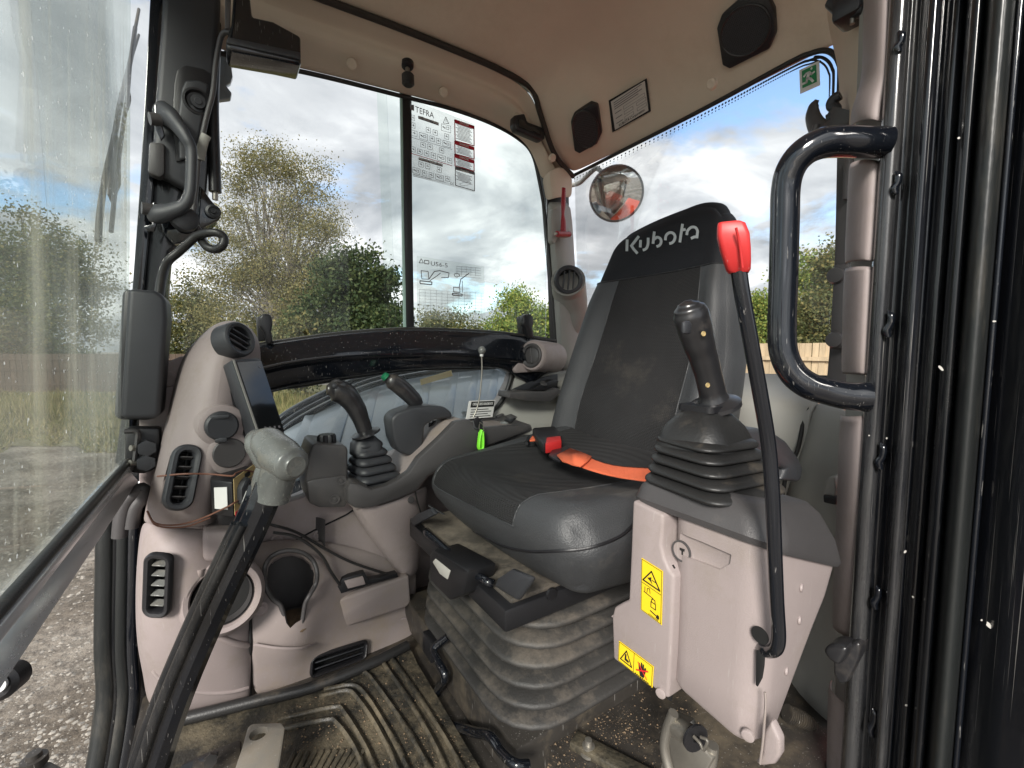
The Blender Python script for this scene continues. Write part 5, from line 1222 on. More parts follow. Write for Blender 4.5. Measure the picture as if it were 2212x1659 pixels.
# vents and tray in the rear corner
cv = thing('corner_vent_pod', V(.85, 1.25, -.1), 'mauve vent pod with closed round vent at the end of the black beam', 'vent')
c0, c1 = U((1150, 768), y=1.17), U((1222, 775), y=1.235)
ax = (c0 - c1).normalized()
lathe('pod', c0, ax, [(.0, -.13), (.052, -.13), (.052, -.01), (.050, 0), (.046, .004), (.040, .004)], M['mauve'], cv, 36)
prism('pod_base', [U(p, y=1.20) for p in ((1110, 798), (1125, 775), (1150, 790), (1215, 790), (1210, 800), (1115, 806))], Vector((0, .06, 0)), M['mauve'], cv, .004)
round_vent('round_vent', c0 + ax * .002, ax, .040, cv, 'dgrey', 0, Vector((.3, .3, 1)), True)
uv_ = thing('pillar_vent_pod', V(.95, 1.25, 0), 'open round vent in a raised pod on the grey corner pillar', 'vent')
c = U((1228, 605), y=1.20); ax = Vector((-.55, -.83, -.05)).normalized()
tube('pod', [c - ax * .01 + Vector((.0, 0, .0)), c - ax * .05 + Vector((.02, .01, -.03)), c - ax * .09 + Vector((.04, .0, -.12)), c + Vector((.06, .11, -.26))], [.060, .062, .05, .02], M['grey'], uv_, 28, 6)
round_vent('round_vent', c + ax * .004, ax, .050, uv_, 'char', 3, Vector((.1, 0, 1)))
cp2 = grid('corner_panel', [[U(p, y=y) for p, y in r] for r in (
    [((1104, 808), 1.245), ((1150, 804), 1.22), ((1210, 800), 1.22), ((1290, 790), 1.22)],
    [((1096, 850), 1.245), ((1140, 850), 1.225), ((1200, 850), 1.22), ((1290, 850), 1.22)],
    [((1062, 895), 1.245), ((1120, 893), 1.22), ((1190, 893), 1.21), ((1290, 893), 1.21)],
    [((1060, 905), 1.245), ((1115, 908), 1.20), ((1190, 908), 1.17), ((1290, 908), 1.16)],
    [((1060, 960), 1.245), ((1120, 960), 1.20), ((1190, 970), 1.17), ((1290, 980), 1.16)],
    [((1060, 1060), 1.245), ((1120, 1060), 1.20), ((1190, 1070), 1.17), ((1290, 1080), 1.16)])], M['grey'], None, .008, 1, 1)
struct(cp2, 'grey plastic corner panel between console and seat back', 'wall')
ty = thing('side_tray', V(.8, 1.15, -.12), 'dark shallow tray with small clip in the corner beside the seat back', 'tray')
prism('tray', [U(p, y=1.15) for p in ((1100, 858), (1101, 846), (1185, 846), (1203, 838), (1215, 845), (1190, 868), (1150, 867), (1102, 860))], Vector((0, .07, .0)), M['dgrey'], ty, .004)
prism('tray_floor', [U(p, y=1.215) for p in ((1106, 842), (1160, 818), (1205, 808), (1205, 842))], Vector((0, .01, 0)), M['char'], ty, .002)
prism('clip', [U(p, y=1.17) for p in ((1150, 843), (1165, 832), (1195, 820), (1208, 822), (1204, 834), (1180, 843))], Vector((0, .03, 0)), M['black'], ty, .004)
lathe('coin', U((1174, 829), y=1.175), Vector((0, -.6, 1)), [(0, 0), (.013, 0), (.012, .004), (0, .004)], M['dgrey'], ty, 18)
# aerial ball on thin cable
ar = thing('ball_topped_aerial', U((1035, 890), y=1.1), 'grey ball on a thin twisted wire standing in front of the beam', 'aerial')
tube('wire', [U(p, y=1.10) for p in ((1040, 762), (1041, 800), (1037, 850), (1031, 880), (1022, 902))], .0022, M['steel'], ar, 8, 5)
lathe('ball', U((1041, 757), y=1.10), Vector((0, 0, 1)), [(0, -.012), (.006, -.010), (.0105, -.004), (.0105, .004), (.006, .010), (0, .012)], M['gripgrey'], ar, 20, ang=80)
tube('ferrule', [U((1041, 762), y=1.10), U((1040, 770), y=1.10)], .005, M['white'], ar, 10, smooth=False)

# ------------------------------------------------------------------ near control box
nc = thing('control_box', V(.5, .3, -.41), 'mauve tip-up control box with yellow warning labels beside the seat', 'control box')
def rr(x0, x1, y0, y1, h, r, sl=0.0, slx=0.0):
    return [V((x0 + x1) / 2 + x, (y0 + y1) / 2 + y, h + sl * y + slx * x) for x, y in rrect(x1 - x0, y1 - y0, r, 6)]
mcov = loft('main_cover', [rr(.435, .60, .212, .325, -.206, .024, 0, -.38), rr(.433, .60, .209, .325, -.225, .026, 0, -.38), rr(.432, .585, .209, .325, -.27, .030, 0, -.2), rr(.432, .560, .210, .323, -.31, .030), rr(.432, .525, .213, .322, -.36, .028), rr(.432, .50, .218, .320, -.398, .022, .12), rr(.435, .49, .222, .316, -.404, .02, .12)], M['mauve'], nc)
a_ = [(1366, 1080), (1432, 1112), (1432, 1135), (1428, 1178), (1434, 1206), (1444, 1232), (1456, 1244), (1450, 1380), (1443, 1512), (1402, 1480), (1324, 1424), (1321, 1332), (1326, 1312), (1344, 1302), (1357, 1296), (1362, 1180)]
lc = prism('latch_cover', [U(p, x=.423) for p in a_], Vector((.17, 0, 0)), M['mauve'], nc, .007, 3)
prism('cover_gap', [U(p, x=.4315) for p in ((1430, 1122), (1438, 1126), (1436, 1180), (1444, 1208), (1458, 1232), (1464, 1262), (1456, 1400), (1449, 1515), (1441, 1510), (1450, 1250), (1430, 1210))], Vector((.003, 0, 0)), M['dark'], nc)
0 and grid('cover_step', [[U(p, x=x) for p, x in r] for r in ([((1357, 1294), .43), ((1400, 1318), .424), ((1430, 1335), .423)], [((1326, 1312), .412), ((1370, 1338), .416), ((1430, 1352), .423)], [((1321, 1332), .410), ((1365, 1362), .414), ((1425, 1385), .423)], [((1323, 1400), .416), ((1380, 1440), .420), ((1430, 1470), .423)])], M['mauve'], lc, .003, 2)
tube('step_ridge', [U(p, x=.4245) for p in ((1322, 1332), (1345, 1322), (1375, 1345), (1410, 1368), (1440, 1376))], [.001, .003, .003, .002, .001], M['mauve'], lc, 10, 5, flat=.5)
# collar
coll = loft('collar', [rr(.429, .605, .205, .385, -.226, .03, 0, -.38), rr(.427, .61, .203, .388, -.220, .032, 0, -.38), rr(.434, .605, .208, .385, -.198, .034, 0, -.34), rr(.446, .60, .222, .375, -.178, .036, 0, -.26), rr(.455, .59, .232, .368, -.170, .034, 0, -.22)], M['dgrey'], nc)
# recessed lock
lk = U((1473, 1190), x=.4362)
cut(mcov, [prism('cutter', [U(p, x=.420) for p in ((1440, 1165), (1455, 1158), (1500, 1176), (1565, 1205), (1562, 1225), (1540, 1238), (1500, 1222), (1455, 1205), (1442, 1190))], Vector((.0165, 0, 0)), M['mauve'], None, .001)])
lathe('lock_ring', lk, Vector((-1, 0, 0)), [(.0125, 0), (.0125, .002), (.0105, .002), (.0105, 0)], M['dgrey'], nc, 28)
lathe('lock_face', lk, Vector((-1, 0, 0)), [(0, .0015), (.0104, .0015), (.0104, 0)], M['mauve'], nc, 28)
prism('key_slot', [U(p, x=.4342) for p in ((1468, 1183), (1479, 1187), (1478, 1192), (1475, 1191), (1475, 1199), (1472, 1198), (1472, 1190), (1468, 1188))], Vector((.0008, 0, 0)), M['ink'], nc)
for p, x in (((1428, 1497), .423), ((1616, 1588), .431)): lathe('screw', U(p, x=x), Vector((-1, -.3, 0)), [(0, -.002), (.0065, 0), (.006, .002), (.003, .003), (0, .002)], M['mauve'], nc, 18)
for p in ((1714, 1240), (1705, 1262), (1770, 1350), (1745, 1500)): pass
bvm = bvh(mcov)
for p in ((1732, 1270), (1728, 1340), (1700, 1450)): lathe('screw', hit(bvm, p, .001), Vector((.3, -1, 0)), [(0, -.003), (.0046, -.001), (.0042, .001), (0, .0015)], M['mauve'], nc, 16)
# slot and hole where the lever enters
prism('lever_slot', [U(p, x=.4312) for p in ((1633, 1405), (1652, 1405), (1650, 1440), (1646, 1465), (1636, 1484), (1632, 1480))], Vector((.002, 0, 0)), M['dark'], nc, .0005)
lathe('lever_hole', U((1642, 1372), x=.431), Vector((-1, 0, 0)), [(0, .0005), (.0085, .0005), (.0085, 0)], M['dark'], nc, 24)
tube('cover_seam', [U(p, x=.4312) for p in ((1652, 1495), (1654, 1520), (1648, 1600), (1642, 1650))], .0012, M['mauve_dirty'], nc, 6, 3)
prism('corner_foot', [U(p, x=.433) for p in ((1630, 1648), (1645, 1625), (1650, 1580), (1664, 1558), (1684, 1600), (1684, 1632), (1672, 1652), (1645, 1656))], Vector((.012, 0, 0)), M['mauve'], nc, .005, 3)
# yellow labels (front face of latch cover)
def tri(fr, bm, c, w, h, t): fr.line(bm, [(c[0] - w, c[1] - h), (c[0] + w, c[1] - h), (c[0], c[1] + h)], t, .0012, closed=True)
def label_at(q, name, lab):
    """q: lower-left, lower-right, upper-left in the picture, on x=.4225"""
    A, B, C_ = (U(p, x=.4222) for p in q); fr = Plane2(A, B - A, C_ - A, EYE); root = fr.sheet(name, M['yellow'], nc, .0009); root['label'] = lab
    return fr, root
fr, lb = label_at(((1385, 1316), (1430, 1350), (1387, 1205)), 'warning_label', 'tall yellow warning label')
bm = bmesh.new()
fr.box(bm, .03, .015, .97, .985, .0004, .001); fr.line(bm, [(.03, .55), (.97, .55)], .0005, .001)
tri(fr, bm, (.5, .74), .40, .13, .0016)
fr.poly(bm, [(.3, .70), (.5, .76), (.48, .70), (.55, .64), (.42, .68)], .001); fr.line(bm, [(.7, .71), (.52, .71)], .0008, .001)
fr.line(bm, [(.15, .40), (.6, .38)], .0009, .001); fr.line(bm, [(.2, .5), (.2, .42)], .0007, .001); fr.line(bm, [(.3, .42), (.32, .50), (.42, .52), (.45, .44)], .0007, .001)
fr.line(bm, [(.5, .3), (.5, .2), (.72, .2), (.72, .3)], .0009, .001, closed=True); fr.line(bm, [(.52, .3), (.54, .36), (.68, .37), (.70, .30)], .0009, .001)
fr.line(bm, [(.48, .12), (.75, .10)], .0013, .001); fr.poly(bm, [(.74, .07), (.80, .14), (.88, .13), (.9, .08), (.83, .05)], .001)
for k in range(8): fr.rect(bm, .40 + .06 * k, .03, .43 + .06 * k, .045, .001)
link('print', bm, M['ink'], lb)
fr, lb = label_at(((1336, 1426), (1410, 1485), (1338, 1384)), 'warning_label', 'wide yellow warning label with crossed out hand')
bm = bmesh.new(); fr.box(bm, .02, .03, .98, .97, .0004, .001); fr.line(bm, [(.47, .03), (.47, .97)], .0005, .001); tri(fr, bm, (.25, .5), .17, .30, .0014)
fr.poly(bm, [(.21, .62), (.25, .62), (.25, .42), (.33, .38), (.32, .28), (.2, .3)], .001)
fr.poly(bm, [(.66, .12), (.76, .12), (.80, .40), (.82, .66), (.78, .66), (.76, .50), (.755, .76), (.72, .76), (.72, .52), (.70, .78), (.67, .78), (.67, .52), (.63, .70), (.60, .68), (.62, .42)], .001)
for k in range(8): fr.rect(bm, .52 + .05 * k, .05, .55 + .05 * k, .09, .001)
link('print', bm, M['ink'], lb)
bm = bmesh.new(); fr.line(bm, [(.57, .30), (.88, .62)], .0016, .0022); fr.line(bm, [(.60, .72), (.86, .20)], .0010, .0020); link('red_cross', bm, mat('red_print', (.6, .02, .02), .5), lb)
# boot and joystick of the near control box
nj = thing('joystick', V(.5, .32, -.18), 'worn black joystick with large ribbed boot on the near control box', 'joystick')
bellows('boot', V(.490, .306, -.167), V(.508, .330, -.108), (.120, .114), (.086, .080), 5, .0125, M['rubber'], nj, r=.02, yaw=-.12)
loft('boot_cap', [[V(.511 + x * s, .333 + y * s, z) for x, y in rrect(.106, .098, .03)] for s, z in ((1.0, -.122), (.96, -.112), (.80, -.096), (.55, -.082), (.36, -.074))], M['rubber'], nj)
loft('boot_clip', [[V(.513 + x * s, .335 + y * s, z) for x, y in rrect(.05, .05, .008)] for s, z in ((1, -.078), (1, -.070))], M['black'], nj)
Y0 = .330
pts = [U(p, y=Y0) for p in ((1543, 872), (1538, 845), (1530, 810), (1519, 770), (1508, 735), (1500, 706), (1493, 682), (1489, 667), (1487, 657), (1486, 649))]
joystick(nj, None, pts, [.0225, .0180, .0178, .0190, .0210, .0224, .0226, .0198, .0140, .005], 'gripblack', .032, .85)
box('rocker', U((1483, 708), y=Y0 - .030), (.013, .006, .014), M['char'], nj, .003)
for p in ((1519, 721), (1528, 873)): lathe('screw_hole', U((p[0], p[1] if p[1] < 800 else 832), y=Y0 - .019), Vector((-.3, -1, 0)), [(0, .0005), (.0022, .0005), (.0026, .0012), (.003, .001), (.003, 0)], M['gold'], nj, 16)
# red safety lever
sl = thing('safety_lever', V(.4, .2, -.3), 'long black safety lever rod with bright red grip', 'lever')
rod = [((1596, 585), .205), ((1604, 640), .204), ((1622, 740), .202), ((1642, 850), .200), ((1660, 960), .198), ((1668, 1060), .196), ((1673, 1180), .195), ((1678, 1300), .195), ((1682, 1370), .195), ((1678, 1398), .197), ((1664, 1407), .205), ((1648, 1402), .215), ((1640, 1385), .235)]
tube('rod', [U(p, y=y) for p, y in rod], .0062, M['gloss'], sl, 16, 5)
rgp = [((1575, 482), 22, .208), ((1579, 487), 27, .207), ((1583, 510), 31, .206), ((1588, 540), 29, .205), ((1592, 565), 26, .205), ((1595, 584), 23, .205), ((1596, 590), 19, .205)]
rings = []
for (p, hw, y) in rgp:
    c = U(p, y=y); dd = (c - EYE).dot(_fw); w = hw / 950 * dd; rings.append([c + Vector((math.cos(.98), -math.sin(.98), 0)) * x + Vector((math.sin(.98), math.cos(.98), 0)) * yy for x, yy in rrect(2 * w, 1.5 * w, .0035)])
loft('red_grip', rings, M['red'], sl)
tube('grip_ridge', [U(p, y=.1965) for p in ((1590, 492), (1598, 530), (1604, 578))], .0010, M['red'], sl, 8, 4)
bm = bmesh.new(); bvr = bvh(sl.children[0])
stroke(bm, bvr, [(1605, 602), (1611, 604), (1612, 615), (1618, 640), (1624, 668), (1619, 672)], 1.2, .0006); stroke(bm, bvr, [(1608, 604), (1614, 640), (1619, 672)], 1.0, .0006)
link('rod_label', bm, M['white'], sl, recalc=False)
# linkage, hose and mud under the near box
lkg = thing('pivot_linkage', V(.45, .3, -.5), 'zinc plated pivot pin and bracket under the near control box', 'bracket')
prism('bracket', [U(p, x=.46) for p in ((1452, 1545), (1470, 1550), (1490, 1560), (1500, 1600), (1540, 1640), (1520, 1680), (1420, 1680), (1440, 1600))], Vector((.012, 0, 0)), M['steel'], lkg, .003)
tube('pin', [U((1465, 1572), x=.445), U((1497, 1592), x=.44)], .012, M['steel'], lkg, 16, smooth=False)
lathe('washer', U((1500, 1592), x=.437), Vector((-.3, -1, 0)), [(.004, 0), (.016, 0), (.016, .003), (.004, .003)], M['black'], lkg, 24)
tube('split_pin', [U(p, x=.430) for p in ((1498, 1590), (1512, 1605), (1520, 1620), (1528, 1600), (1514, 1592))], .0018, M['steel'], lkg, 6, 5)
tube('wire_arm', [U(p, x=.44) for p in ((1455, 1540), (1440, 1580), (1436, 1620), (1450, 1680))], .006, M['steel'], lkg, 10, 5)
tube('rod_end', [U(p, x=.47) for p in ((1540, 1610), (1535, 1650), (1520, 1700))], .007, M['steel'], lkg, 10, 5)
hz = thing('ribbed_hose', V(.7, .3, -.6), 'dusty black corrugated hose bending down behind the near control box', 'hose')
hp = spline([U(p, y=y) for p, y in (((1700, 1540), .36), ((1740, 1560), .34), ((1765, 1600), .33), ((1768, 1650), .33), ((1755, 1700), .33))], 10)
hq, hr = [], []
for i in range(len(hp) - 1):
    for k in range(4): hq.append(hp[i].lerp(hp[i + 1], k / 4)); hr.append(.013 + .0022 * (1 if k % 4 < 2 else -1))
tube('hose', hq, hr, M['dirtmetal'], hz, 12, smooth=False)
dm = box('muddy_valve_block', U((1700, 1600), y=.42), (.16, .1, .12), M['mat'], None, .012); tag(dm, 'mud covered block behind the foot of the near control box', 'valve block')
# ------------------------------------------------------------------ front screen, pillar and wiper side (left of picture)
ws = thing('front_window', V(-.14, .6, -.25), 'raised front window pane covered in rain drops and dirty streaks', 'window')
A = U((300, 1000), y=1.22); A.x = -.165
xb = A.x; 
pane('upper_glass', [V(-.186, 1.21, -.225), V(-.186, .05, -.225), V(-.105, .05, 1.3), V(-.105, 1.23, 1.3)], M['windscreen'], None, ws, Vector((.005, 0, 0)))
# rail along the pane's foot
def rail(name, y0, y1, dz0, dz1, dx0, dx1, m): return prism(name, [V(-.182 + dx0, y0, dz0), V(-.182 + dx1, y0, dz0), V(-.182 + dx1, y0, dz1), V(-.182 + dx0, y0, dz1)], Vector((0, y1 - y0, 0)), M[m], ws, .002)
rail('rail', .1, 1.19, -.242, -.229, .0, .016, 'alu')
rail('rail_groove', .1, 1.19, -.254, -.242, .0, .007, 'black')
prism('rail', [V(-.188, .1, -.254), V(-.180, .1, -.250), V(-.166, .1, -.276), V(-.176, .1, -.280)], Vector((0, 1.09, 0)), M['alu'], ws, .001)
rail('rail_edge', .1, 1.19, -.287, -.279, .0, .010, 'black')
tube('rail_seal', [V(-.174, y, -.225) for y in (.1, .4, .8, 1.19)], .0065, M['rubber'], ws, 8, 3)
# frame member of the sash beside the pillar
prism('sash_frame', [U(p, y=1.22) for p in ((326, -40), (362, -40), (352, 100), (338, 300), (328, 430), (308, 640), (290, 900), (266, 1010), (248, 1000), (268, 860), (286, 620), (302, 400), (316, 150))], Vector((0, .02, 0)), M['gloss'], ws, .002)
# pillar
fp = prism('front_pillar', [U(p, y=1.235) for p in ((340, -60), (480, -60), (478, 60), (472, 160), (462, 250), (452, 350), (446, 430), (470, 468), (430, 505), (392, 525), (366, 545), (360, 620), (354, 790), (330, 900), (345, 1010), (325, 1080), (310, 1130), (304, 1340), (312, 1440), (328, 1500), (330, 1560), (300, 1700), (180, 1700), (205, 1500), (210, 1340), (206, 1300), (212, 1180), (214, 1120), (262, 1010), (290, 700), (310, 420), (330, 150))], Vector((0, .07, 0)), M['pillar'], None, .006)
struct(fp, 'scuffed black front pillar of the cab', 'pillar')
for k, (xs, m, r) in enumerate(((226, 'seal', .016), (246, 'pillar', .010), (262, 'seal', .013), (286, 'gloss', .012))):
    tube('door_seal', [U(p, y=y) for p, y in (((xs + 22, 1040), 1.225), ((xs + 4, 1120), 1.20), ((xs, 1250), 1.19), ((xs - 2, 1400), 1.18), ((xs + 2, 1500), 1.17), ((xs - 10, 1600), 1.15), ((xs - 28, 1700), 1.13))], r, M[m], fp, 10, 5, flat=.7)
tube('cable_clip', [U(p, y=1.17) for p in ((270, 1110), (285, 1090), (300, 1085), (308, 1070), (304, 1058))], .012, M['black'], fp, 10)
tube('hose_loop', [U(p, y=1.15) for p in ((258, 1160), (262, 1120), (272, 1085), (296, 1062), (308, 1056), (305, 1076), (290, 1100), (282, 1140))], .013, M['dgrey'], fp, 12, 5)
# moulded cover with recess
mc = thing('pillar_cover', V(0, 1.2, .3), 'dark moulded plastic cover with recessed bolt on the front pillar', 'cover')
cov = prism('cover', [U(p, y=1.20) for p in ((352, -40), (478, -40), (474, 45), (468, 160), (462, 210), (452, 240), (440, 290), (428, 340), (425, 390), (418, 412), (400, 408), (360, 385), (322, 370), (324, 308), (330, 300), (334, 220), (346, 60))], Vector((0, .04, 0)), M['char'], mc, .012, 3)
rec = prism('recess', [U(p, y=1.1955) for p in ((376, 180), (382, 150), (400, 140), (440, 148), (458, 160), (456, 200), (446, 245), (434, 300), (424, 340), (380, 350), (372, 260))], Vector((0, .006, 0)), M['black'], mc, .003)  # recess shade put into the colour: black plate on the charcoal cover
prism('raised_pad', [U(p, y=1.192) for p in ((392, 190), (400, 172), (430, 172), (452, 182), (448, 215), (440, 245), (430, 300), (420, 345), (386, 345), (384, 250))], Vector((0, .01, 0)), M['char'], mc, .006, 3)
lathe('recess_cup', U((426, 219), y=1.190), Vector((.1, -1, -.1)), [(.026, -.004), (.026, .002), (.022, .003), (.018, -.002), (0, -.002)], M['black'], mc, 28)
lathe('bolt', U((428, 220), y=1.188), Vector((.1, -1, -.1)), [(0, 0), (.014, 0), (.013, .004), (.007, .0045), (.006, .006), (0, .006)], M['char'], mc, 24)
prism('latch_body', [U(p, y=1.19) for p in ((322, 304), (356, 308), (356, 375), (345, 384), (318, 372))], Vector((0, .03, 0)), M['dgrey'], mc, .006)
# sash handle
hd = thing('sash_handle', V(-.02, 1.15, .3), 'dark grey grab handle with locking pins on the front window sash', 'handle')
hp = [((350, 242), 1.19), ((366, 252), 1.17), ((386, 275), 1.15), ((404, 302), 1.14), ((413, 325), 1.14), ((413, 370), 1.14), ((410, 415), 1.14), ((400, 440), 1.145), ((380, 452), 1.155), ((345, 462), 1.17), ((335, 462), 1.18)]
tube('bar', [U(p, y=y) for p, y in hp], [.022, .020, .015, .0125, .0115, .0115, .0115, .013, .016, .020, .020], M['char'], hd, 18, 5, flat=.8)
tube('pin', [U((323, 256), y=1.17), U((348, 260), y=1.175)], .012, M['dgrey'], hd, 16, smooth=False)
tube('pin', [U((306, 449), y=1.17), U((335, 455), y=1.175)], .012, M['dgrey'], hd, 16, smooth=False)
prism('upper_plate', [U(p, y=1.172) for p in ((333, 226), (340, 223), (352, 238), (350, 268), (356, 292), (347, 304), (336, 280))], Vector((0, .008, 0)), M['gloss'], hd, .002)
prism('lower_plate', [U(p, y=1.172) for p in ((330, 436), (338, 436), (338, 486), (333, 500), (318, 500), (310, 488), (328, 484))], Vector((0, .008, 0)), M['gloss'], hd, .002)
lathe('round_knob', U((401, 471), y=1.165), Vector((.2, -1, 0)), [(0, -.02), (.026, -.02), (.024, 0), (.014, .006), (0, .006)], M['char'], hd, 24)
# cable running down the pillar, strut, bracket
ca = thing('pillar_cable', V(.02, 1.2, .2), 'grey cable clipped along the pillar edge and looping at the bottom', 'cable')
tube('upper_cable', [U(p, y=y) for p, y in (((520, 40), 1.16), ((500, 68), 1.16), ((486, 70), 1.17), ((476, 85), 1.18), ((466, 140), 1.185), ((460, 200), 1.185), ((447, 250), 1.185), ((436, 300), 1.185), ((430, 335), 1.185), ((424, 400), 1.19), ((418, 470), 1.19), ((432, 500), 1.19))], .0055, M['dgrey'], ca, 8, 6)
tube('strap', [U(p, y=1.18) for p in ((446, 292), (440, 305), (434, 330), (432, 345))], .009, M['grey'], ca, 8, 4, flat=.4)
tube('cable_loop', [U(p, y=y) for p, y in (((344, 640), 1.12), ((350, 600), 1.14), ((362, 566), 1.16), ((385, 545), 1.16), ((405, 527), 1.15), ((425, 510), 1.14), ((450, 503), 1.12), ((472, 504), 1.11), ((484, 515), 1.11), ((480, 531), 1.11), ((465, 539), 1.12), ((448, 534), 1.13), ((437, 520), 1.15), ((436, 505), 1.17))], .0085, M['rubber'], ca, 12, 7)
sr = thing('gas_strut', V(.03, 1.25, .3), 'black gas strut running down beside the front pillar', 'strut')
tube('cylinder', [U((462, 120), y=1.235), U((459, 240), y=1.235), U((465, 415), y=1.235)], .0125, M['black'], sr, 14, 3)
tube('piston_rod', [U((465, 415), y=1.235), U((465, 432), y=1.235)], .006, M['steel'], sr, 10, smooth=False)
prism('bracket', [U(p, y=1.23) for p in ((430, 400), (442, 412), (456, 432), (474, 452), (478, 466), (472, 476), (438, 492), (425, 500))], Vector((0, .008, 0)), M['gloss'], sr, .003)
lathe('ball_joint', U((461, 458), y=1.228), Vector((0, -1, 0)), [(0, 0), (.015, 0), (.015, .006), (.010, .008), (.010, .004), (.005, .004), (.005, .010), (0, .010)], M['char'], sr, 20)
prism('bracket', [U(p, y=1.205) for p in ((345, 470), (380, 455), (420, 452), (430, 480), (436, 505), (420, 520), (375, 528), (350, 500))], Vector((0, .02, 0)), M['gloss'], sr, .004)
# wiper motor cover
wm = thing('wiper_motor_cover', V(-.08, 1.1, -.15), 'tall rounded black motor cover standing by the front pillar', 'cover')
q = [((276, 622), .0), ((340, 628), 0), ((359, 645), 0), ((361, 690), 0), ((352, 800), 0), ((345, 895), 0), ((338, 906), 0), ((262, 905), 0), ((258, 895), 0), ((268, 760), 0)]
prism('cover', [U(p, y=1.09) for p, _ in q], Vector((.0, .10, 0)), M['char'], wm, .016, 4)
prism('back_plate', [U((p[0] - 9, p[1] + 2), y=1.125) for p, _ in q], Vector((-.012, .07, 0)), M['black'], wm, .008)
br = thing('hinge_bracket', V(-.1, 1.15, -.25), 'bent steel bracket with bolts below the motor cover', 'bracket')
tube('bent_plate', [U(p, y=1.13) for p in ((270, 932), (297, 932), (298, 950), (294, 980), (290, 1000), (276, 1012), (262, 1022))], .005, M['dgrey'], br, 8, 3, flat=2.2)
for p in ((282, 968), (280, 1000)):
    tube('bolt', [U(p, y=1.12), U((p[0] + 20, p[1] - 1), y=1.13)], .006, M['steel'], br, 8, smooth=False)
    lathe('nut', U((p[0] + 34, p[1] - 2), y=1.13), Vector((.2, -1, 0)), [(0, 0), (.016, 0), (.016, .016), (0, .018)], M['char'], br, 6)
prism('bracket_block', [U(p, y=1.15) for p in ((270, 925), (345, 925), (345, 1010), (310, 1025), (268, 1020))], Vector((0, .04, 0)), M['black'], br, .006)
# outside wiper and its ghost seen through the glass
wp = thing('window_wiper', V(-.25, 1.2, .3), 'long curved black wiper arm outside the front glass', 'wiper')
def O(p, dx=.04):
    """point on the outer side of the front glass"""
    r = U(p, d=1.0) - EYE; return EYE + r * ((-.165 - dx) / r.x)
tube('arm', [O(p) for p in ((292, 60), (282, 130), (262, 210), (248, 290), (228, 380), (216, 460), (212, 520))], .006, M['black'], wp, 8, 5)
tube('blade', [O(p, .03) for p in ((300, 20), (284, 110), (276, 200), (262, 300), (250, 400), (240, 500))], .0045, M['rubber'], wp, 8, 5)
tube('fluid_hose', [O(p, .05) for p in ((300, 75), (283, 130), (274, 170), (280, 215), (268, 250))], .004, M['rubber'], wp, 6, 5)
prism('blade_holder', [O(p, .05) for p in ((246, 290), (262, 300), (262, 400), (246, 440), (238, 420))], Vector((-.006, 0, 0)), M['dgrey'], wp, .002)
ow = thing('lamp_bracket', V(-.35, 1.2, .6), 'stepped grey metal bracket outside the top of the side window', 'bracket')
prism('plate', [U(p, y=1.36) for p in ((488, 105), (530, 115), (537, 122), (535, 134), (510, 132), (500, 142), (503, 165), (498, 178), (488, 184), (501, 200), (498, 212), (466, 216), (466, 120))], Vector((0, .02, 0)), M['bodygrey'], ow, .003)
# corner of the machine low on the left: door latch and step nut
dl = thing('door_roller', U((10, 1480), x=-.30), 'black round door roller at the left picture edge', 'roller')
lathe('roller', U((-2, 1478), y=.62), Vector((-.3, -1, .2)), [(0, -.02), (.014, -.02), (.016, 0), (.012, .004), (.004, .004), (0, .002)], M['black'], dl, 28)
lathe('washer', U((-1, 1478), y=.612), Vector((-.3, -1, .2)), [(0, 0), (.007, 0), (.007, .003), (0, .003)], M['alu'], dl, 20)
stp = thing('step_corner', V(-.25, .4, -.6), 'worn metal frame corner with large nut below the doorway', 'frame')
prism('plate', [U(p, h=-.66) for p in ((-80, 1700), (30, 1655), (110, 1640), (200, 1690), (200, 1800), (-80, 1800))], Vector((0, 0, -.03)), M['dirtmetal'], stp, .006)
lathe('nut', U((75, 1652), h=-.655), Vector((0, 0, 1)), [(0, 0), (.016, 0), (.016, .012), (.010, .013), (.009, .020), (0, .021)], M['dirtmetal'], stp, 24)
# ------------------------------------------------------------------ roller blind box, header fittings
bl_ = thing('sun_blind', V(.08, 1.1, .75), 'black folded sun blind box under the roof edge', 'blind')
pb = [U(p, y=1.12) for p in ((505, -30), (540, -10), (545, 35), (590, 45), (650, 78), (651, 140), (600, 128), (495, 108), (487, 92), (500, 50))]
prism('housing', pb, Vector((0, .07, 0)), M['gloss'], bl_, .006, 3)
prism('lip', [U(p, y=1.115) for p in ((492, 78), (650, 112), (650, 128), (488, 92))], Vector((0, .01, 0)), M['char'], bl_, .003)
prism('bracket', [U(p, y=1.10) for p in ((486, -40), (500, -40), (497, 60), (486, 60))], Vector((0, .01, 0)), M['dgrey'], bl_, .002)
bs = thing('bump_stop', U((881, 145), y=1.22), 'small black rubber stop hanging from the side header', 'stop')
lathe('base', U((880, 140), y=1.215), Vector((0, -.35, -1)), [(0, -.01), (.018, -.004), (.016, .006), (.008, .010), (0, .010)], M['black'], bs, 24)
tube('stem', [U((880, 148), y=1.21), U((881, 166), y=1.20)], .006, M['steel'], bs, 10, smooth=False)
lathe('rubber', U((881, 160), y=1.20), Vector((0, -.05, -1)), [(0, 0), (.013, 0), (.0165, .004), (.0165, .026), (.012, .030), (0, .030)], M['rubber'], bs, 24)
cl = thing('cabin_lamp', U((1145, 270), y=1.2), 'dark navy interior lamp on the header near the corner', 'lamp')
prism('body', [U(p, y=1.20) for p in ((1112, 248), (1134, 244), (1140, 262), (1176, 276), (1178, 300), (1170, 303), (1116, 280), (1111, 268))], Vector((0, .03, 0)), M['black'], cl, .006, 3)
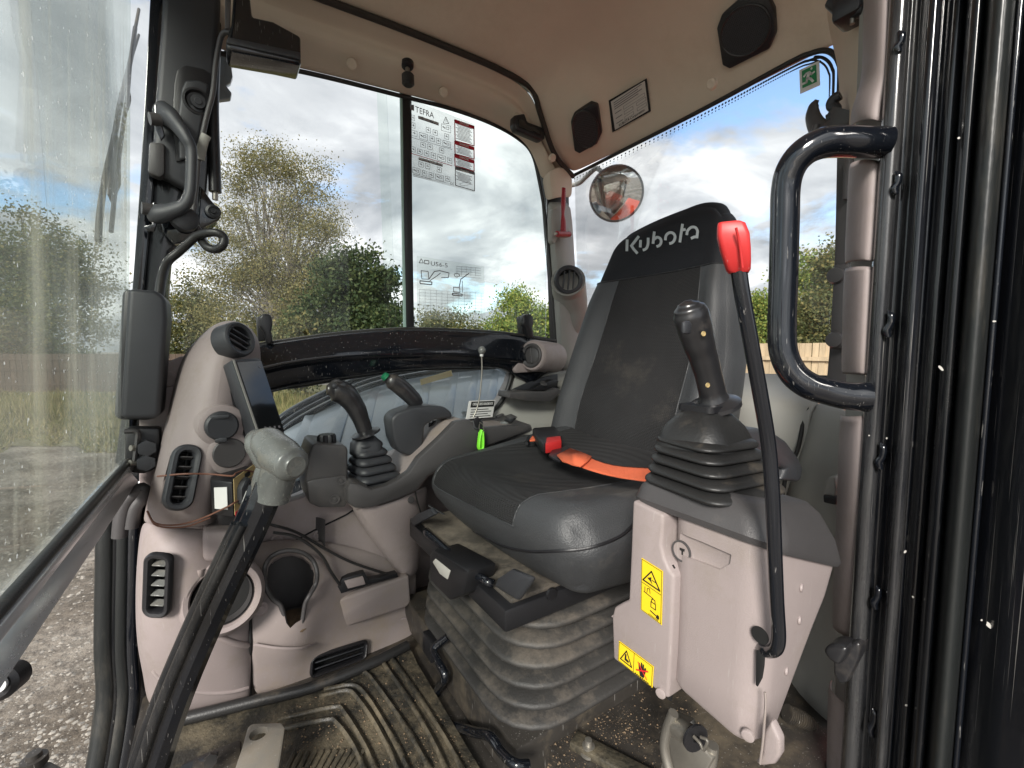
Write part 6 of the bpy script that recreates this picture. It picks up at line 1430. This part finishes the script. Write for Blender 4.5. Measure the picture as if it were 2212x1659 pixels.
prism('lens', [U(p, y=1.197) for p in ((1120, 258), (1130, 256), (1136, 268), (1168, 282), (1168, 292), (1122, 274))], Vector((0, .004, 0)), M['screen'], cl, .001)
# speakers
dg_ = bpy.context.evaluated_depsgraph_get(); dg_.update()
_me = bpy.data.meshes.new_from_object(hl.evaluated_get(dg_)); _w = wloc(hl)
bvh_l = BVHTree.FromPolygons([v.co + _w for v in _me.vertices], [list(p.vertices) for p in _me.polygons])
def liner_plane(c, pts, proud=.006):
    d = (U(c, d=1.0) - EYE).normalized(); P = []
    for p in [c] + list(pts):
        q = bvh_l.ray_cast(EYE, (U(p, d=1.0) - EYE).normalized())[0]
        if q is not None: P.append(q)
    o = sum(P, Vector()) / len(P); A = np.array([tuple(p - o) for p in P]); n = Vector(np.linalg.svd(A)[2][2]); n = n if n.dot(EYE - o) > 0 else -n
    lift = max((p - o).dot(n) for p in P); return o + n * (lift + proud), n
def speaker(pts, x0, nrm, lab, holes, grp='speakers in the headliner'):
    x0, nrm = liner_plane((sum(p[0] for p in pts) / len(pts), sum(p[1] for p in pts) / len(pts)), pts)
    P = [UP(p, x0, nrm) for p in pts]; c = sum(P, Vector()) / len(P)
    root = thing('speaker', c, lab, 'speaker', grp)
    prism('surround', [p + nrm * .004 for p in P], -nrm * .02, M['black'], root, .004, 2)
    fm = frame_from(nrm); Rr = min((p - c).length for p in P) * .90
    # squash to the octagon's own proportions
    ez = Vector((0, 0, 1)); ez = (ez - nrm * ez.dot(nrm)).normalized(); ex = ez.cross(nrm).normalized()
    hw = (max((p - c).dot(ex) for p in P) - min((p - c).dot(ex) for p in P)) / 2 * .80; hh = (max((p - c).dot(ez) for p in P) - min((p - c).dot(ez) for p in P)) / 2 * .78
    bm = bmesh.new()
    add_tube(bm, [c + nrm * .006 + ex * hw * math.cos(a) + ez * hh * math.sin(a) for a in [2 * math.pi * k / 40 for k in range(41)]], .0028, 6, smooth=False); link('ring', bm, M['black'], root)
    bm = bmesh.new(); n = holes
    for i in range(-n, n + 1):
        t = i / (n + .5); s = math.sqrt(1 - t * t)
        add_tube(bm, [c + nrm * .006 + ex * hw * t - ez * hh * s, c + nrm * .006 + ex * hw * t + ez * hh * s], .0012, 4, smooth=False)
        add_tube(bm, [c + nrm * .006 + ez * hh * t - ex * hw * s, c + nrm * .006 + ez * hh * t + ex * hw * s], .0012, 4, smooth=False)
    g = link('grille', bm, M['char'], root); g['kind'] = 'stuff'
    bm = bmesh.new(); bm.faces.new([bm.verts.new(c + nrm * .0048 + ex * hw * math.cos(a) + ez * hh * math.sin(a)) for a in [2 * math.pi * k / 30 for k in range(30)]]); link('cone', bm, M['dark'], root)
    return root
nb = Vector((-.80, 0, -.60)).normalized()
speaker([(1233, 262), (1240, 246), (1276, 223), (1292, 228), (1301, 285), (1290, 310), (1252, 331), (1241, 325)], None, None, 'smaller-looking far black octagonal speaker beside the data sticker', 10)
speaker([(1549, 60), (1560, 30), (1598, -4), (1660, -8), (1672, 20), (1676, 72), (1662, 105), (1577, 148), (1561, 140)], None, None, 'larger-looking near black octagonal speaker above the exit sign window', 14)
# data sticker
dP, dN = liner_plane((1360, 228), ((1327, 285), (1405, 237), (1317, 218), (1397, 172)), .002)
ds = thing('data_sticker', UP((1360, 225), dP, dN), 'white machine data sticker with black border by the speaker', 'sticker')
Dp = lambda p: UP(p, dP, dN)
A, B, C_ = Dp((1327, 285)), Dp((1405, 237)), Dp((1317, 218)); fr = Plane2(A, B - A, C_ - A, EYE)
prism('border', [Dp(p) for p in ((1323, 286), (1406, 240), (1397, 169), (1315, 217))], fr.n * .0012, M['ink'], ds)
prism('sheet', [Dp(p) + fr.n * .0013 for p in ((1329, 280), (1401, 238), (1393, 174), (1320, 219))], fr.n * .0008, M['silver'], ds)
bm = bmesh.new()
for k in range(4): fr.rect(bm, .10, .86 - .065 * k, .85 - .1 * (k % 2), .885 - .065 * k, .0024)
for v in (.50, .34, .18):
    fr.box(bm, .34, v, .58 if v < .5 else .9, v + .09, .0008, .0024)
    if v < .5: fr.box(bm, .68, v + .02, .92, v + .11, .0008, .0024)
    fr.rect(bm, .10, v + .03, .28, v + .055, .0024)
link('print', bm, M['greyink'], ds)
fit('lettering', 'KUBOTA Corporation', fr.p(.16, .05, .0028), fr.p(.86, .05, .0028), fr.ey * .11, M['ink'], ds)
# hammer
hm = thing('escape_hammer', U((1218, 460), y=1.2), 'dark red emergency hammer in a grey clip on the pillar', 'hammer')
tube('handle', [U(p, y=1.19) for p in ((1218, 406), (1217, 440), (1216, 462), (1217, 480), (1217, 500))], [.008, .0095, .006, .010, .012], M['darkred'], hm, 12, 5, flat=.6)
tube('head', [U((1203, 505), y=1.18), U((1230, 506), y=1.195)], .0095, M['darkred'], hm, 14, smooth=False)
tube('spike', [U((1199, 505), y=1.178), U((1203, 505), y=1.18)], .005, M['steel'], hm, 8, smooth=False)
prism('clip', [U(p, y=1.205) for p in ((1191, 470), (1194, 452), (1202, 448), (1206, 452), (1214, 462), (1222, 480), (1233, 500), (1232, 512), (1206, 512), (1198, 528), (1192, 520))], Vector((0, .025, 0)), M['grey'], hm, .005)
# window latches
for p, lab in (((572, 712), 'black sliding window catch at the front end of the beam'), ((1140, 706), 'black sliding window catch at the rear end of the beam')):
    lt = thing('window_catch', U((p[0], p[1] + 30), y=1.2), lab, 'window catch', 'catches on the side window')
    s = 1 if p[0] < 900 else .8
    prism('back', [U((p[0] + a * s, p[1] + b * s), y=1.225) for a, b in ((-18, -28), (8, -30), (16, 22), (-14, 26))], Vector((0, .03, 0)), M['black'], lt, .003)
    prism('lever', [U((p[0] + a * s, p[1] + b * s), y=1.20) for a, b in ((-12, -26), (-6, -34), (8, -35), (16, -28), (17, -10), (14, 4), (18, 22), (14, 32), (4, 32), (-2, 6), (-12, -6))], Vector((0, .025, 0)), M['black'], lt, .006, 3)
# exterior mirror
mr = thing('exterior_mirror', U((1332, 420), x=1.5), 'round convex exterior mirror on a bent arm outside the rear window', 'mirror')
c = U((1331, 419), x=1.5); ax = (EYE - c).normalized(); ax = (ax + Vector((.10, 0, -.10))).normalized()
rad = 58 / 950 * (c - EYE).dot(_fw)
lathe('rim', c, ax, [(rad * .3, -.05), (rad * .9, -.03), (rad, -.005), (rad, .006), (rad * .95, .010), (rad * .90, .004)], M['dgrey'], mr, 48)
mm = bpy.data.materials.new('mirror_glass'); mm.use_nodes = True; b = mm.node_tree.nodes['Principled BSDF']; b.inputs['Metallic'].default_value = 1; b.inputs['Roughness'].default_value = .03; b.inputs['Base Color'].default_value = (.8, .8, .78, 1)
lathe('mirror_face', c, ax, [(rad * .93 * math.sin(R(a)) / math.sin(R(24)), .006 + rad * .93 * (math.cos(R(a)) - math.cos(R(24))) / math.sin(R(24))) for a in (0, 3, 6, 9, 12, 15, 18, 21, 24)], mm, mr, 48, ang=80)
tube('arm', [U(p, x=1.52) for p in ((1225, 402), (1250, 396), (1268, 380), (1286, 364), (1296, 368), (1306, 380))], .011, M['grey'], mr, 10, 4)
# exit sign
es = thing('exit_sticker', U((1750, 165), x=1.13), 'green running man emergency exit sticker on the rear window', 'sticker')
A, B, C_ = U((1729, 203), x=1.136), U((1772, 184), x=1.136), U((1727, 152), x=1.136); fr = Plane2(A, B - A, C_ - A, EYE)
fr.sheet('sheet', M['white'], es, .0012)
bm = bmesh.new(); fr.rect(bm, .14, .18, .86, .90, .002); link('green_field', bm, M['exitgreen'], es)
bm = bmesh.new()
fr.poly(bm, [(.58, .80), (.62, .86), (.68, .84), (.68, .78), (.62, .75)], .003)
fr.line(bm, [(.25, .62), (.35, .70), (.52, .70), (.62, .58), (.76, .62)], .0042, .003); fr.line(bm, [(.50, .70), (.42, .48)], .0065, .003)
fr.line(bm, [(.44, .48), (.58, .40), (.68, .26)], .0046, .003); fr.line(bm, [(.42, .50), (.36, .34), (.18, .34)], .0046, .003)
link('running_figure', bm, M['white'], es)
# lift hook
hk = thing('coat_hook', U((1775, 260), x=1.0), 'dark grey curved coat hook by the rear window edge', 'hook')
hy = [U(p, x=x) for p, x in (((1798, 285), .95), ((1785, 278), .96), ((1773, 278), .97), ((1762, 268), .97), ((1751, 240), .97), ((1755, 222), .97), ((1766, 213), .97))]
tube('hook', [U(p, x=x) for p, x in (((1830, 240), .95), ((1815, 262), .95), ((1798, 276), .95), ((1780, 281), .955), ((1764, 272), .96), ((1755, 250), .965), ((1757, 230), .965), ((1765, 216), .965))], [.030, .026, .020, .017, .017, .015, .012, .006], M['dgrey'], hk, 14, 5, flat=.5)
tube('stem', [U(p, x=.955) for p in ((1768, 272), (1762, 295))], .014, M['dgrey'], hk, 12, flat=.6, smooth=False)
tube('upper_hook', [U(p, x=.95) for p in ((1815, 205), (1800, 216), (1796, 228), (1806, 236), (1800, 250), (1788, 258))], .009, M['char'], hk, 10, 5)
# seat of wires at the very top right
wt = thing('wire_plug', U((1830, 20), x=.85), 'black wiring plug and wires at the top of the doorway', 'plug')
box('plug', U((1840, 20), x=.85), (.05, .04, .04), M['black'], wt, .008)
tube('wire', [U(p, x=.84) for p in ((1796, 2), (1815, 18), (1838, 26), (1868, 20))], .010, M['black'], wt, 10)
tube('wire', [U(p, x=.84) for p in ((1800, 16), (1818, 24), (1850, 10))], .006, M['dgrey'], wt, 8)
tube('bare_end', [U((1842, 36), x=.84), U((1841, 52), x=.84)], .0035, M['steel'], wt, 8, smooth=False)

# ------------------------------------------------------------------ doorway: mauve trim, grab handle, black frame
pt = thing('door_pillar_trim', V(.8, .28, -.9), 'mauve plastic trim strips stacked up the rear door pillar', 'trim')
def strip(name, L, Rr, m='mauve', parent=pt, xl=.80, xr=.745):
    """L, R: left and right outline points, top to bottom; bulges towards the cab"""
    rows = []
    for l, r in zip(L, Rr):
        a, b = U(l, x=xl), U(r, x=xr); mid = a.lerp(b, .45) + Vector((-.016, -.004, 0)); q = a.lerp(b, .12) + Vector((-.007, -.001, 0)); q2 = a.lerp(b, .82) + Vector((-.010, -.002, 0))
        rows.append([a + Vector((.03, .006, 0)), a, q, mid, q2, b, b + Vector((.03, -.004, 0))])
    return grid(name, rows, M[m], parent, .003, 1)
strip('top_trim', [(1866, -40), (1866, 60), (1864, 150), (1858, 190), (1843, 228), (1838, 250), (1837, 276)], [(1921, -40), (1919, 60), (1917, 150), (1914, 180), (1901, 210), (1897, 240), (1895, 262)])
strip('upper_trim', [(1834, 352), (1830, 450), (1826, 530), (1825, 571)], [(1895, 342), (1889, 450), (1884, 530), (1881, 566)])
strip('middle_trim', [(1824, 578), (1821, 650), (1819, 760), (1818, 808)], [(1881, 573), (1878, 650), (1873, 760), (1872, 812)])
strip('lower_trim', [(1814, 893), (1811, 1000), (1806, 1150), (1799, 1280), (1797, 1355)], [(1869, 893), (1867, 1000), (1868, 1010), (1870, 1250), (1862, 1386)])
strip('bottom_trim', [(1790, 1480), (1788, 1510), (1787, 1600), (1784, 1700)], [(1858, 1524), (1856, 1540), (1853, 1600), (1850, 1700)])
pc_ = prism('pillar_core', [U(p, x=.835) for p in ((1858, -60), (1960, -60), (1900, 1700), (1795, 1700))], Vector((.05, 0, 0)), M['grey'], pt, .003)
bm = bmesh.new(); stroke_pts = None
# engraved number on the trim
lt2 = thing('door_latch', V(.78, .27, -.4), 'worn black door release lever poking from the pillar trim', 'latch')
prism('lever', [U(p, x=.70) for p in ((1776, 1408), (1784, 1395), (1800, 1391), (1830, 1400), (1826, 1418), (1812, 1440), (1790, 1428))], Vector((.04, 0, 0)), M['gripblack'], lt2, .006, 3)
prism('lever_root', [U(p, x=.72) for p in ((1822, 1402), (1845, 1385), (1858, 1392), (1856, 1420), (1845, 1445), (1830, 1475), (1812, 1478), (1800, 1455), (1800, 1425))], Vector((.05, 0, 0)), M['gripblack'], lt2, .008, 3)
tr_ = thing('belt_reel_bracket', V(.8, .35, -.3), 'small grey bracket block on the rear panel by the pillar', 'bracket')
prism('block', [U(p, x=.86) for p in ((1782, 1040), (1790, 1030), (1802, 1030), (1806, 1060), (1800, 1085), (1780, 1082), (1777, 1070))], Vector((.05, 0, 0)), M['grey'], tr_, .003)
prism('block_base', [U(p, x=.855) for p in ((1777, 1068), (1806, 1074), (1806, 1092), (1778, 1086))], Vector((.05, 0, 0)), M['black'], tr_, .003)
gh = thing('grab_handle', V(.7, .3, .1), 'thick glossy black tubular grab handle bolted to the door pillar', 'handle')
G = [((1915, 308), .74), ((1870, 308), .72), ((1820, 306), .70), ((1775, 310), .68), ((1735, 330), .665), ((1708, 365), .66), ((1697, 410), .66), ((1695, 480), .66), ((1692, 600), .66), ((1689, 700), .66), ((1692, 760), .66), ((1712, 805), .665), ((1745, 832), .675), ((1785, 845), .69), ((1830, 855), .705), ((1875, 858), .72)]
tube('bar', [U(p, x=x) for p, x in G], [.019, .019, .0195, .0195, .019, .0185, .018, .018, .018, .018, .018, .018, .0185, .0185, .019, .020], M['gloss'], gh, 22, 6)
df = thing('door_frame', V(.7, .15, -.9), 'scratched glossy black steel door frame with rubber seals along the doorway', 'door frame')
def band(name, pts, m, z0=-1.0, z1=1.05, ax=None):
    """pts: (picture column at eye level, X); extruded vertically"""
    P = []
    for px, x in pts: p = U((px, 755), x=x); P.append(p)
    rows = [[Vector((p.x, p.y, EYE.z + z)) for p in P] for z in (z0, z0 * .5, 0, z1 * .5, z1)]
    return grid(name, rows, M[m], df, .003, 0)
def bandp(name, pts, m, n=3):
    P = spline([Vector((U((px, 755), x=x).x, U((px, 755), x=x).y, 0)) for px, x in pts], n)
    rows = [[Vector((p.x, p.y, EYE.z + z)) for p in P] for z in (-1.05, -.5, 0, .5, 1.1)]
    return grid(name, rows, M[m], df, .002, 0)
bandp('pillar_flange', [(1872, .80), (1874, .752), (1880, .738), (1892, .734), (1908, .738), (1916, .75), (1930, .752), (1944, .748)], 'frame')
bandp('inner_face', [(1942, .752), (1950, .735), (1956, .720), (1966, .716), (1978, .722), (1984, .735), (1992, .732), (2002, .724), (2012, .720), (2022, .722), (2030, .730), (2036, .740)], 'frame')
bandp('seal', [(2034, .742), (2036, .705), (2044, .690), (2056, .686), (2066, .694), (2072, .715), (2074, .74)], 'pillar')
bandp('seal', [(2072, .745), (2074, .70), (2084, .676), (2100, .668), (2116, .674), (2126, .695), (2130, .73)], 'seal')
bandp('outer_face', [(2126, .75), (2132, .735), (2142, .724), (2150, .720), (2185, .706), (2230, .690), (2300, .68), (2450, .66), (2900, .62)], 'frame')
for px, x, r in ((1984, .731, .0026), (2141, .712, .0028)):
    b_ = U((px, 755), x=x); tube('highlight_bead', [Vector((b_.x, b_.y, EYE.z + z)) for z in (-1.05, -.4, .3, 1.1)], r, M['gloss'], df, 8, 2)  # slim gloss strip added to catch a bright line of light
# chips of bare paint and weld spots
def chip(px, py, w, h, m='silver', xx=.70, rot=0, nm='paint_chip'):
    c = U((px, py), x=xx); ry = Vector((-.25, .97, 0)) * -1; s = (c - EYE).dot(_fw) / 950
    a = [Vector((0, 0, 0)) + ry * (w * s * math.cos(t) * math.cos(rot) - h * s * math.sin(t) * math.sin(rot)) + Vector((0, 0, 1)) * (h * s * math.sin(t) * math.cos(rot) + w * s * math.cos(t) * math.sin(rot)) for t in [2 * math.pi * k / 9 for k in range(9)]]
    return prism(nm, [c + v * (0.8 + .4 * random.random()) for v in a], Vector((.0015, 0, 0)), M[m], df, 0)
for px, py, w, h, x, r in ((2071, 298, 5, 5, .664, 0), (2032, 795, 5, 14, .682, .5), (2137, 1352, 8, 14, .700, .6), (1972, 1290, 3, 5, .708, .6), (1955, 1192, 4, 7, .712, -.3), (1915, 947, 2, 4, .72, 0), (2148, 694, 6, 4, .69, 0), (1877, 941, 2, 3, .728, 0), (1957, 1524, 4, 4, .708, 0), (2018, 1110, 2, 5, .70, 0), (2120, 1340, 3, 3, .70, 0)):
    chip(px, py, w * .45, h * .5, 'silver', x, r)
def weld(px, py, h, x):
    pts = [(px + 4, py - h), (px + 10, py - h * .6), (px + 8, py), (px, py + h * .5), (px + 4, py + h), (px - 3, py + h * .8)]
    tube('weld', [U(p, x=x) for p in pts], [.002, .0042, .004, .0048, .003, .002], M['gloss'], df, 8, 5)
for px, py, h in ((1938, 90, 22), (1931, 395, 24), (1915, 700, 28), (1898, 985, 28), (1888, 1290, 24), (1880, 1560, 30)): weld(px, py, h, .733)
# ------------------------------------------------------------------ window stickers
tf = thing('hitch_sticker', U((955, 310), y=1.3), 'large clear safety sticker with grey pictograms and red danger panels', 'sticker')
YS = 1.300
A, B, C_ = U((887, 384), y=YS), U((1026, 412), y=YS), U((885, 222), y=YS)
fr = Plane2(A, B - A, C_ - A, EYE)
z3 = lambda a, b: ((1000 + a * .15066) * .864, (240 + b * .15066) * .864)
def Q(a, b, w=.001): p = U(z3(a, b), y=YS); return p + Vector((0, -w, 0))
prism('film', [Q(*p, 0) for p in ((165, 55), (1240, 470), (1240, 1600), (210, 1330), (190, 700))], Vector((0, -.0006, 0)), M['film_white'], tf)
def qpoly(bm, pts, w=.001): add_prism(bm, [Q(a, b, w) for a, b in pts], Vector((0, -.0004, 0)))
def qline(bm, pts, t=7, closed=False, w=.001):
    n = len(pts)
    for i in range(n if closed else n - 1):
        a = Vector((*pts[i], 0)); b = Vector((*pts[(i + 1) % n], 0)); d = (b - a)
        if d.length < .1: continue
        d.normalize(); q = Vector((-d.y, d.x, 0)) * t / 2
        qpoly(bm, [((a - q - d * 2).x, (a - q - d * 2).y), ((b - q + d * 2).x, (b - q + d * 2).y), ((b + q + d * 2).x, (b + q + d * 2).y), ((a + q - d * 2).x, (a + q - d * 2).y)], w)
def sk(x, y): return y + (x - 900) * .33      # text lines slope this way in the picture
bm = bmesh.new()
qpoly(bm, [(170, 150), (230, 150), (232, 250), (170, 232)])
qpoly(bm, [(300, 330), (640, 445), (640, 495), (300, 378)])
qpoly(bm, [(306, 1020), (706, 1135), (706, 1178), (306, 1062)])
for x, y, w, h in ((190, 315, 52, 80), (190, 440, 58, 85), (190, 565, 92, 90), (318, 605, 138, 100), (432, 518, 74, 82), (545, 560, 74, 82), (494, 660, 74, 82), (600, 700, 74, 80), (708, 735, 130, 92), (684, 462, 156, 110), (738, 625, 68, 82), (342, 765, 76, 80), (458, 795, 76, 84), (652, 858, 74, 78), (190, 838, 62, 80), (288, 875, 80, 78), (402, 905, 76, 80), (514, 940, 76, 80), (622, 970, 132, 95), (785, 1025, 74, 76), (308, 1088, 76, 78), (420, 1120, 74, 78), (614, 1178, 72, 80), (206, 1180, 124, 95), (370, 1235, 72, 78), (480, 1265, 74, 78), (588, 1295, 132, 88), (754, 1330, 72, 76)):
    s_ = .28
    qline(bm, [(x, y), (x + w, y + w * s_), (x + w, y + h + w * s_), (x, y + h)], 5, True)
    if w > 100: qline(bm, [(x + w * .15, y + h * .4), (x + w * .4, y + h * .7)], 14); qline(bm, [(x + w * .5, y + h * .4 + 8), (x + w * .8, y + h * .45 + 14), (x + w * .8, y + h * .8 + 14), (x + w * .5, y + h * .75 + 8)], 6, True)
    else: qline(bm, [(x + w * .25, y + h * .5), (x + w * .7, y + h * .6 + 8)], 10); qline(bm, [(x + w * .5, y + h * .3), (x + w * .6, y + h * .8)], 5)
qline(bm, [(715, 450), (758, 350), (806, 462)], 8, True); qline(bm, [(760, 385), (762, 430)], 6)
qline(bm, [(195, 690), (860, 890)], 5); qline(bm, [(210, 1330), (760, 1440)], 4); qline(bm, [(215, 1300), (520, 1380)], 7)
for x0, y0 in ((835, 1430), (870, 1438)): qline(bm, [(x0 + 22, y0), (x0 + 4, y0 + 12), (x0, y0 + 24), (x0 + 6, y0 + 38), (x0 + 22, y0 + 42)], 6)
qpoly(bm, [(915, 1170), (1235, 1262), (1235, 1312), (915, 1222)])
qline(bm, [(915, 1185), (1235, 1275), (1235, 1575), (920, 1485)], 12, True)
link('grey_print', bm, M['greyink'], tf)
bm = bmesh.new()
for y0, y1 in ((395, 745), (745, 965), (965, 1165)):
    qline(bm, [(905, y0), (1225, y0 + 110), (1228, y1 + 85), (912, y1)], 16, True)
    qpoly(bm, [(900, y0), (1225, y0 + 108), (1225, y0 + 160), (900, y0 + 52)])
qline(bm, [(188, 955), (862, 1160)], 9)
link('red_print', bm, M['redink'], tf)
bm = bmesh.new()
for y0, n in ((455, 13), (800, 7), (1020, 8), (1250, 7)):
    for k in range(n):
        y = y0 + 20 * k; x0 = 930 + 14 * (k * 7 % 3); x1 = 1190 - 18 * (k * 5 % 3)
        qline(bm, [(x0, y + (x0 - 900) * .33), (x1, y + (x1 - 900) * .33)], 8)
qline(bm, [(990, 1460), (1040, 1440), (1150, 1450), (1170, 1465), (1080, 1490), (1010, 1490)], 5, True)
link('small_print', bm, M['greyink'], tf)
ex = (Q(560, 375) - Q(250, 275)); ey = Vector((0, 0, 1))
def lt_(t, a, b, h, m): fit('lettering', t, Q(*a, .0022), Q(*b, .0022), Vector((0, 0, h)), M[m], tf)
lt_('TEFRA', (250, 268), (560, 378), .0165, 'greyink')
lt_('ATTACH - FIXER', (312, 368), (630, 478), .0065, 'white')
lt_('RELEASE - DETACHER', (314, 1052), (696, 1162), .0065, 'white')
for y in (482, 834, 1052): lt_('DANGER', (988, y - 20), (1135, y + 28), .0075, 'white')
lt_('WARNING', (1000, 1248), (1140, 1290), .006, 'white')
lc_ = thing('lift_chart', U((975, 620), y=1.3), 'faint clear lifting chart sheet with excavator drawings on the side window', 'sticker')
Lq = lambda a, b: U(MM(a, b), y=1.300) + Vector((0, -.001, 0))
prism('film', [Lq(*p) for p in ((492, 0), (925, 68), (935, 425), (495, 402))], Vector((0, -.0006, 0)), M['film'], lc_)
bm = bmesh.new()
def ll(pts, t=3.0, closed=False):
    n = len(pts)
    for i in range(n if closed else n - 1):
        a, b = Lq(*pts[i]), Lq(*pts[(i + 1) % n]); d = (b - a).normalized(); q = Vector((0, 1, 0)).cross(d) * t * .00024
        o_ = Vector((0, -.001, 0)); add_prism(bm, [a - q + o_, b - q + o_, b + q + o_, a + q + o_], Vector((0, -.0003, 0)))
ll([(520, 95), (565, 100), (570, 150), (525, 148)], 5, True); ll([(512, 160), (590, 168), (588, 185), (514, 178)], 7, True); ll([(570, 150), (605, 100), (640, 95), (700, 110)], 6); ll([(700, 110), (695, 140), (650, 138)], 5); ll([(575, 160), (620, 130), (645, 110)], 5)
ll([(728, 200), (768, 205), (770, 235), (730, 232)], 5, True); ll([(720, 240), (785, 246), (783, 258), (722, 252)], 7, True); ll([(765, 200), (775, 150), (830, 110)], 6); ll([(785, 235), (785, 160)], 4)
ll([(735, 115), (755, 112), (770, 125), (750, 138), (733, 128)], 4, True)
ll([(507, 45), (535, 45), (521, 18)], 4, True); ll([(542, 28), (570, 31), (570, 52), (542, 50)], 5, True)
for k in range(5): ll([(750 + 30 * k, 65 + 2 * k), (750 + 30 * k, 130)], 1.5); ll([(748, 66 + 16 * k), (905, 80 + 16 * k)], 1.5)
for k in range(9): ll([(505, 215 + 20 * k), (920, 240 + 20 * k)], 1.2)
for k in range(12): ll([(510 + 36 * k, 215 + 2 * k), (510 + 36 * k, 385 + 1.5 * k)], 1.2)
link('print', bm, M['greyink'], lc_)
fit('lettering', 'U56-5', Lq(582, 62) + Vector((0, -.002, 0)), Lq(690, 76) + Vector((0, -.002, 0)), Vector((0, 0, .013)), M['greyink'], lc_)
fit('lettering', 'Kubota', U(MM(1293, 402), y=1.3), U(MM(1338, 406), y=1.3), Vector((0, 0, .007)), M['greyink'], sw)
# tyres of mud, crumbs on console etc.
cp3 = box('ceiling_hidden_roof', V(.4, .6, 1.02), (1.9, 1.75, .06), M['black'], None, .02); tag(cp3, 'outer roof skin of the cab above the headliner', 'roof', kind='structure'); cp3.name = 'cab_roof'
